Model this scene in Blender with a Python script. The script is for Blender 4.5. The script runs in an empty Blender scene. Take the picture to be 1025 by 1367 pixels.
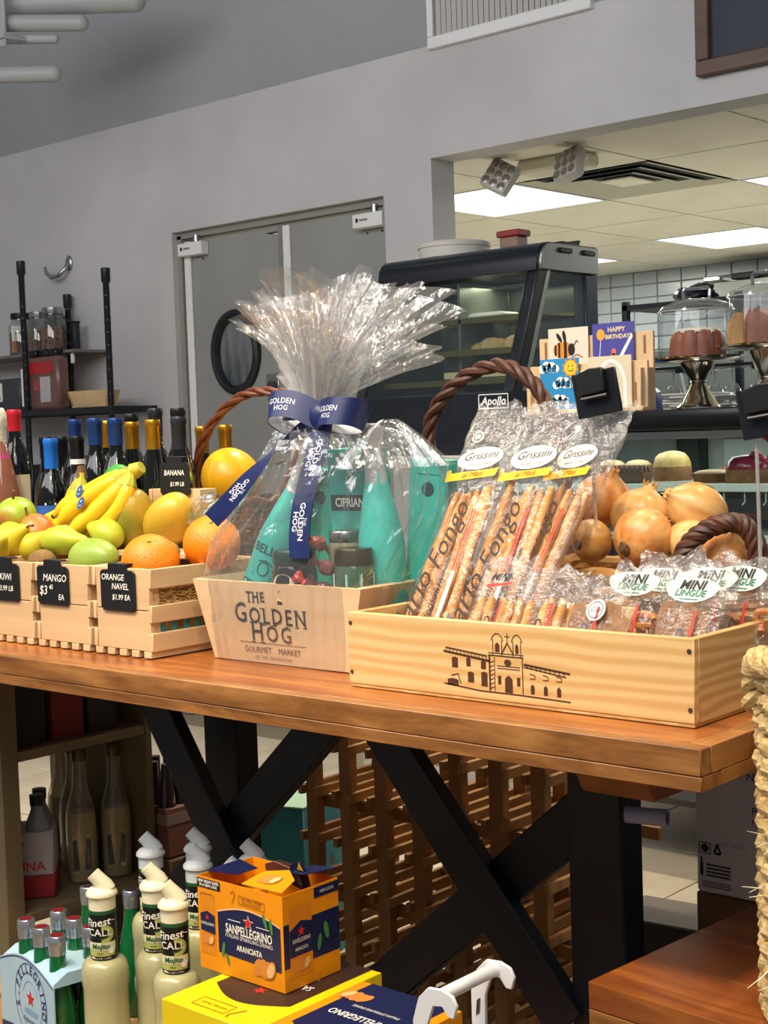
import bpy, bmesh, math, random
from mathutils import Vector, Matrix, noise, Euler
random.seed(7)
PI = math.pi
S = bpy.context.scene
COL = S.collection

# ---------------------------------------------------------------- camera
cam = bpy.data.cameras.new('camera'); cam_o = bpy.data.objects.new('camera', cam); COL.objects.link(cam_o)
F_PX = 1942.0
cam.sensor_fit = 'HORIZONTAL'; cam.sensor_width = 36.0; cam.lens = 36.0 * F_PX / 1025.0
cam.clip_start = 0.05; cam.clip_end = 60
fw = Vector((-0.66243, 0.74702, -0.05617)); rt0 = Vector((0.74816, 0.66352, 0)); up0 = rt0.cross(fw)
roll = math.radians(-1.93)
rt = rt0 * math.cos(roll) + up0 * math.sin(roll); up = -rt0 * math.sin(roll) + up0 * math.cos(roll)
cam_o.matrix_world = Matrix(((rt.x, up.x, -fw.x, 0.846), (rt.y, up.y, -fw.y, -1.497), (rt.z, up.z, -fw.z, 1.285), (0, 0, 0, 1)))
S.camera = cam_o

# ---------------------------------------------------------------- world, lights, exposure
S.view_settings.view_transform = 'Standard'; S.view_settings.look = 'None'
S.view_settings.gamma = 1.0; S.view_settings.use_curve_mapping = False
S.view_settings.exposure = 0.0
W = bpy.data.worlds.new('room_light'); S.world = W; W.use_nodes = True
W.node_tree.nodes['Background'].inputs[0].default_value = (0.80, 0.88, 1.0, 1)
W.node_tree.nodes['Background'].inputs[1].default_value = 0.20

def area(loc, target, size, power, color, sy=None, spread=180, shape='DISK'):
    l = bpy.data.lights.new('store_light', 'AREA'); l.shape = shape; l.size = size
    if sy: l.shape = 'RECTANGLE'; l.size_y = sy
    l.energy = power; l.color = color; l.spread = math.radians(spread)
    o = bpy.data.objects.new('store_light', l); COL.objects.link(o); o.location = loc
    o.rotation_euler = (Vector(target) - Vector(loc)).to_track_quat('-Z', 'Y').to_euler()
WARM = (1.0, 0.80, 0.56)
for (x, y, z), t, p in (((0.3, -0.9, 2.9), (-0.2, 0.1, 0.9), 4.4), ((-0.5, -1.0, 2.9), (-0.6, 0.2, 0.9), 4.8), ((-1.2, -0.9, 2.9), (-1.1, 0.2, 0.9), 4.8),
                        ((-1.9, -0.8, 2.9), (-1.7, 0.3, 0.9), 4.2), ((-0.9, 0.9, 2.9), (-0.8, 0.3, 0.9), 2.8), ((-1.9, 1.0, 2.9), (-1.7, 0.4, 0.9), 2.8), ((0.2, 0.9, 2.9), (-0.2, 0.3, 0.9), 2.8)):
    area((x, y, z), t, 0.10, p, WARM, spread=70)
for x in (-3.6, -1.4, 0.6):
    area((x, -1.8, 3.3), (x - 0.8, 2.9, 1.9), 2.2, 48, (0.97, 0.95, 0.97), sy=1.6)
area((-1.5, 1.35, 2.6), (-1.6, 1.35, 0.0), 0.12, 12, (1.0, 0.88, 0.72), spread=100)      # aisle behind the table
area((-3.2, 1.5, 2.7), (-3.3, 1.5, 0.0), 0.12, 11, (1.0, 0.88, 0.72), spread=90)

# ---------------------------------------------------------------- materials
def lin(h):
    h = h.lstrip('#'); c = [int(h[i:i + 2], 16) / 255 for i in (0, 2, 4)]
    return tuple(v / 12.92 if v <= 0.04045 else ((v + 0.055) / 1.055) ** 2.4 for v in c) + (1,)
MATS = {}
def base(name):
    m = bpy.data.materials.new(name); m.use_nodes = True
    return m, m.node_tree, m.node_tree.nodes['Principled BSDF']
def mat(name, h, rough=0.5, metal=0.0, h2=None, scale=12, bump=0.0, bscale=None, coat=0.0, emit=0.0, stretch=(1, 1, 1), sub=0.0, lo=0.35, hi=0.65, trans=0.0, spec=0.5):
    if name in MATS: return MATS[name]
    m, nt, b = base(name)
    b.inputs['Base Color'].default_value = lin(h); b.inputs['Roughness'].default_value = rough; b.inputs['Metallic'].default_value = metal
    b.inputs['Coat Weight'].default_value = coat; b.inputs['Specular IOR Level'].default_value = spec
    if trans: b.inputs['Transmission Weight'].default_value = trans
    if sub: b.inputs['Subsurface Weight'].default_value = sub; b.inputs['Subsurface Radius'].default_value = (0.02, 0.01, 0.005)
    if emit: b.inputs['Emission Color'].default_value = lin(h); b.inputs['Emission Strength'].default_value = emit
    if h2 or bump:
        tc = nt.nodes.new('ShaderNodeTexCoord'); mp = nt.nodes.new('ShaderNodeMapping'); mp.inputs['Scale'].default_value = stretch
        nt.links.new(tc.outputs['Object'], mp.inputs[0])
        n = nt.nodes.new('ShaderNodeTexNoise'); n.inputs['Scale'].default_value = scale; n.inputs['Detail'].default_value = 4
        nt.links.new(mp.outputs[0], n.inputs['Vector'])
        if h2:
            r = nt.nodes.new('ShaderNodeValToRGB'); r.color_ramp.elements[0].position = lo; r.color_ramp.elements[1].position = hi
            r.color_ramp.elements[0].color = lin(h); r.color_ramp.elements[1].color = lin(h2)
            nt.links.new(n.outputs[0], r.inputs[0]); nt.links.new(r.outputs[0], b.inputs['Base Color'])
        if bump:
            n2 = n
            if bscale:
                n2 = nt.nodes.new('ShaderNodeTexNoise'); n2.inputs['Scale'].default_value = bscale; n2.inputs['Detail'].default_value = 3
                nt.links.new(mp.outputs[0], n2.inputs['Vector'])
            bp = nt.nodes.new('ShaderNodeBump'); bp.inputs['Strength'].default_value = bump; bp.inputs['Distance'].default_value = 0.01
            nt.links.new(n2.outputs[0], bp.inputs['Height']); nt.links.new(bp.outputs[0], b.inputs['Normal'])
    MATS[name] = m
    return m
def wood(name, c1, c2, c3=None, axis=0, scale=30, stretch=0.06, rings=0.0, rough=0.5, bump=0.15, dist=3.0):
    """long grain along one local axis; rings > 0 adds the flat-sawn wave figure"""
    if name in MATS: return MATS[name]
    m, nt, b = base(name); b.inputs['Roughness'].default_value = rough
    tc = nt.nodes.new('ShaderNodeTexCoord'); mp = nt.nodes.new('ShaderNodeMapping')
    sc = [1, 1, 1]; sc[axis] = stretch; mp.inputs['Scale'].default_value = sc
    nt.links.new(tc.outputs['Object'], mp.inputs[0])
    n = nt.nodes.new('ShaderNodeTexNoise'); n.inputs['Scale'].default_value = scale; n.inputs['Detail'].default_value = 6; n.inputs['Roughness'].default_value = 0.6
    n.inputs['Distortion'].default_value = 0.4
    nt.links.new(mp.outputs[0], n.inputs['Vector'])
    r = nt.nodes.new('ShaderNodeValToRGB'); e = r.color_ramp.elements
    e[0].position = 0.3; e[0].color = lin(c1); e[1].position = 0.7; e[1].color = lin(c2)
    if c3: k = e.new(0.5); k.color = lin(c3)
    src = n.outputs[0]
    if rings:
        w = nt.nodes.new('ShaderNodeTexWave'); w.wave_type = 'BANDS'; w.bands_direction = 'Z'; w.inputs['Scale'].default_value = rings; w.inputs['Distortion'].default_value = dist
        w.inputs['Detail'].default_value = 2; w.inputs['Detail Scale'].default_value = 0.7
        mp2 = nt.nodes.new('ShaderNodeMapping'); s2 = [1, 1, 1]; s2[axis] = 0.18; mp2.inputs['Scale'].default_value = s2
        nt.links.new(tc.outputs['Object'], mp2.inputs[0]); nt.links.new(mp2.outputs[0], w.inputs['Vector'])
        mx = nt.nodes.new('ShaderNodeMix'); mx.data_type = 'FLOAT'; mx.inputs[0].default_value = 0.55
        nt.links.new(n.outputs[0], mx.inputs[2]); nt.links.new(w.outputs['Fac'], mx.inputs[3]); src = mx.outputs[0]
    nt.links.new(src, r.inputs[0]); nt.links.new(r.outputs[0], b.inputs['Base Color'])
    if bump:
        bp = nt.nodes.new('ShaderNodeBump'); bp.inputs['Strength'].default_value = bump; bp.inputs['Distance'].default_value = 0.004
        nt.links.new(n.outputs[0], bp.inputs['Height']); nt.links.new(bp.outputs[0], b.inputs['Normal'])
    MATS[name] = m
    return m
def film(name, tint='ffffff', gloss=0.12, haze=0.04, rough=0.08, bump=0.5, bscale=60, stretch=(1, 1, 1), edge=0.4):
    """clear plastic film: see-through, glossy, faintly milky, with fine creases"""
    if name in MATS: return MATS[name]
    m = bpy.data.materials.new(name); m.use_nodes = True; nt = m.node_tree; nt.nodes.clear(); N = nt.nodes.new; L = nt.links.new
    out = N('ShaderNodeOutputMaterial'); tr = N('ShaderNodeBsdfTransparent'); tr.inputs[0].default_value = lin(tint)
    gl = N('ShaderNodeBsdfGlossy'); gl.inputs['Roughness'].default_value = rough; df = N('ShaderNodeBsdfDiffuse'); df.inputs[0].default_value = (0.9, 0.9, 0.88, 1)
    fr = N('ShaderNodeLayerWeight'); fr.inputs[0].default_value = 0.35
    mt = N('ShaderNodeMath'); mt.operation = 'MULTIPLY_ADD'; mt.inputs[1].default_value = edge; mt.inputs[2].default_value = gloss
    L(fr.outputs['Facing'], mt.inputs[0])
    m1 = N('ShaderNodeMixShader'); m1.inputs[0].default_value = haze; L(tr.outputs[0], m1.inputs[1]); L(df.outputs[0], m1.inputs[2])
    m2 = N('ShaderNodeMixShader'); L(mt.outputs[0], m2.inputs[0]); L(m1.outputs[0], m2.inputs[1]); L(gl.outputs[0], m2.inputs[2])
    if bump:
        tc = N('ShaderNodeTexCoord'); mp = N('ShaderNodeMapping'); mp.inputs['Scale'].default_value = stretch; L(tc.outputs['Object'], mp.inputs[0])
        n = N('ShaderNodeTexNoise'); n.inputs['Scale'].default_value = bscale; n.inputs['Detail'].default_value = 3; L(mp.outputs[0], n.inputs['Vector'])
        bp = N('ShaderNodeBump'); bp.inputs['Strength'].default_value = bump; bp.inputs['Distance'].default_value = 0.01
        L(n.outputs[0], bp.inputs['Height'])
        for s in (gl, fr): L(bp.outputs[0], s.inputs['Normal'])
    L(m2.outputs[0], out.inputs[0]); MATS[name] = m
    return m
def glass(name, tint='f2f7f5', gloss=0.03, rough=0.02): return film(name, tint, gloss, 0.0, rough, 0, edge=0.22)

# ---------------------------------------------------------------- mesh builder
class B:
    def __init__(s): s.bm = bmesh.new()
    def n(s): s.bm.verts.ensure_lookup_table(); return len(s.bm.verts)
    def xf(s, M, start=0):
        s.bm.verts.ensure_lookup_table()
        for v in s.bm.verts[start:]: v.co = M @ v.co
        return s
    def box(s, x0, x1, y0, y1, z0, z1, bev=0.0, seg=1):
        vs = [s.bm.verts.new((x, y, z)) for z in (z0, z1) for x, y in ((x0, y0), (x1, y0), (x1, y1), (x0, y1))]
        fs = [s.bm.faces.new([vs[i] for i in f]) for f in ((3, 2, 1, 0), (4, 5, 6, 7), (0, 1, 5, 4), (1, 2, 6, 5), (2, 3, 7, 6), (3, 0, 4, 7))]
        if bev: bmesh.ops.bevel(s.bm, geom=list({e for f in fs for e in f.edges}), offset=bev, segments=seg, affect='EDGES', profile=0.5)
        return s
    def prism(s, poly, d, o=(0, 0, 0), ux=(1, 0, 0), uy=(0, 0, 1), bev=0.0):
        """polygon in the (ux, uy) plane pushed d along ux x uy"""
        o, ux, uy = Vector(o), Vector(ux), Vector(uy); nn = ux.cross(uy).normalized()
        a = [s.bm.verts.new(o + ux * p[0] + uy * p[1]) for p in poly]; b = [s.bm.verts.new(o + ux * p[0] + uy * p[1] + nn * d) for p in poly]
        k = len(poly); fs = [s.bm.faces.new(a[::-1]), s.bm.faces.new(b)]
        fs += [s.bm.faces.new((a[i], a[(i + 1) % k], b[(i + 1) % k], b[i])) for i in range(k)]
        if bev: bmesh.ops.bevel(s.bm, geom=list({e for f in fs for e in f.edges}), offset=bev, segments=1, affect='EDGES', profile=0.5)
        return s
    def lathe(s, prof, n=24, M=None, sx=1, sy=1, cap=True):
        rings = []
        for r, z in prof:
            if r < 1e-6: rings.append([s.bm.verts.new((0, 0, z))])
            else: rings.append([s.bm.verts.new((r * sx * math.cos(2 * PI * i / n), r * sy * math.sin(2 * PI * i / n), z)) for i in range(n)])
        new = [v for q in rings for v in q]
        for a, b in zip(rings, rings[1:]):
            for i in range(n):
                j = (i + 1) % n
                if len(a) == 1 and len(b) == 1: continue
                if len(a) == 1: s.bm.faces.new((a[0], b[j], b[i]))
                elif len(b) == 1: s.bm.faces.new((a[i], a[j], b[0]))
                else: s.bm.faces.new((a[i], a[j], b[j], b[i]))
        if cap:
            if len(rings[0]) > 1: s.bm.faces.new(rings[0][::-1])
            if len(rings[-1]) > 1: s.bm.faces.new(rings[-1])
        if M is not None:
            for v in new: v.co = M @ v.co
        return s
    def tube(s, pts, r, n=8, closed=False, cap=True):
        pts = [Vector(p) for p in pts]; k = len(pts); rs = r if isinstance(r, (list, tuple)) else [r] * k
        rings = []; ref = None
        for i, p in enumerate(pts):
            t = (pts[(i + 1) % k] - pts[i - 1]) if closed else (pts[min(i + 1, k - 1)] - pts[max(i - 1, 0)])
            t.normalize()
            if ref is None: ref = t.orthogonal().normalized()
            ref = (ref - t * ref.dot(t))
            ref = ref.normalized() if ref.length > 1e-5 else t.orthogonal().normalized()
            w = t.cross(ref)
            rings.append([s.bm.verts.new(p + (ref * math.cos(2 * PI * j / n) + w * math.sin(2 * PI * j / n)) * rs[i]) for j in range(n)])
        for i in range(k if closed else k - 1):
            a, b = rings[i], rings[(i + 1) % k]
            for j in range(n): s.bm.faces.new((a[j], a[(j + 1) % n], b[(j + 1) % n], b[j]))
        if cap and not closed: s.bm.faces.new(rings[0][::-1]); s.bm.faces.new(rings[-1])
        return s
    def grid(s, fn, nu, nv, closed=False):
        g = [[s.bm.verts.new(fn(i / (nu if closed else nu - 1), j / (nv - 1))) for i in range(nu)] for j in range(nv)]
        for j in range(nv - 1):
            for i in range(nu if closed else nu - 1):
                k = (i + 1) % nu
                s.bm.faces.new((g[j][i], g[j][k], g[j + 1][k], g[j + 1][i]))
        return s
    def ell(s, c, rx, ry, rz, n=20, m=12, M=None):
        T = Matrix.Translation(c) @ (M if M is not None else Matrix.Identity(4))
        return s.lathe([(math.sin(PI * i / m), -math.cos(PI * i / m)) if 0 < i < m else (0, -math.cos(PI * i / m)) for i in range(m + 1)], n, T @ Matrix.Diagonal((rx, ry, rz, 1)))
    def wob(s, amp, freq, seed=0):
        for v in s.bm.verts:
            v.co += noise.noise_vector(v.co * freq + Vector((seed, seed * 1.7, 0))) * amp
        return s
def link(name, me, parent=None):
    o = bpy.data.objects.new(name, me); COL.objects.link(o)
    if parent is not None: o.parent = parent
    return o
def obj(name, b, m, parent=None, smooth=40, fix=True):
    if fix: bmesh.ops.recalc_face_normals(b.bm, faces=b.bm.faces[:])
    me = bpy.data.meshes.new(name); b.bm.to_mesh(me); b.bm.free(); me.materials.append(m)
    if smooth:
        me.polygons.foreach_set('use_smooth', [True] * len(me.polygons)); me.set_sharp_from_angle(angle=math.radians(smooth))
    return link(name, me, parent)
def tag(o, label=None, cat=None, group=None, kind=None):
    if label: o['label'] = label
    if cat: o['category'] = cat
    if group: o['group'] = group
    if kind: o['kind'] = kind
    return o
def thing(name, label, cat, loc=(0, 0, 0), rot=0, group=None):
    o = bpy.data.objects.new(name, None); COL.objects.link(o); o.empty_display_size = 0.02
    o.location = loc; o.rotation_euler = rot if isinstance(rot, tuple) else (0, 0, rot)
    return tag(o, label, cat, group)
def struct(name, b, m, parent=None, smooth=30):
    o = obj(name, b, m, parent, smooth)
    if parent is None: o['kind'] = 'structure'
    return o
def dup(root, loc, rot=None, label=None, group=None):
    r = root.copy(); COL.objects.link(r); r.location = loc
    if rot is not None: r.rotation_euler = rot if isinstance(rot, tuple) else (0, 0, rot)
    if label: r['label'] = label
    if group: r['group'] = group
    for ch in list(root.children):
        c = ch.copy(); COL.objects.link(c); c.parent = r
        for g in list(ch.children):
            d = g.copy(); COL.objects.link(d); d.parent = c
    return r
def frame(o, ux, uy):
    o, ux, uy = Vector(o), Vector(ux).normalized(), Vector(uy).normalized(); nn = ux.cross(uy)
    return lambda x, y, e=0.0006: o + ux * x + uy * y + nn * e
def text(parent, s, size, m, fr, x=0, y=0, align='CENTER', xs=1.0, shear=0.0, rot=0.0, bold=0.0, name='lettering', space=1.0):
    """flat printed lettering laid on a surface given by fr(x, y, lift)"""
    cu = bpy.data.curves.new('lettering', 'FONT'); cu.body = s; cu.size = size; cu.align_x = align; cu.align_y = 'CENTER'; cu.resolution_u = 2
    cu.shear = shear; cu.offset = bold; cu.space_character = space
    to = bpy.data.objects.new('lettering', cu); COL.objects.link(to)
    dg = bpy.context.evaluated_depsgraph_get(); me = bpy.data.meshes.new_from_object(to.evaluated_get(dg))
    bpy.data.objects.remove(to); bpy.data.curves.remove(cu)
    c, sn = math.cos(rot), math.sin(rot)
    for v in me.vertices:
        a, b = v.co.x * xs, v.co.y
        v.co = fr(x + a * c - b * sn, y + a * sn + b * c)
    me.materials.clear(); me.materials.append(m)
    return link(name, me, parent)
def flat(parent, polys, m, fr, e=0.0004, name='print'):
    """printed shapes: each polygon becomes one thin face following fr"""
    b = B()
    for p in polys:
        b.bm.faces.new([b.bm.verts.new(fr(q[0], q[1], e)) for q in p])
    o = obj(name, b, m, parent, smooth=0, fix=False)
    if len(polys) > 1: o['kind'] = 'stuff'
    return o
def ring(cx, cy, rx, ry=None, n=20, rot=0.0):
    ry = ry or rx
    return [(cx + rx * math.cos(2 * PI * i / n) * math.cos(rot) - ry * math.sin(2 * PI * i / n) * math.sin(rot), cy + rx * math.cos(2 * PI * i / n) * math.sin(rot) + ry * math.sin(2 * PI * i / n) * math.cos(rot)) for i in range(n)]
def rect(x0, x1, y0, y1): return [(x0, y0), (x1, y0), (x1, y1), (x0, y1)]
def star(cx, cy, r, k=0.4, n=5): return [(cx + (r if i % 2 == 0 else r * k) * math.sin(PI * i / n), cy + (r if i % 2 == 0 else r * k) * math.cos(PI * i / n)) for i in range(2 * n)]
def stroke(pts, w):
    """polyline to thin quads"""
    out = []
    for (x0, y0), (x1, y1) in zip(pts, pts[1:]):
        d = math.hypot(x1 - x0, y1 - y0) or 1; nx, ny = -(y1 - y0) / d * w / 2, (x1 - x0) / d * w / 2
        out.append([(x0 - nx, y0 - ny), (x1 - nx, y1 - ny), (x1 + nx, y1 + ny), (x0 + nx, y0 + ny)])
    return out
def arc(cx, cy, rx, ry, a0, a1, n=10): return [(cx + rx * math.cos(a0 + (a1 - a0) * i / n), cy + ry * math.sin(a0 + (a1 - a0) * i / n)) for i in range(n + 1)]
def Mx(loc, rot=(0, 0, 0), s=(1, 1, 1)): return Matrix.LocRotScale(Vector(loc), Euler(rot), Vector(s))
def share(name, me, parent, loc, rot=None):
    o = link(name, me, parent); o.location = loc
    if rot: o.rotation_euler = rot
    return o
# ================================================================ SETTING
WALL = mat('wall_paint', 'cbc8c6', 0.6, h2='bcb9b8', scale=1.6, bump=0.03, bscale=90)
GREY = mat('grey_paint', 'a3a6a6', 0.6, h2='989b9c', scale=1.2, bump=0.03, bscale=90)
DOORG = mat('door_grey', '989894', 0.5, h2='8d8d89', scale=2)
BLACK = mat('black_metal', '12151b', 0.35, h2='181c24', scale=30)
BLKPL = mat('black_plastic', '0b0d12', 0.4)
STEEL = mat('steel', 'b9bcbd', 0.28, 1.0, h2='9fa3a4', scale=8, stretch=(1, 30, 1))
CHROME = mat('chrome', 'd9d9d6', 0.12, 1.0)
WHITE = mat('white_paint', 'e9e8e4', 0.4)
INK = mat('ink', '1a1816', 0.6)
PAPER = mat('paper', 'f2efe6', 0.6)
GROUT = mat('grout', '8b8f90', 0.8)

fl = struct('floor', B().box(-7, 3, -3, 9.2, -0.1, -0.006), mat('floor_grout', '8d8069', 0.8))
struct('floor_kitchen', B().box(-7, 1.6, 3.04, 7.5, -0.006, 0.002), mat('kitchen_floor', 'd2cdbf', 0.5))
TILEF = mat('floor_tile', 'd8cdb4', 0.35, h2='c7baa0', scale=5)
tb = B().box(-0.222, 0.222, -0.222, 0.222, -0.006, 0, 0.002); tme = obj('tile', tb, TILEF, fl)
tme.location = (-5.0, 0.7, 0); first = True
for i in range(13):
    for j in range(5):
        if first: first = False; continue
        share('tile', tme.data, fl, (-5.0 + i * 0.45, 0.7 + j * 0.45, 0))

# back wall Y = 2.9 .. 3.04 with the doorway and the kitchen opening; grey band above z = 2.75
YW = 2.9
wb = B()
wb.box(-7.0, -4.29, YW, 3.04, 0, 2.75); wb.box(-4.29, -3.0, YW, 3.04, 2.215, 2.75); wb.box(-3.0, -2.751, YW, 3.04, 0, 2.75)
wb.box(-2.751, 1.6, YW, 3.04, 2.325, 2.75); wb.box(-2.751, 1.6, YW, 3.04, 0, 1.0)
wall = struct('wall_back', wb, WALL)
struct('wall_upper', B().box(-7.0, 1.6, YW + 0.012, 3.04, 2.75, 4.2), GREY)
struct('wall_left', B().box(-7.1, -7.0, -2, 3.04, 0, 4.2), WALL)
struct('trim_1', B().box(-3.002, -2.998, YW - 0.003, YW, 0, 2.2), mat('seam', '9a9896', 0.7))
# doorway lining
dj = B(); dj.box(-4.30, -4.262, 2.93, 3.1, 0, 2.2); dj.box(-4.29, -3.0, 2.93, 3.1, 2.185, 2.215)
struct('trim_2', dj, mat('door_lining', '8f8d84', 0.6))
def oval_door(name, x0, x1, win, edge_at):
    d = tag(link(name, None), kind='structure'); d.location = (x0, 2.94, 0)
    w = x1 - x0; b = B(); cx, cz, rx, rz = w * 0.5, 1.652, 0.125, 0.158
    if win:
        n = 32; el = [(cx + rx * math.cos(2 * PI * i / n), cz + rz * math.sin(2 * PI * i / n)) for i in range(n)]
        def outer(i):
            a = 2 * PI * i / n; c, s = math.cos(a), math.sin(a)
            t = min((w / 2) / abs(c) if abs(c) > 1e-6 else 9, 0.5 / abs(s) if abs(s) > 1e-6 else 9); return (cx + c * t, cz + s * t)
        for y in (0, 0.04):
            E_ = [b.bm.verts.new((p[0], y, p[1])) for p in el]; O_ = [b.bm.verts.new((outer(i)[0], y, outer(i)[1])) for i in range(n)]
            for i in range(n): b.bm.faces.new((E_[i], E_[(i + 1) % n], O_[(i + 1) % n], O_[i]))
        b.box(0, w, 0, 0.04, 0.02, cz - 0.5); b.box(0, w, 0, 0.04, cz + 0.5, 2.17)
    else: b.box(0, w, 0, 0.04, 0.02, 2.17)
    obj('leaf', b, DOORG, d)
    obj('edge_strip', B().box(edge_at, edge_at + 0.042, -0.012, 0.0, 0.02, 2.17, 0.003), WHITE, d)
    if win:
        r = B(); pts = [(cx + (rx + 0.012) * math.cos(2 * PI * i / 40), -0.006, cz + (rz + 0.012) * math.sin(2 * PI * i / 40)) for i in range(40)]
        r.tube(pts, 0.021, 8, True); obj('window_ring', r, mat('rubber', '15171b', 0.45), d)
        obj('pane', B().lathe([(1, 0), (1, 0.006)], 40, Mx((cx, 0.018, cz), (PI / 2, 0, 0), (rx, rz, 1))), mat('dark_pane', '868b8c', 0.06, h2='4a4f50', scale=6, stretch=(3, 1, 0.4)), d)
    return d
d1 = oval_door('door_1', -4.245, -3.612, True, 0.0)
d2 = oval_door('door_2', -3.606, -3.0, False, 0.0)
obj('edge_strip', B().box(-0.03, -0.002, -0.008, 0.0, 0.02, 2.17), mat('seal', '7e7f7d', 0.6), d2)
lp = B(); lp.box(0.50, 0.575, -0.004, 0, 1.43, 1.545, 0.002); obj('latch_plate', lp, STEEL, d1)
obj('latch_dial', B().lathe([(0.024, 0), (0.024, 0.012), (0.015, 0.014)], 20, Mx((0.537, -0.004, 1.49), (PI / 2, 0, 0))), mat('dial', '3a3a3a', 0.5), d1)
for dd, x in ((d1, 0.0), (d2, 0.44)):
    c = B(); c.box(x, x + 0.16, -0.05, 0.0, 2.10, 2.158, 0.004); h = obj('hinge_box', c, WHITE, dd)
    flat(h, [rect(0.02, 0.034, -0.008, 0.008)] + [rect(0.042 + 0.009 * k, 0.048 + 0.009 * k, -0.005, 0.004) for k in range(5)], INK, frame((x, -0.05, 2.132), (1, 0, 0), (0, 0, 1)), name='maker_mark')
    obj('screw', B().lathe([(0.004, 0), (0.004, 0.004)], 8, Mx((x + 0.04, 0, 2.085), (PI / 2, 0, 0))), INK, dd)
    obj('screw', B().lathe([(0.004, 0), (0.004, 0.004)], 8, Mx((x + 0.12, 0, 2.085), (PI / 2, 0, 0))), INK, dd)
    obj('hinge_pin', B().lathe([(0.016, 2.155), (0.016, 2.19)], 12, Mx((x + 0.10, -0.02, 0))), STEEL, dd)

# kitchen beyond: tiled back wall, suspended ceiling with fluorescent panels
KW = struct('wall_kitchen', B().box(-7.0, -1.0, 7.512, 7.6, 0, 2.5), GROUT)
TILEW = mat('wall_tile', 'b4bcc0', 0.18, h2='a8b0b4', scale=1.2)
t0 = None
for i in range(14):
    for j in range(11):
        x, z = -5.75 + i * 0.192, 2.297 - j * 0.093
        if t0 is None: t0 = obj('tile', B().box(-0.092, 0.092, 0, 0.014, -0.0435, 0.0435, 0.004), TILEW, KW); t0.location = (x, 7.5, z)
        else: share('tile', t0.data, KW, (x, 7.5, z + (random.random() - 0.5) * 0.001))
struct('wall_kitchen_left', B().box(-7.0, -6.9, 3.04, 7.6, 0, 2.5), WALL)
CT = struct('ceiling', B().box(-7.0, 1.6, 3.04, 7.6, 2.362, 2.45), mat('grid_metal', 'c9c4ae', 0.5))
GRID = mat('ceiling_tile', 'ece7d8', 0.8, h2='e2dccb', scale=3, bump=0.1, bscale=140)
lightcells = {(4, 1), (4, 4), (6, 2), (2, 4)}; ventcell = (5, 1)
cme = None
px, py, ox, oy = 0.68, 0.76, -2.96 - 0.68 * 5, 3.72 - 0.76
for i in range(10):
    for j in range(6):
        if (i, j) in lightcells or (i, j) == ventcell: continue
        y0 = oy + j * py; x0 = ox + i * px
        if j == 0:
            b = B().box(x0 + 0.006, x0 + px - 0.006, 3.045, y0 + py - 0.006, 2.342, 2.362); obj('ceiling_tile', b, GRID, CT); continue
        if cme is None: cme = obj('ceiling_tile', B().box(0.006, px - 0.006, 0.006, py - 0.006, 0.002, 0.022), GRID, CT); cme.location = (x0, y0, 2.34)
        else: share('ceiling_tile', cme.data, CT, (x0, y0, 2.34))
LUM = mat('lit_panel', 'fbfaf0', 0.5, emit=2.6)
for k, (i, j) in enumerate(sorted(lightcells)):
    x0, y0 = ox + i * px, oy + j * py
    nm = {(4, 1): 'lit square ceiling panel behind the two lamp heads', (4, 4): 'lit ceiling panel far back above the wall tiles', (6, 2): 'lit ceiling panel cut off by the right edge of the picture', (2, 4): 'lit ceiling panel hidden behind the warming cabinet'}[(i, j)]
    t = thing('ceiling_light', nm, 'light', (x0, y0, 2.34), 0, 'kitchen ceiling panels')
    obj('diffuser', B().box(0.02, px - 0.02, 0.02, py - 0.02, 0.004, 0.012), LUM, t)
    b = B()
    for q in ((0.004, px - 0.004, 0.004, 0.02), (0.004, px - 0.004, py - 0.02, py - 0.004), (0.004, 0.02, 0.02, py - 0.02), (px - 0.02, px - 0.004, 0.02, py - 0.02)): b.box(*q, 0.0, 0.02)
    obj('light_frame', b, WHITE, t)
    area((x0 + px / 2, y0 + py / 2, 2.325), (x0 + px / 2, y0 + py / 2, 0), px * 0.9, 30, (1.0, 0.99, 0.90), sy=py * 0.9, shape='RECTANGLE')
area((-0.6, 5.4, 2.325), (-0.6, 5.4, 0), 0.6, 30, (1.0, 0.99, 0.90), sy=0.6)
# ceiling air diffuser
v = thing('ceiling_vent', 'square ceiling air vent with dark gaps and one drooping blade', 'vent', (ox + 5 * px, oy + py, 2.34))
obj('backing', B().box(0.01, px - 0.01, 0.01, py - 0.01, 0.012, 0.02), mat('vent_dark', '2a2c2c', 0.7), v)
for k in range(3):
    q = 0.012 + k * 0.085; b = B()
    for s in range(4):
        w, h = px / 2 - q, py / 2 - q; e = 0.062
        p = [(-w, -h, 0), (w, -h, 0), (w - e, -h + e, 0.014), (-w + e, -h + e, 0.014)] if s % 2 == 0 else [(-w, -h, 0), (-w, h, 0), (-w + e, h - e, 0.014), (-w + e, -h + e, 0.014)]
        if s == 2: p = [(x, -y, z) for x, y, z in p]
        if s == 3: p = [(-x, y, z) for x, y, z in p]
        b.bm.faces.new([b.bm.verts.new((x + px / 2, y + py / 2, z)) for x, y, z in p])
    obj('vent_blade', b, mat('vent_paint', 'b9b7a6', 0.5), v, 0)
obj('centre_plate', B().box(px / 2 - 0.08, px / 2 + 0.08, py / 2 - 0.10, py / 2 + 0.10, 0.0, 0.006), GRID, v)
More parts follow.
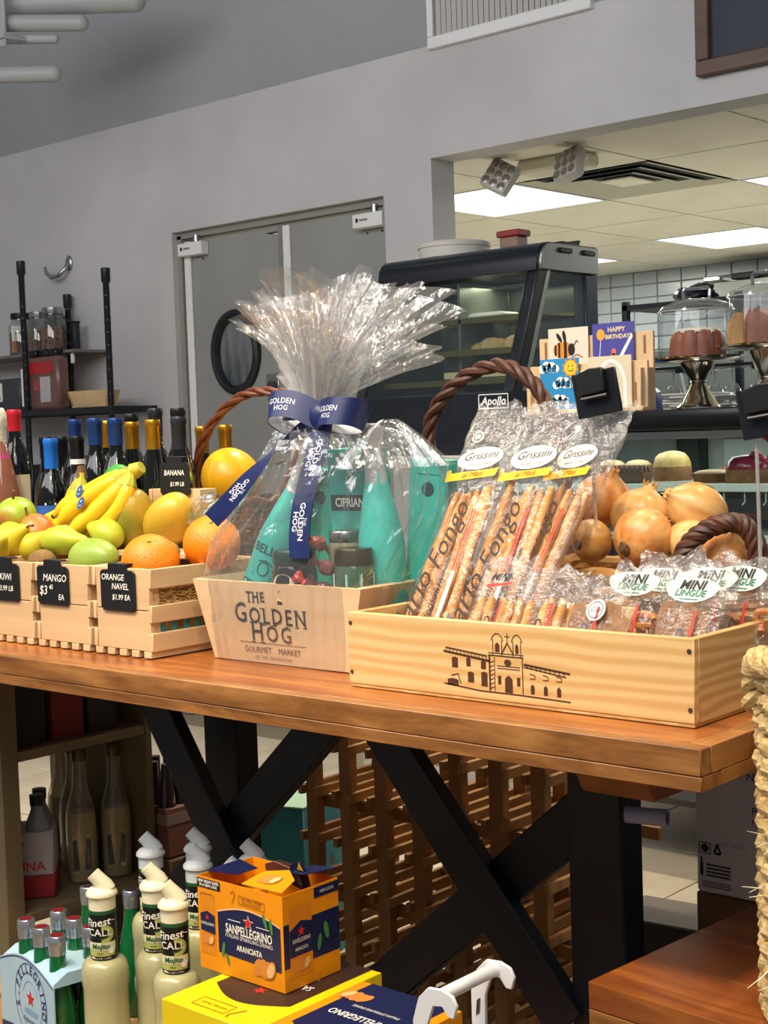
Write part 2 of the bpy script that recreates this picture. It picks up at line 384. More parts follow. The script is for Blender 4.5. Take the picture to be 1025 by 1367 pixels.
# emergency light
e = thing('emergency_light', 'white emergency light with two square lamp heads under kitchen ceiling', 'light', (-2.395, 3.36, 2.342))
obj('housing', B().box(-0.24, 0.07, -0.07, 0.07, -0.055, 0, 0.012), mat('cream_plastic', 'ddd6bf', 0.5), e)
for x, rz, ry in ((-0.24, 0.15, 0.5), (0.10, -0.15, -0.2)):
    hb = B().box(-0.062, 0.062, -0.05, 0.0, -0.062, 0.062, 0.012, 2); hd = obj('lamp_head', hb, mat('lamp_grey', 'b5b1aa', 0.3), e)
    hd.location = (x, -0.16, -0.085); hd.rotation_euler = (-0.35, ry, rz)
    lb = B()
    for a in range(3):
        for c in range(3): lb.lathe([(0.004, 0.004), (0.017, 0)], 10, Mx((-0.038 + a * 0.038, -0.052, -0.038 + c * 0.038), (PI / 2, 0, 0)))
    tag(obj('reflector_cups', lb, mat('cups', '8d8780', 0.25, 0.6), hd), kind='stuff')
    obj('neck', B().tube([(x, -0.07, -0.03), (x, -0.13, -0.07)], 0.012, 8), WHITE, e)

# air return grille on upper wall
g = thing('wall_vent', 'white louvred air grille high on the grey wall', 'vent', (-2.735, YW, 2.73))
for n_, q in (('frame_rail', (0, 0.74, 0, 0.045)), ('frame_rail', (0, 0.74, 0.4, 0.445)), ('frame_stile', (0, 0.03, 0.045, 0.4)), ('frame_stile', (0.71, 0.74, 0.045, 0.4))):
    obj(n_, B().box(q[0], q[1], -0.022, 0.012, q[2], q[3], 0.003), WHITE, g)
obj('backing', B().box(0.03, 0.71, 0.0, 0.01, 0.045, 0.4), mat('vent_dark2', '55534f', 0.8), g)
sl = None
for k in range(26):
    if sl is None: sl = obj('slat', B().box(-0.009, 0.009, -0.0012, 0.0012, 0, 0.355), mat('slat_white', 'd2cfc8', 0.5), g)
    else: sl = share('slat', sl.data, g, (0, 0, 0))
    sl.location = (0.05 + k * 0.0255, -0.010, 0.045); sl.rotation_euler = (0, 0, 0.9)
# framed board top right
m = thing('menu_board', 'dark navy board in brown wooden frame, top right of wall', 'board', (-1.585, YW, 2.415))
BROWN = wood('brown_frame', '4f3a2d', '6b5040', axis=0, scale=20, rough=0.5)
for q in ((0, 0.9, 0, 0.05), (0, 0.9, 0.55, 0.6), (0, 0.05, 0.05, 0.55), (0.85, 0.9, 0.05, 0.55)): obj('frame_rail', B().box(q[0], q[1], -0.035, 0, q[2], q[3], 0.004), BROWN, m)
obj('panel', B().box(0.05, 0.85, -0.015, 0, 0.05, 0.55), mat('navy_board', '232a3a', 0.55), m)
# wall hook
h = thing('wall_hook', 'silver robe hook on the grey wall above the jars', 'hook', (-5.09, YW, 2.125))
obj('plate', B().lathe([(0.024, 0), (0.024, 0.008), (0.014, 0.016)], 20, Mx((0.03, 0, 0.03), (PI / 2, 0, 0), (1, 1.6, 1))), STEEL, h)
obj('prong', B().tube([(0.03, -0.01, 0.03), (0.03, -0.03, 0.0), (0.0, -0.05, -0.03), (-0.05, -0.055, -0.035), (-0.09, -0.055, -0.01), (-0.10, -0.055, 0.02)], [0.011, 0.011, 0.011, 0.011, 0.010, 0.008], 10), STEEL, h)
# white pipes, top left
for n_, (a, b_), r in (('white pipe of the top row with rounded end, upper left corner', ((-4.35, 2.04, 3.01), (-4.08, 2.28, 3.0)), 0.034), ('thin white pipe under the top row, upper left corner', ((-4.4, 2.02, 2.95), (-4.18, 2.22, 2.945)), 0.02),
                       ('fat white pipe lowest of the group, upper left corner', ((-4.36, 2.03, 2.80), (-4.17, 2.2, 2.797)), 0.034), ('white duct touching the top edge, upper left corner', ((-4.4, 2.06, 3.10), (-3.95, 2.46, 3.10)), 0.05)):
    a, b_ = Vector(a), Vector(b_); d = (b_ - a).normalized()
    p = thing('pipe', n_, 'pipe', a - d * 0.2, 0, 'pipes below the ceiling')
    L = (b_ - a).length + 0.2
    obj('tube', B().tube([(0, 0, 0), d * L], r, 16), mat('pipe_paint', 'a9abab', 0.5), p)
    obj('end_cap', B().ell(d * L, r, r, r, 16, 8), mat('pipe_paint', 'a9abab'), p)
p = thing('pipe_hanger', 'white strap hanger holding the pipes, upper left corner', 'bracket', (-4.28, 2.09, 2.9))
obj('strap', B().box(-0.02, 0.02, -0.06, -0.045, 0.0, 0.6, 0.004), mat('pipe_paint', 'a9abab'), p); obj('clip', B().box(-0.03, 0.03, -0.075, 0.05, 0.03, 0.05, 0.004), mat('pipe_paint', 'a9abab'), p)
# ceiling spot at the top edge
p = thing('spot_lamp', 'small ceiling spot lamp glowing at the top edge', 'lamp', (-2.98, 1.92, 2.82))
obj('lamp_shade', B().lathe([(0.045, 0.0), (0.03, 0.10), (0.012, 0.12)], 20, None, cap=False), WHITE, p); obj('bulb', B().ell((0, 0, 0.02), 0.028, 0.028, 0.028), mat('bulb', 'fff1d0', 0.4, emit=14), p)
obj('stem', B().lathe([(0.01, 0.12), (0.01, 1.3)], 10), WHITE, p)

# ================================================================ BLACK WIRE SHELF, far left
sh = thing('wire_shelf', 'black wire shelf unit with two posts against the grey wall', 'shelf', (-5.5, 2.55, 0))
for x, y, z in ((0.46, 0.05, 2.145), (1.10, 0.05, 2.05), (0.46, 0.31, 2.0), (-0.4, 0.05, 2.1)):
    b = B().lathe([(0.0145, 0), (0.0145, z - 0.07), (0.021, z - 0.06), (0.021, z - 0.003), (0.017, z)], 14, Mx((x, y, 0)))
    po = obj('post', b, BLACK, sh)
    bb = B()
    for k in range(26): bb.lathe([(0.0158, 0.55 + k * 0.055), (0.0158, 0.556 + k * 0.055)], 12, Mx((x, y, 0)))
    tag(obj('groove_rings', bb, mat('groove', '2b3038', 0.3), po), kind='stuff')
for z in (1.435, 0.95, 0.45):
    b = B()
    b.box(-0.4, 1.10, 0.035, 0.06, z - 0.03, z, 0.003); b.box(-0.4, 1.10, 0.30, 0.32, z - 0.03, z, 0.003); b.box(1.085, 1.11, 0.05, 0.31, z - 0.03, z, 0.003)
    bd = obj('shelf_board', b, BLACK, sh); w = B()
    for k in range(30): w.box(-0.38 + k * 0.05, -0.376 + k * 0.05, 0.05, 0.31, z - 0.008, z)
    tag(obj('wires', w, BLACK, bd), kind='stuff')
gs = thing('wall_shelf', 'thin grey shelf with white bracket fixed to the wall', 'shelf', (-5.6, 2.68, 1.70))
obj('board', B().box(-0.3, 0.83, 0, 0.22, 0, 0.014, 0.002), mat('shelf_grey', '77706a', 0.5), gs); obj('bracket', B().box(0.78, 0.795, 0.02, 0.035, -0.05, 0, 0.002), WHITE, gs)
def jar(name, x, y, z, r, h, fill, label, lid='steel', group='jars on the grey wall shelf'):
    j = thing(name, label, 'jar', (x, y, z), 0, group)
    obj('contents', B().lathe([(r * 0.9, 0.004), (r * 0.92, h * 0.55), (0, h * 0.58)], 18), mat('spice_' + fill, fill, 0.8, h2='5a4034', scale=60), j)
    obj('jar_glass', B().lathe([(r * 0.95, 0), (r, 0.01), (r, h * 0.68), (r * 0.72, h * 0.82), (r * 0.72, h * 0.86)], 20), glass('jar_glass', 'eef2ee', 0.1), j)
    obj('lid', B().lathe([(r * 0.78, h * 0.86), (r * 0.8, h * 0.88), (r * 0.8, h * 0.99), (r * 0.74, h)], 20), STEEL if lid == 'steel' else BLKPL, j)
    return j
j1 = jar('spice_jar', -5.35, 2.80, 1.714, 0.062, 0.215, '6b4a3a', 'black lidded jar with orange label, left of shelf post', 'black')
j1.rotation_euler.z = 0.7
flat(j1, [rect(-0.035, 0.035, 0.02, 0.15)], PAPER, lambda x, y, e: Vector((0.0635 * math.sin(x / 0.0635), -0.0635 * math.cos(x / 0.0635), y)), name='label')
flat(j1, [rect(-0.034, 0.034, 0.022, 0.075)], mat('orange_label', 'b06a35', 0.6), lambda x, y, e: Vector((0.0638 * math.sin(x / 0.0638), -0.0638 * math.cos(x / 0.0638), y)), name='label')
jar('spice_jar', -5.20, 2.80, 1.714, 0.06, 0.21, '8c6d58', 'steel lidded jar of brown spice just right of shelf post')
jar('spice_jar', -5.115, 2.84, 1.714, 0.05, 0.20, '705a55', 'middle steel lidded jar of dark spice, partly hidden')
jar('spice_jar', -5.02, 2.755, 1.714, 0.064, 0.215, '9c6b58', 'steel lidded jar of reddish spice, right end of row')
t = thing('storage_tin', 'small dark upright tin at the right end of the jar row', 'tin', (-4.935, 2.82, 1.714))
obj('body', B().box(-0.012, 0.014, -0.015, 0.02, 0, 0.145, 0.004), mat('tin_dark', '23262c', 0.5), t); obj('rim', B().box(-0.014, 0.016, -0.017, 0.022, 0.136, 0.146, 0.002), BLKPL, t)
# on the black shelf
t = thing('spice_carton', 'red and brown clear tub with black clip lids on black shelf', 'box', (-4.975, 2.62, 1.436))
obj('body', B().box(-0.135, 0.16, 0, 0.07, 0, 0.25, 0.012), mat('tub', '7a5a52', 0.3, h2='6a4a44', scale=6), t)
obj('red_band', B().box(-0.06, 0.12, -0.003, 0.0, 0.17, 0.225), mat('red_band', 'b02a2c', 0.5), t)
obj('label', B().box(0.02, 0.10, -0.003, 0.0, 0.035, 0.155), mat('greylabel', 'b9b4b4', 0.6), t); obj('label', B().box(-0.13, -0.08, -0.003, 0.0, 0.02, 0.2), PAPER, t)
obj('label', B().box(-0.03, 0.015, -0.003, 0.0, 0.09, 0.14), mat('pinklabel', 'a5494a', 0.6), t)
for x in (-0.06, 0.03, 0.10): obj('clip', B().box(x - 0.03, x + 0.03, 0.015, 0.06, 0.25, 0.285, 0.005), BLKPL, t)
t = thing('storage_bin', 'dark grey storage bin with white tag, left edge of shelf', 'box', (-5.25, 2.62, 1.436))
obj('bin', B().box(-0.2, 0.13, 0, 0.2, 0, 0.16, 0.012), mat('bin', '3c3f45', 0.5), t); tg = obj('tag', B().box(-0.10, -0.02, -0.003, 0, 0.05, 0.14), PAPER, t)
flat(tg, [ring(-0.06, 0.105, 0.022), rect(-0.085, -0.035, 0.06, 0.072)], INK, frame((0, -0.003, 0), (1, 0, 0), (0, 0, 1)))
t = thing('wooden_punnet', 'pale wooden punnet tray beside the shelf post', 'tray', (-4.63, 2.68, 1.436))
LW = wood('pale_wood', 'c9a877', 'd8bb8c', axis=0, scale=20)
n = 8; b = B().grid(lambda u, v: Vector(((0.12 + 0.03 * v) * math.cos(2 * PI * u + PI / 8) * 1.1, (0.07 + 0.02 * v) * math.sin(2 * PI * u + PI / 8) * 1.1, v * 0.075)), 8, 2, True)
obj('side_band', b, LW, t, 0); obj('base', B().prism(ring(0, 0, 0.12, 0.07, 8, PI / 8), 0.004, uy=(0, 1, 0)), LW, t)
# dim lower shelf stock
for i, (x, y, z, w, h_, c, lab) in enumerate(((-5.3, 2.66, 0.951, 0.3, 0.22, '4a4744', 'dim grey carton on the lower black shelf, farther left'), (-4.85, 2.66, 0.951, 0.34, 0.26, '5a5652', 'dim grey carton on the lower black shelf, nearer the post'))):
    t = thing('carton', lab, 'box', (x, y, z), 0, 'cartons on the lower black shelf'); obj('body', B().box(-w / 2, w / 2, 0, 0.2, 0, h_, 0.003), mat('carton' + c, c, 0.7), t)
    obj('packing_tape', B().box(-0.03, 0.03, -0.001, 0.2, h_, h_ + 0.001), mat('tape', '6b675f', 0.3), t)
# ================================================================ COUNTER AND WARMING CABINET
XF, ZU = (1, 0, 0), (0, 0, 1)
WG = glass('clear_glass', 'eef5f3', 0.04)
pc = thing('pastry_counter', 'glass fronted pastry counter with black top edge', 'counter', (-1.75, 1.93, 0))
obj('counter_top', B().box(0, 3.2, 0, 0.80, 1.258, 1.315, 0.008, 2), mat('black_gloss', '0c0e10', 0.22), pc)
obj('top_rail', B().box(0, 3.2, 0.012, 0.05, 1.235, 1.258, 0.003), mat('rail_alu', '6d7372', 0.3, 0.7), pc)
obj('front_glass', B().box(0.02, 3.18, 0.02, 0.026, 0.75, 1.236), WG, pc)
obj('back_panel', B().box(0, 3.2, 0.62, 0.66, 0.3, 1.25), mat('case_back', 'c9d6d2', 0.35, h2='bccac5', scale=3), pc)
obj('side_panel', B().box(0, 0.02, 0.02, 0.62, 0.3, 1.25), mat('case_side', '7f8a88', 0.3), pc)
obj('base', B().box(0, 3.2, 0.05, 0.66, 0.24, 0.74, 0.005), mat('counter_base', '3c3f42', 0.5), pc)
for x in (0.1, 1.6, 3.0): obj('foot', B().box(x, x + 0.06, 0.4, 0.46, 0, 0.2395), BLACK, pc)
obj('upright', B().box(0.28, 0.36, 0.56, 0.62, 0.76, 1.25, 0.003), mat('upright', '2b3533', 0.5), pc)
for z in (1.10, 0.965):
    s_ = obj('glass_shelf', B().box(0.03, 3.17, 0.05, 0.6, z, z + 0.012), mat('shelf_white', 'c7cfcd', 0.2), pc)
    obj('price_rail', B().box(0.03, 3.17, 0.034, 0.05, z - 0.008, z + 0.014, 0.002), mat('rail_white', 'dadfdd', 0.3), pc)
    k_ = B()
    for k in range(34): k_.tube([(0.06 + k * 0.06, 0.045, z - 0.008), (0.06 + k * 0.06, 0.045, z - 0.035), (0.06 + k * 0.06, 0.03, z - 0.042)], 0.0022, 5)
    tag(obj('rail_hooks', k_, mat('hook_white', 'c9cfcd', 0.4), s_), kind='stuff')
obj('ladle_red', B().tube([(0.55, 0.6, 1.235), (0.68, 0.58, 1.14)], 0.008, 8), mat('red_handle', 'a84a4a', 0.4), pc)
obj('steel_tray', B().box(0.42, 1.4, 0.60, 0.618, 1.13, 1.225, 0.003), mat('tray_bright', 'd2dedb', 0.25), pc)
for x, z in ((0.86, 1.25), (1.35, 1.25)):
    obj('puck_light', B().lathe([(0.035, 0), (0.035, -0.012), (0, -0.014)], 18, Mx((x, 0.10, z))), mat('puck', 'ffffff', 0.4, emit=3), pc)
area((-1.0, 2.2, 1.23), (-1.0, 2.2, 0), 1.2, 3.0, (1, 0.97, 0.9), sy=0.2)

def dome(b, c, r, h, n=20): b.lathe([(r, 0), (r, h * 0.3), (r * 0.93, h * 0.6), (r * 0.7, h * 0.85), (r * 0.35, h * 0.97), (0, h)], n, Mx(c)); return b
CRUST = mat('crust', '8c6238', 0.7, h2='6f4a28', scale=30, bump=0.3)
def pastry(name, lab, x, y, z, r, h, topmat, kind):
    t = thing(name, lab, 'pastry', (x, y, z), 0, 'pastries in the glass counter')
    if kind == 'ridged':
        obj('base', B().box(-r, r, -r * 0.6, r * 0.6, 0, h * 0.6, 0.004), topmat, t); b = B()
        for i in range(6):
            for j in range(3): b.lathe([(r * 0.17, 0), (r * 0.15, h * 0.2), (0, h * 0.45)], 8, Mx((-r + r * 2 * (i + 0.5) / 6, -r * 0.4 + j * r * 0.4, h * 0.58)))
        tag(obj('cream_peaks', b, topmat, t), kind='stuff')
    elif kind == 'tart':
        obj('shell', B().lathe([(r * 0.85, 0), (r, h * 0.7), (r * 0.94, h * 0.75), (r * 0.9, h * 0.55), (0, h * 0.55)], 24), CRUST, t); obj('filling', dome(B(), (0, 0, h * 0.5), r * 0.9, h * 0.5), topmat, t)
    else:
        obj('base', B().lathe([(r, 0), (r, h * 0.45), (r * 0.95, h * 0.5)], 24), CRUST, t); obj('topping', dome(B(), (0, 0, h * 0.42), r * 0.97, h * 0.58).wob(0.004, 60), topmat, t)
    return t
pastry('chocolate_slice', 'brown ridged chocolate slice at left in glass counter', -1.37, 2.07, 1.112, 0.05, 0.05, mat('choc', '6b4a33', 0.5), 'ridged')
pastry('cream_cake', 'round golden cream cake behind the ridged chocolate slice', -1.315, 2.2, 1.112, 0.055, 0.085, mat('goldcream', 'b89a52', 0.5, h2='d5bd7c', scale=30), 'cake')
pastry('cream_tart', 'flat tart with pale filling in the middle of counter', -1.13, 2.1, 1.112, 0.06, 0.035, mat('palefill', 'c7a877', 0.5), 'tart')
pastry('green_tart', 'low tart with dark green topping behind the flat tart', -1.14, 2.28, 1.112, 0.06, 0.045, mat('greenfill', '4c5a38', 0.5), 'tart')
rc = pastry('raspberry_cake', 'dome cake covered in dark raspberry glaze and berries', -1.0, 2.06, 1.112, 0.062, 0.075, mat('rasp', '6d1f33', 0.2, h2='8c2b3f', scale=20), 'cake')
for k in range(12):
    a = k * 2.4; obj('raspberry', B().ell((0.03 + 0.028 * math.cos(a), 0.01 + 0.03 * math.sin(a), 0.066 + 0.01 * math.sin(a * 3)), 0.011, 0.011, 0.011, 8, 6), mat('berry', 'b02b45', 0.35, bump=0.4, bscale=300), rc)
pastry('raspberry_tart', 'raspberry tart at right edge of the glass counter', -0.88, 2.12, 1.112, 0.06, 0.06, mat('berry', 'b02b45'), 'cake')
for i, x in enumerate((-1.55, -1.46)):
    pastry('pale_slice', ('pale sponge slice at far left behind the bag', 'second pale sponge slice from the left in counter')[i], x, 2.25, 1.112, 0.045, 0.06, mat('sponge', 'c9b48a', 0.7), 'tart')

# warming cabinet
WC = thing('warming_cabinet', 'black heated food display cabinet with sloping glass front', 'cabinet', (-2.41, 1.93, 1.20))
w_ = 0.65
obj('plinth', B().prism([(0.095, 0), (0.59, 0), (0.59, 0.19), (0.10, 0.19), (0.095, 0.186)], w_, (0, 0, 0), (0, 1, 0), (0, 0, 1)), BLACK, WC)
obj('hood', B().prism([(0.255, 0.56)] + [(0.32 - 0.065 * math.cos(a), 0.59 + 0.06 * math.sin(a)) for a in (0, 0.4, 0.8, 1.2, PI / 2)] + [(0.59, 0.65), (0.59, 0.56)], w_ - 0.004, (0, 0, 0), (0, 1, 0), (0, 0, 1)), mat('hood_black', '10151d', 0.3), WC)
he = obj('hood_end', B().prism([(0.262, 0.562)] + [(0.325 - 0.06 * math.cos(a), 0.59 + 0.055 * math.sin(a)) for a in (0, 0.4, 0.8, 1.2, PI / 2)] + [(0.585, 0.645), (0.585, 0.562)], 0.012, (w_ - 0.004, 0, 0), (0, 1, 0), (0, 0, 1), 0.002), mat('brushed', '8f9290', 0.35, 0.9), WC)
for y in (0.36, 0.49): obj('vent_slot', B().box(w_ + 0.006, w_ + 0.016, y, y + 0.07, 0.618, 0.634, 0.004), BLKPL, he)
for x in (0.0, w_ - 0.045): obj('front_post', B().prism([(0.115, 0.18), (0.16, 0.18), (0.31, 0.57), (0.265, 0.57)], 0.045, (x, 0, 0), (0, 1, 0), (0, 0, 1), 0.004), BLACK, WC)
obj('steel_edge', B().prism([(0.163, 0.19), (0.185, 0.19), (0.33, 0.57), (0.312, 0.57)], 0.02, (w_ - 0.02, 0, 0), (0, 1, 0), (0, 0, 1)), mat('steel_lip', 'a9aca4', 0.35, 0.8), WC)
obj('rear_post', B().box(w_ - 0.05, w_, 0.52, 0.59, 0.17, 0.56, 0.004), mat('post_blue', '2d3b46', 0.3), WC)
obj('front_glass', B().prism([(0.12, 0.19), (0.125, 0.19), (0.275, 0.565), (0.27, 0.565)], w_ - 0.09, (0.045, 0, 0), (0, 1, 0), (0, 0, 1)), WG, WC)
obj('side_glass', B().prism([(0.185, 0.19), (0.52, 0.19), (0.52, 0.56), (0.33, 0.56)], 0.005, (w_ - 0.012, 0, 0), (0, 1, 0), (0, 0, 1)), WG, WC)
obj('side_wall', B().prism([(0.13, 0.19), (0.59, 0.19), (0.59, 0.56), (0.28, 0.56)], 0.01, (0.0, 0, 0), (0, 1, 0), (0, 0, 1)), STEEL, WC)
obj('back_wall', B().box(0.01, w_ - 0.01, 0.57, 0.59, 0.17, 0.56), mat('cab_back', '6c7472', 0.25, 0.4, h2='515a5a', scale=4), WC)
BRASS = mat('shelf_brass', '8a7a4c', 0.3, 0.7)
for y, z in ((0.30, 0.425), (0.25, 0.32), (0.21, 0.225)):
    wr = B(); wr.box(0.05, w_ - 0.05, y, y + 0.012, z - 0.008, z + 0.012, 0.002); wr.box(0.05, w_ - 0.05, 0.555, 0.567, z + 0.01, z + 0.022)
    rk = obj('rack_shelf', wr, BRASS, WC); rw = B()
    for k in range(22): rw.box(0.06 + k * 0.025, 0.0625 + k * 0.025, y, 0.56, z + 0.004, z + 0.008)
    tag(obj('rack_wires', rw, BRASS, rk), kind='stuff')
obj('divider', B().box(0.30, 0.31, 0.30, 0.56, 0.18, 0.55), mat('divider', '7d8782', 0.3, 0.5), WC)
lg = frame((0.42, 0.0, 0.10), XF, ZU); pl = obj('name_plate', B().box(0.535, 0.649, 0.0905, 0.0945, 0.138, 0.184, 0.002), BLKPL, WC)
fr_ = frame((0.592, 0.0905, 0.161), XF, ZU); flat(pl, stroke([(-0.055, -0.021), (0.055, -0.021), (0.055, 0.021), (-0.055, 0.021), (-0.055, -0.021)], 0.003), WHITE, fr_, name='plate_border')
text(pl, 'Apollo', 0.034, WHITE, fr_, shear=0.25, bold=0.001)
area((-2.1, 2.35, 1.74), (-2.1, 2.35, 1.3), 0.4, 1.3, (1, 0.85, 0.6), sy=0.1)
BUN = mat('bun', 'd9b98a', 0.6, h2='c49a62', scale=25)
for i, (x, y, z, rx, lab) in enumerate(((0.50, 0.36, 0.332, 0.055, 'pale bun at right on middle rack of warming cabinet'), (0.40, 0.36, 0.332, 0.05, 'golden roll left of the pale bun in warming cabinet'), (0.33, 0.38, 0.332, 0.035, 'small roll beside divider in warming cabinet'))):
    t = thing('bread_roll', lab, 'bread', (-2.41 + x, 1.93 + y, 1.20 + z), 0, 'rolls in the warming cabinet')
    obj('loaf', dome(B(), (0, 0, 0), rx, rx * 0.8).wob(0.003, 40, i), BUN, t); obj('score', B().tube([(-rx * 0.5, -rx * 0.25, rx * 0.7), (0, -rx * 0.3, rx * 0.74), (rx * 0.5, -rx * 0.25, rx * 0.7)], 0.004, 6), mat('score', 'a87c48', 0.7), t)
t = thing('paper_tray', 'white paper lined tray on the top rack of warming cabinet', 'tray', (-2.02, 2.32, 1.638)); obj('tray', B().box(-0.14, 0.06, -0.05, 0.08, 0, 0.012, 0.004), PAPER, t); obj('liner', B().box(-0.12, 0.04, -0.04, 0.06, 0.012, 0.017, 0.002), mat('liner', 'ddd8cc', 0.7), t)
t = thing('bread_plate', 'cream tray on the bottom rack of warming cabinet', 'tray', (-2.0, 2.20, 1.44)); obj('tray', B().box(-0.12, 0.12, -0.03, 0.10, 0, 0.014, 0.004), mat('cream_tray', 'd9c39a', 0.6), t); obj('rim', B().box(-0.125, 0.125, -0.035, -0.028, 0, 0.022, 0.002), mat('cream_tray', 'd9c39a'), t)
t = thing('cabinet_stand', 'pale stand beneath the black warming cabinet', 'stand', (-2.45, 1.95, 0)); obj('top', B().box(0, 0.68, 0, 0.62, 1.16, 1.2, 0.004), mat('stand', 'b5aea2', 0.5), t)
for x in (0.02, 0.62):
    for y in (0.02, 0.56): obj('leg', B().box(x, x + 0.04, y, y + 0.04, 0, 1.16), mat('stand', 'b5aea2'), t)
t = thing('food_tub', 'round cream tub lying on top of the warming cabinet', 'tub', (-2.22, 2.36, 1.85)); CT_ = mat('cream_tub', 'd8d2c6', 0.5)
obj('tub', B().lathe([(0.118, 0), (0.12, 0.036)], 32), CT_, t); obj('lid', B().lathe([(0.123, 0.034), (0.124, 0.046), (0.116, 0.052), (0, 0.052)], 32), CT_, t)
t = thing('food_box', 'small clear box with red lid on top of warming cabinet', 'box', (-2.05, 2.46, 1.85)); obj('box', B().box(-0.035, 0.04, -0.03, 0.03, 0, 0.06, 0.004), mat('tanbox', '9a7a68', 0.4), t); obj('lid', B().box(-0.045, 0.05, -0.035, 0.035, 0.06, 0.082, 0.004), mat('red_lid', '9c2f30', 0.4), t)
t = thing('serving_tongs_box', 'flat black tray on top right of warming cabinet', 'tray', (-1.88, 2.42, 1.85)); obj('tray', B().box(-0.08, 0.09, -0.05, 0.05, 0, 0.014, 0.004), BLKPL, t); obj('lip', B().box(-0.08, 0.09, 0.04, 0.05, 0.014, 0.022), BLKPL, t)

# ---------------------------------------------------------------- cake stands
SILV = mat('silver', 'd2ccbc', 0.16, 1.0)
DG = film('dome_glass', 'f4f7f8', 0.05, 0.03, 0.04, 0)
def cake_stand(x, y, z0, label):
    t = thing('cake_stand', label, 'cake stand', (x, y, 1.315), 0, 'silver cake stands on the counter')
    obj('pedestal', B().lathe([(0.062, 0), (0.062, 0.006), (0.055, 0.012), (0.046, 0.03), (0.03, 0.055), (0.02, 0.072), (0.023, 0.076), (0.02, 0.08), (0.034, 0.1), (0.048, z0 - 0.012), (0.05, z0 - 0.004)], 32), SILV, t)
    obj('plate', B().lathe([(0.05, z0 - 0.006), (0.125, z0 - 0.002), (0.135, z0 + 0.004), (0.137, z0 + 0.01), (0.13, z0 + 0.009), (0.12, z0 + 0.004), (0, z0 + 0.003)], 40), SILV, t)
    return t
def dome_cover(x, y, z, label):
    t = thing('cake_dome', label, 'cover', (x, y, z), 0, 'clear cake domes')
    obj('dome', B().lathe([(0.112, 0), (0.106, 0.125), (0.105, 0.132), (0.098, 0.142), (0.06, 0.158), (0.03, 0.163), (0, 0.164)], 40, cap=False), DG, t)
    obj('handle', B().tube([(-0.04, 0, 0.158), (-0.042, 0, 0.185), (-0.036, 0, 0.192), (0.036, 0, 0.192), (0.042, 0, 0.185), (0.04, 0, 0.158)], 0.005, 8), CHROME, t)
    rb = B(); rb.tube([(0.106 * math.cos(2 * PI * i / 40), 0.106 * math.sin(2 * PI * i / 40), 0.128) for i in range(40)], 0.0022, 6, True); obj('rim_line', rb, film('rimglass', 'ffffff', 0.25, 0.35, 0.1, 0), t)
cake_stand(-1.225, 2.2, 0.137, 'silver pedestal cake stand holding the iced brown ring cake')
cake_stand(-0.985, 2.15, 0.158, 'silver pedestal cake stand cut off at the right edge')
dome_cover(-1.225, 2.2, 1.463, 'clear dome with chrome handle over the iced ring cake')
dome_cover(-0.985, 2.15, 1.484, 'clear dome over the two tone ring cake, right edge')
def bundt(b, r, h, fl, top=0.92):
    def fn(u, v):
        a = 2 * PI * u; k = 1 + 0.09 * abs(math.cos(fl * a / 2)) ** 0.8 - 0.05
        prof = [(1.0, 0), (1.0, 0.35), (0.97, 0.7), (0.88, 0.92), (0.66, 1.0), (0.4, 0.93), (0.3, 0.7)]
        q = v * (len(prof) - 1); i = min(int(q), len(prof) - 2); f = q - i
        rr = prof[i][0] * (1 - f) + prof[i + 1][0] * f; zz = prof[i][1] * (1 - f) + prof[i + 1][1] * f
        return Vector((r * rr * k * math.cos(a), r * rr * k * math.sin(a), h * zz))
    b.grid(fn, 72, 13, True); return b
t = thing('bundt_cake', 'red brown fluted ring cake with white icing under dome', 'cake', (-1.225, 2.2, 1.456))
obj('cake', bundt(B(), 0.076, 0.082, 9), mat('bundt', '9a4c24', 0.45, h2='7c3614', scale=10), t)
def ic(u, v):
    a = 2 * PI * u; d = 0.028 * (0.5 + 0.5 * math.cos(9 * a)) ** 1.5; rr = 0.035 + v * 0.035
    return Vector((rr * math.cos(a), rr * math.sin(a), 0.086 - (d + 0.012) * max(0, v - 0.55) / 0.45 * 0.8 - 0.004 * (v - 0.5)))
obj('icing', B().grid(ic, 72, 8, True), mat('icing', 'ece0c8', 0.4), t)
t = thing('bundt_cake', 'tall ring cake half brown half yellow under right dome', 'cake', (-0.985, 2.15, 1.477))
obj('cake', bundt(B(), 0.08, 0.10, 7), mat('bundt2', '9a5a36', 0.5, h2='7c4022', scale=10), t)
obj('cut_face', B().prism([(-0.075, 0), (-0.02, 0), (-0.02, 0.06), (-0.03, 0.09), (-0.055, 0.09), (-0.072, 0.06)], 0.018, (0.0, -0.072, 0), XF, ZU, 0.006), mat('sponge_yellow', 'c08c3c', 0.7, h2='a8742c', scale=50), t)
# ---------------------------------------------------------------- card rack
PW = wood('rack_pine', 'd6b083', 'e6c79c', axis=2, scale=14, rough=0.5)
R = thing('card_rack', 'pale wooden two tier greeting card rack on the counter', 'rack', (-1.665, 2.0, 1.315), 0)
obj('back_board', B().box(0, 0.385, 0.05, 0.062, 0, 0.222, 0.002), PW, R); obj('front_board', B().box(0.0, 0.395, 0.0, 0.012, 0, 0.14, 0.002), PW, R)
obj('base_lip', B().box(0, 0.395, -0.028, 0.0, 0, 0.012, 0.002), PW, R)
for x in (0.0, 0.187, 0.372): obj('side_rib', B().box(x, x + 0.014, -0.02, 0.05, 0, 0.12, 0.002), PW, R); 
for x in (0.02, 0.355):
    for z in (0.03, 0.16): obj('slot', B().box(x, x + 0.008, -0.001 if z < 0.1 else 0.049, 0.0005 if z < 0.1 else 0.0505, z, z + 0.05), mat('slot_shadow', '8d6a42', 0.8), R)
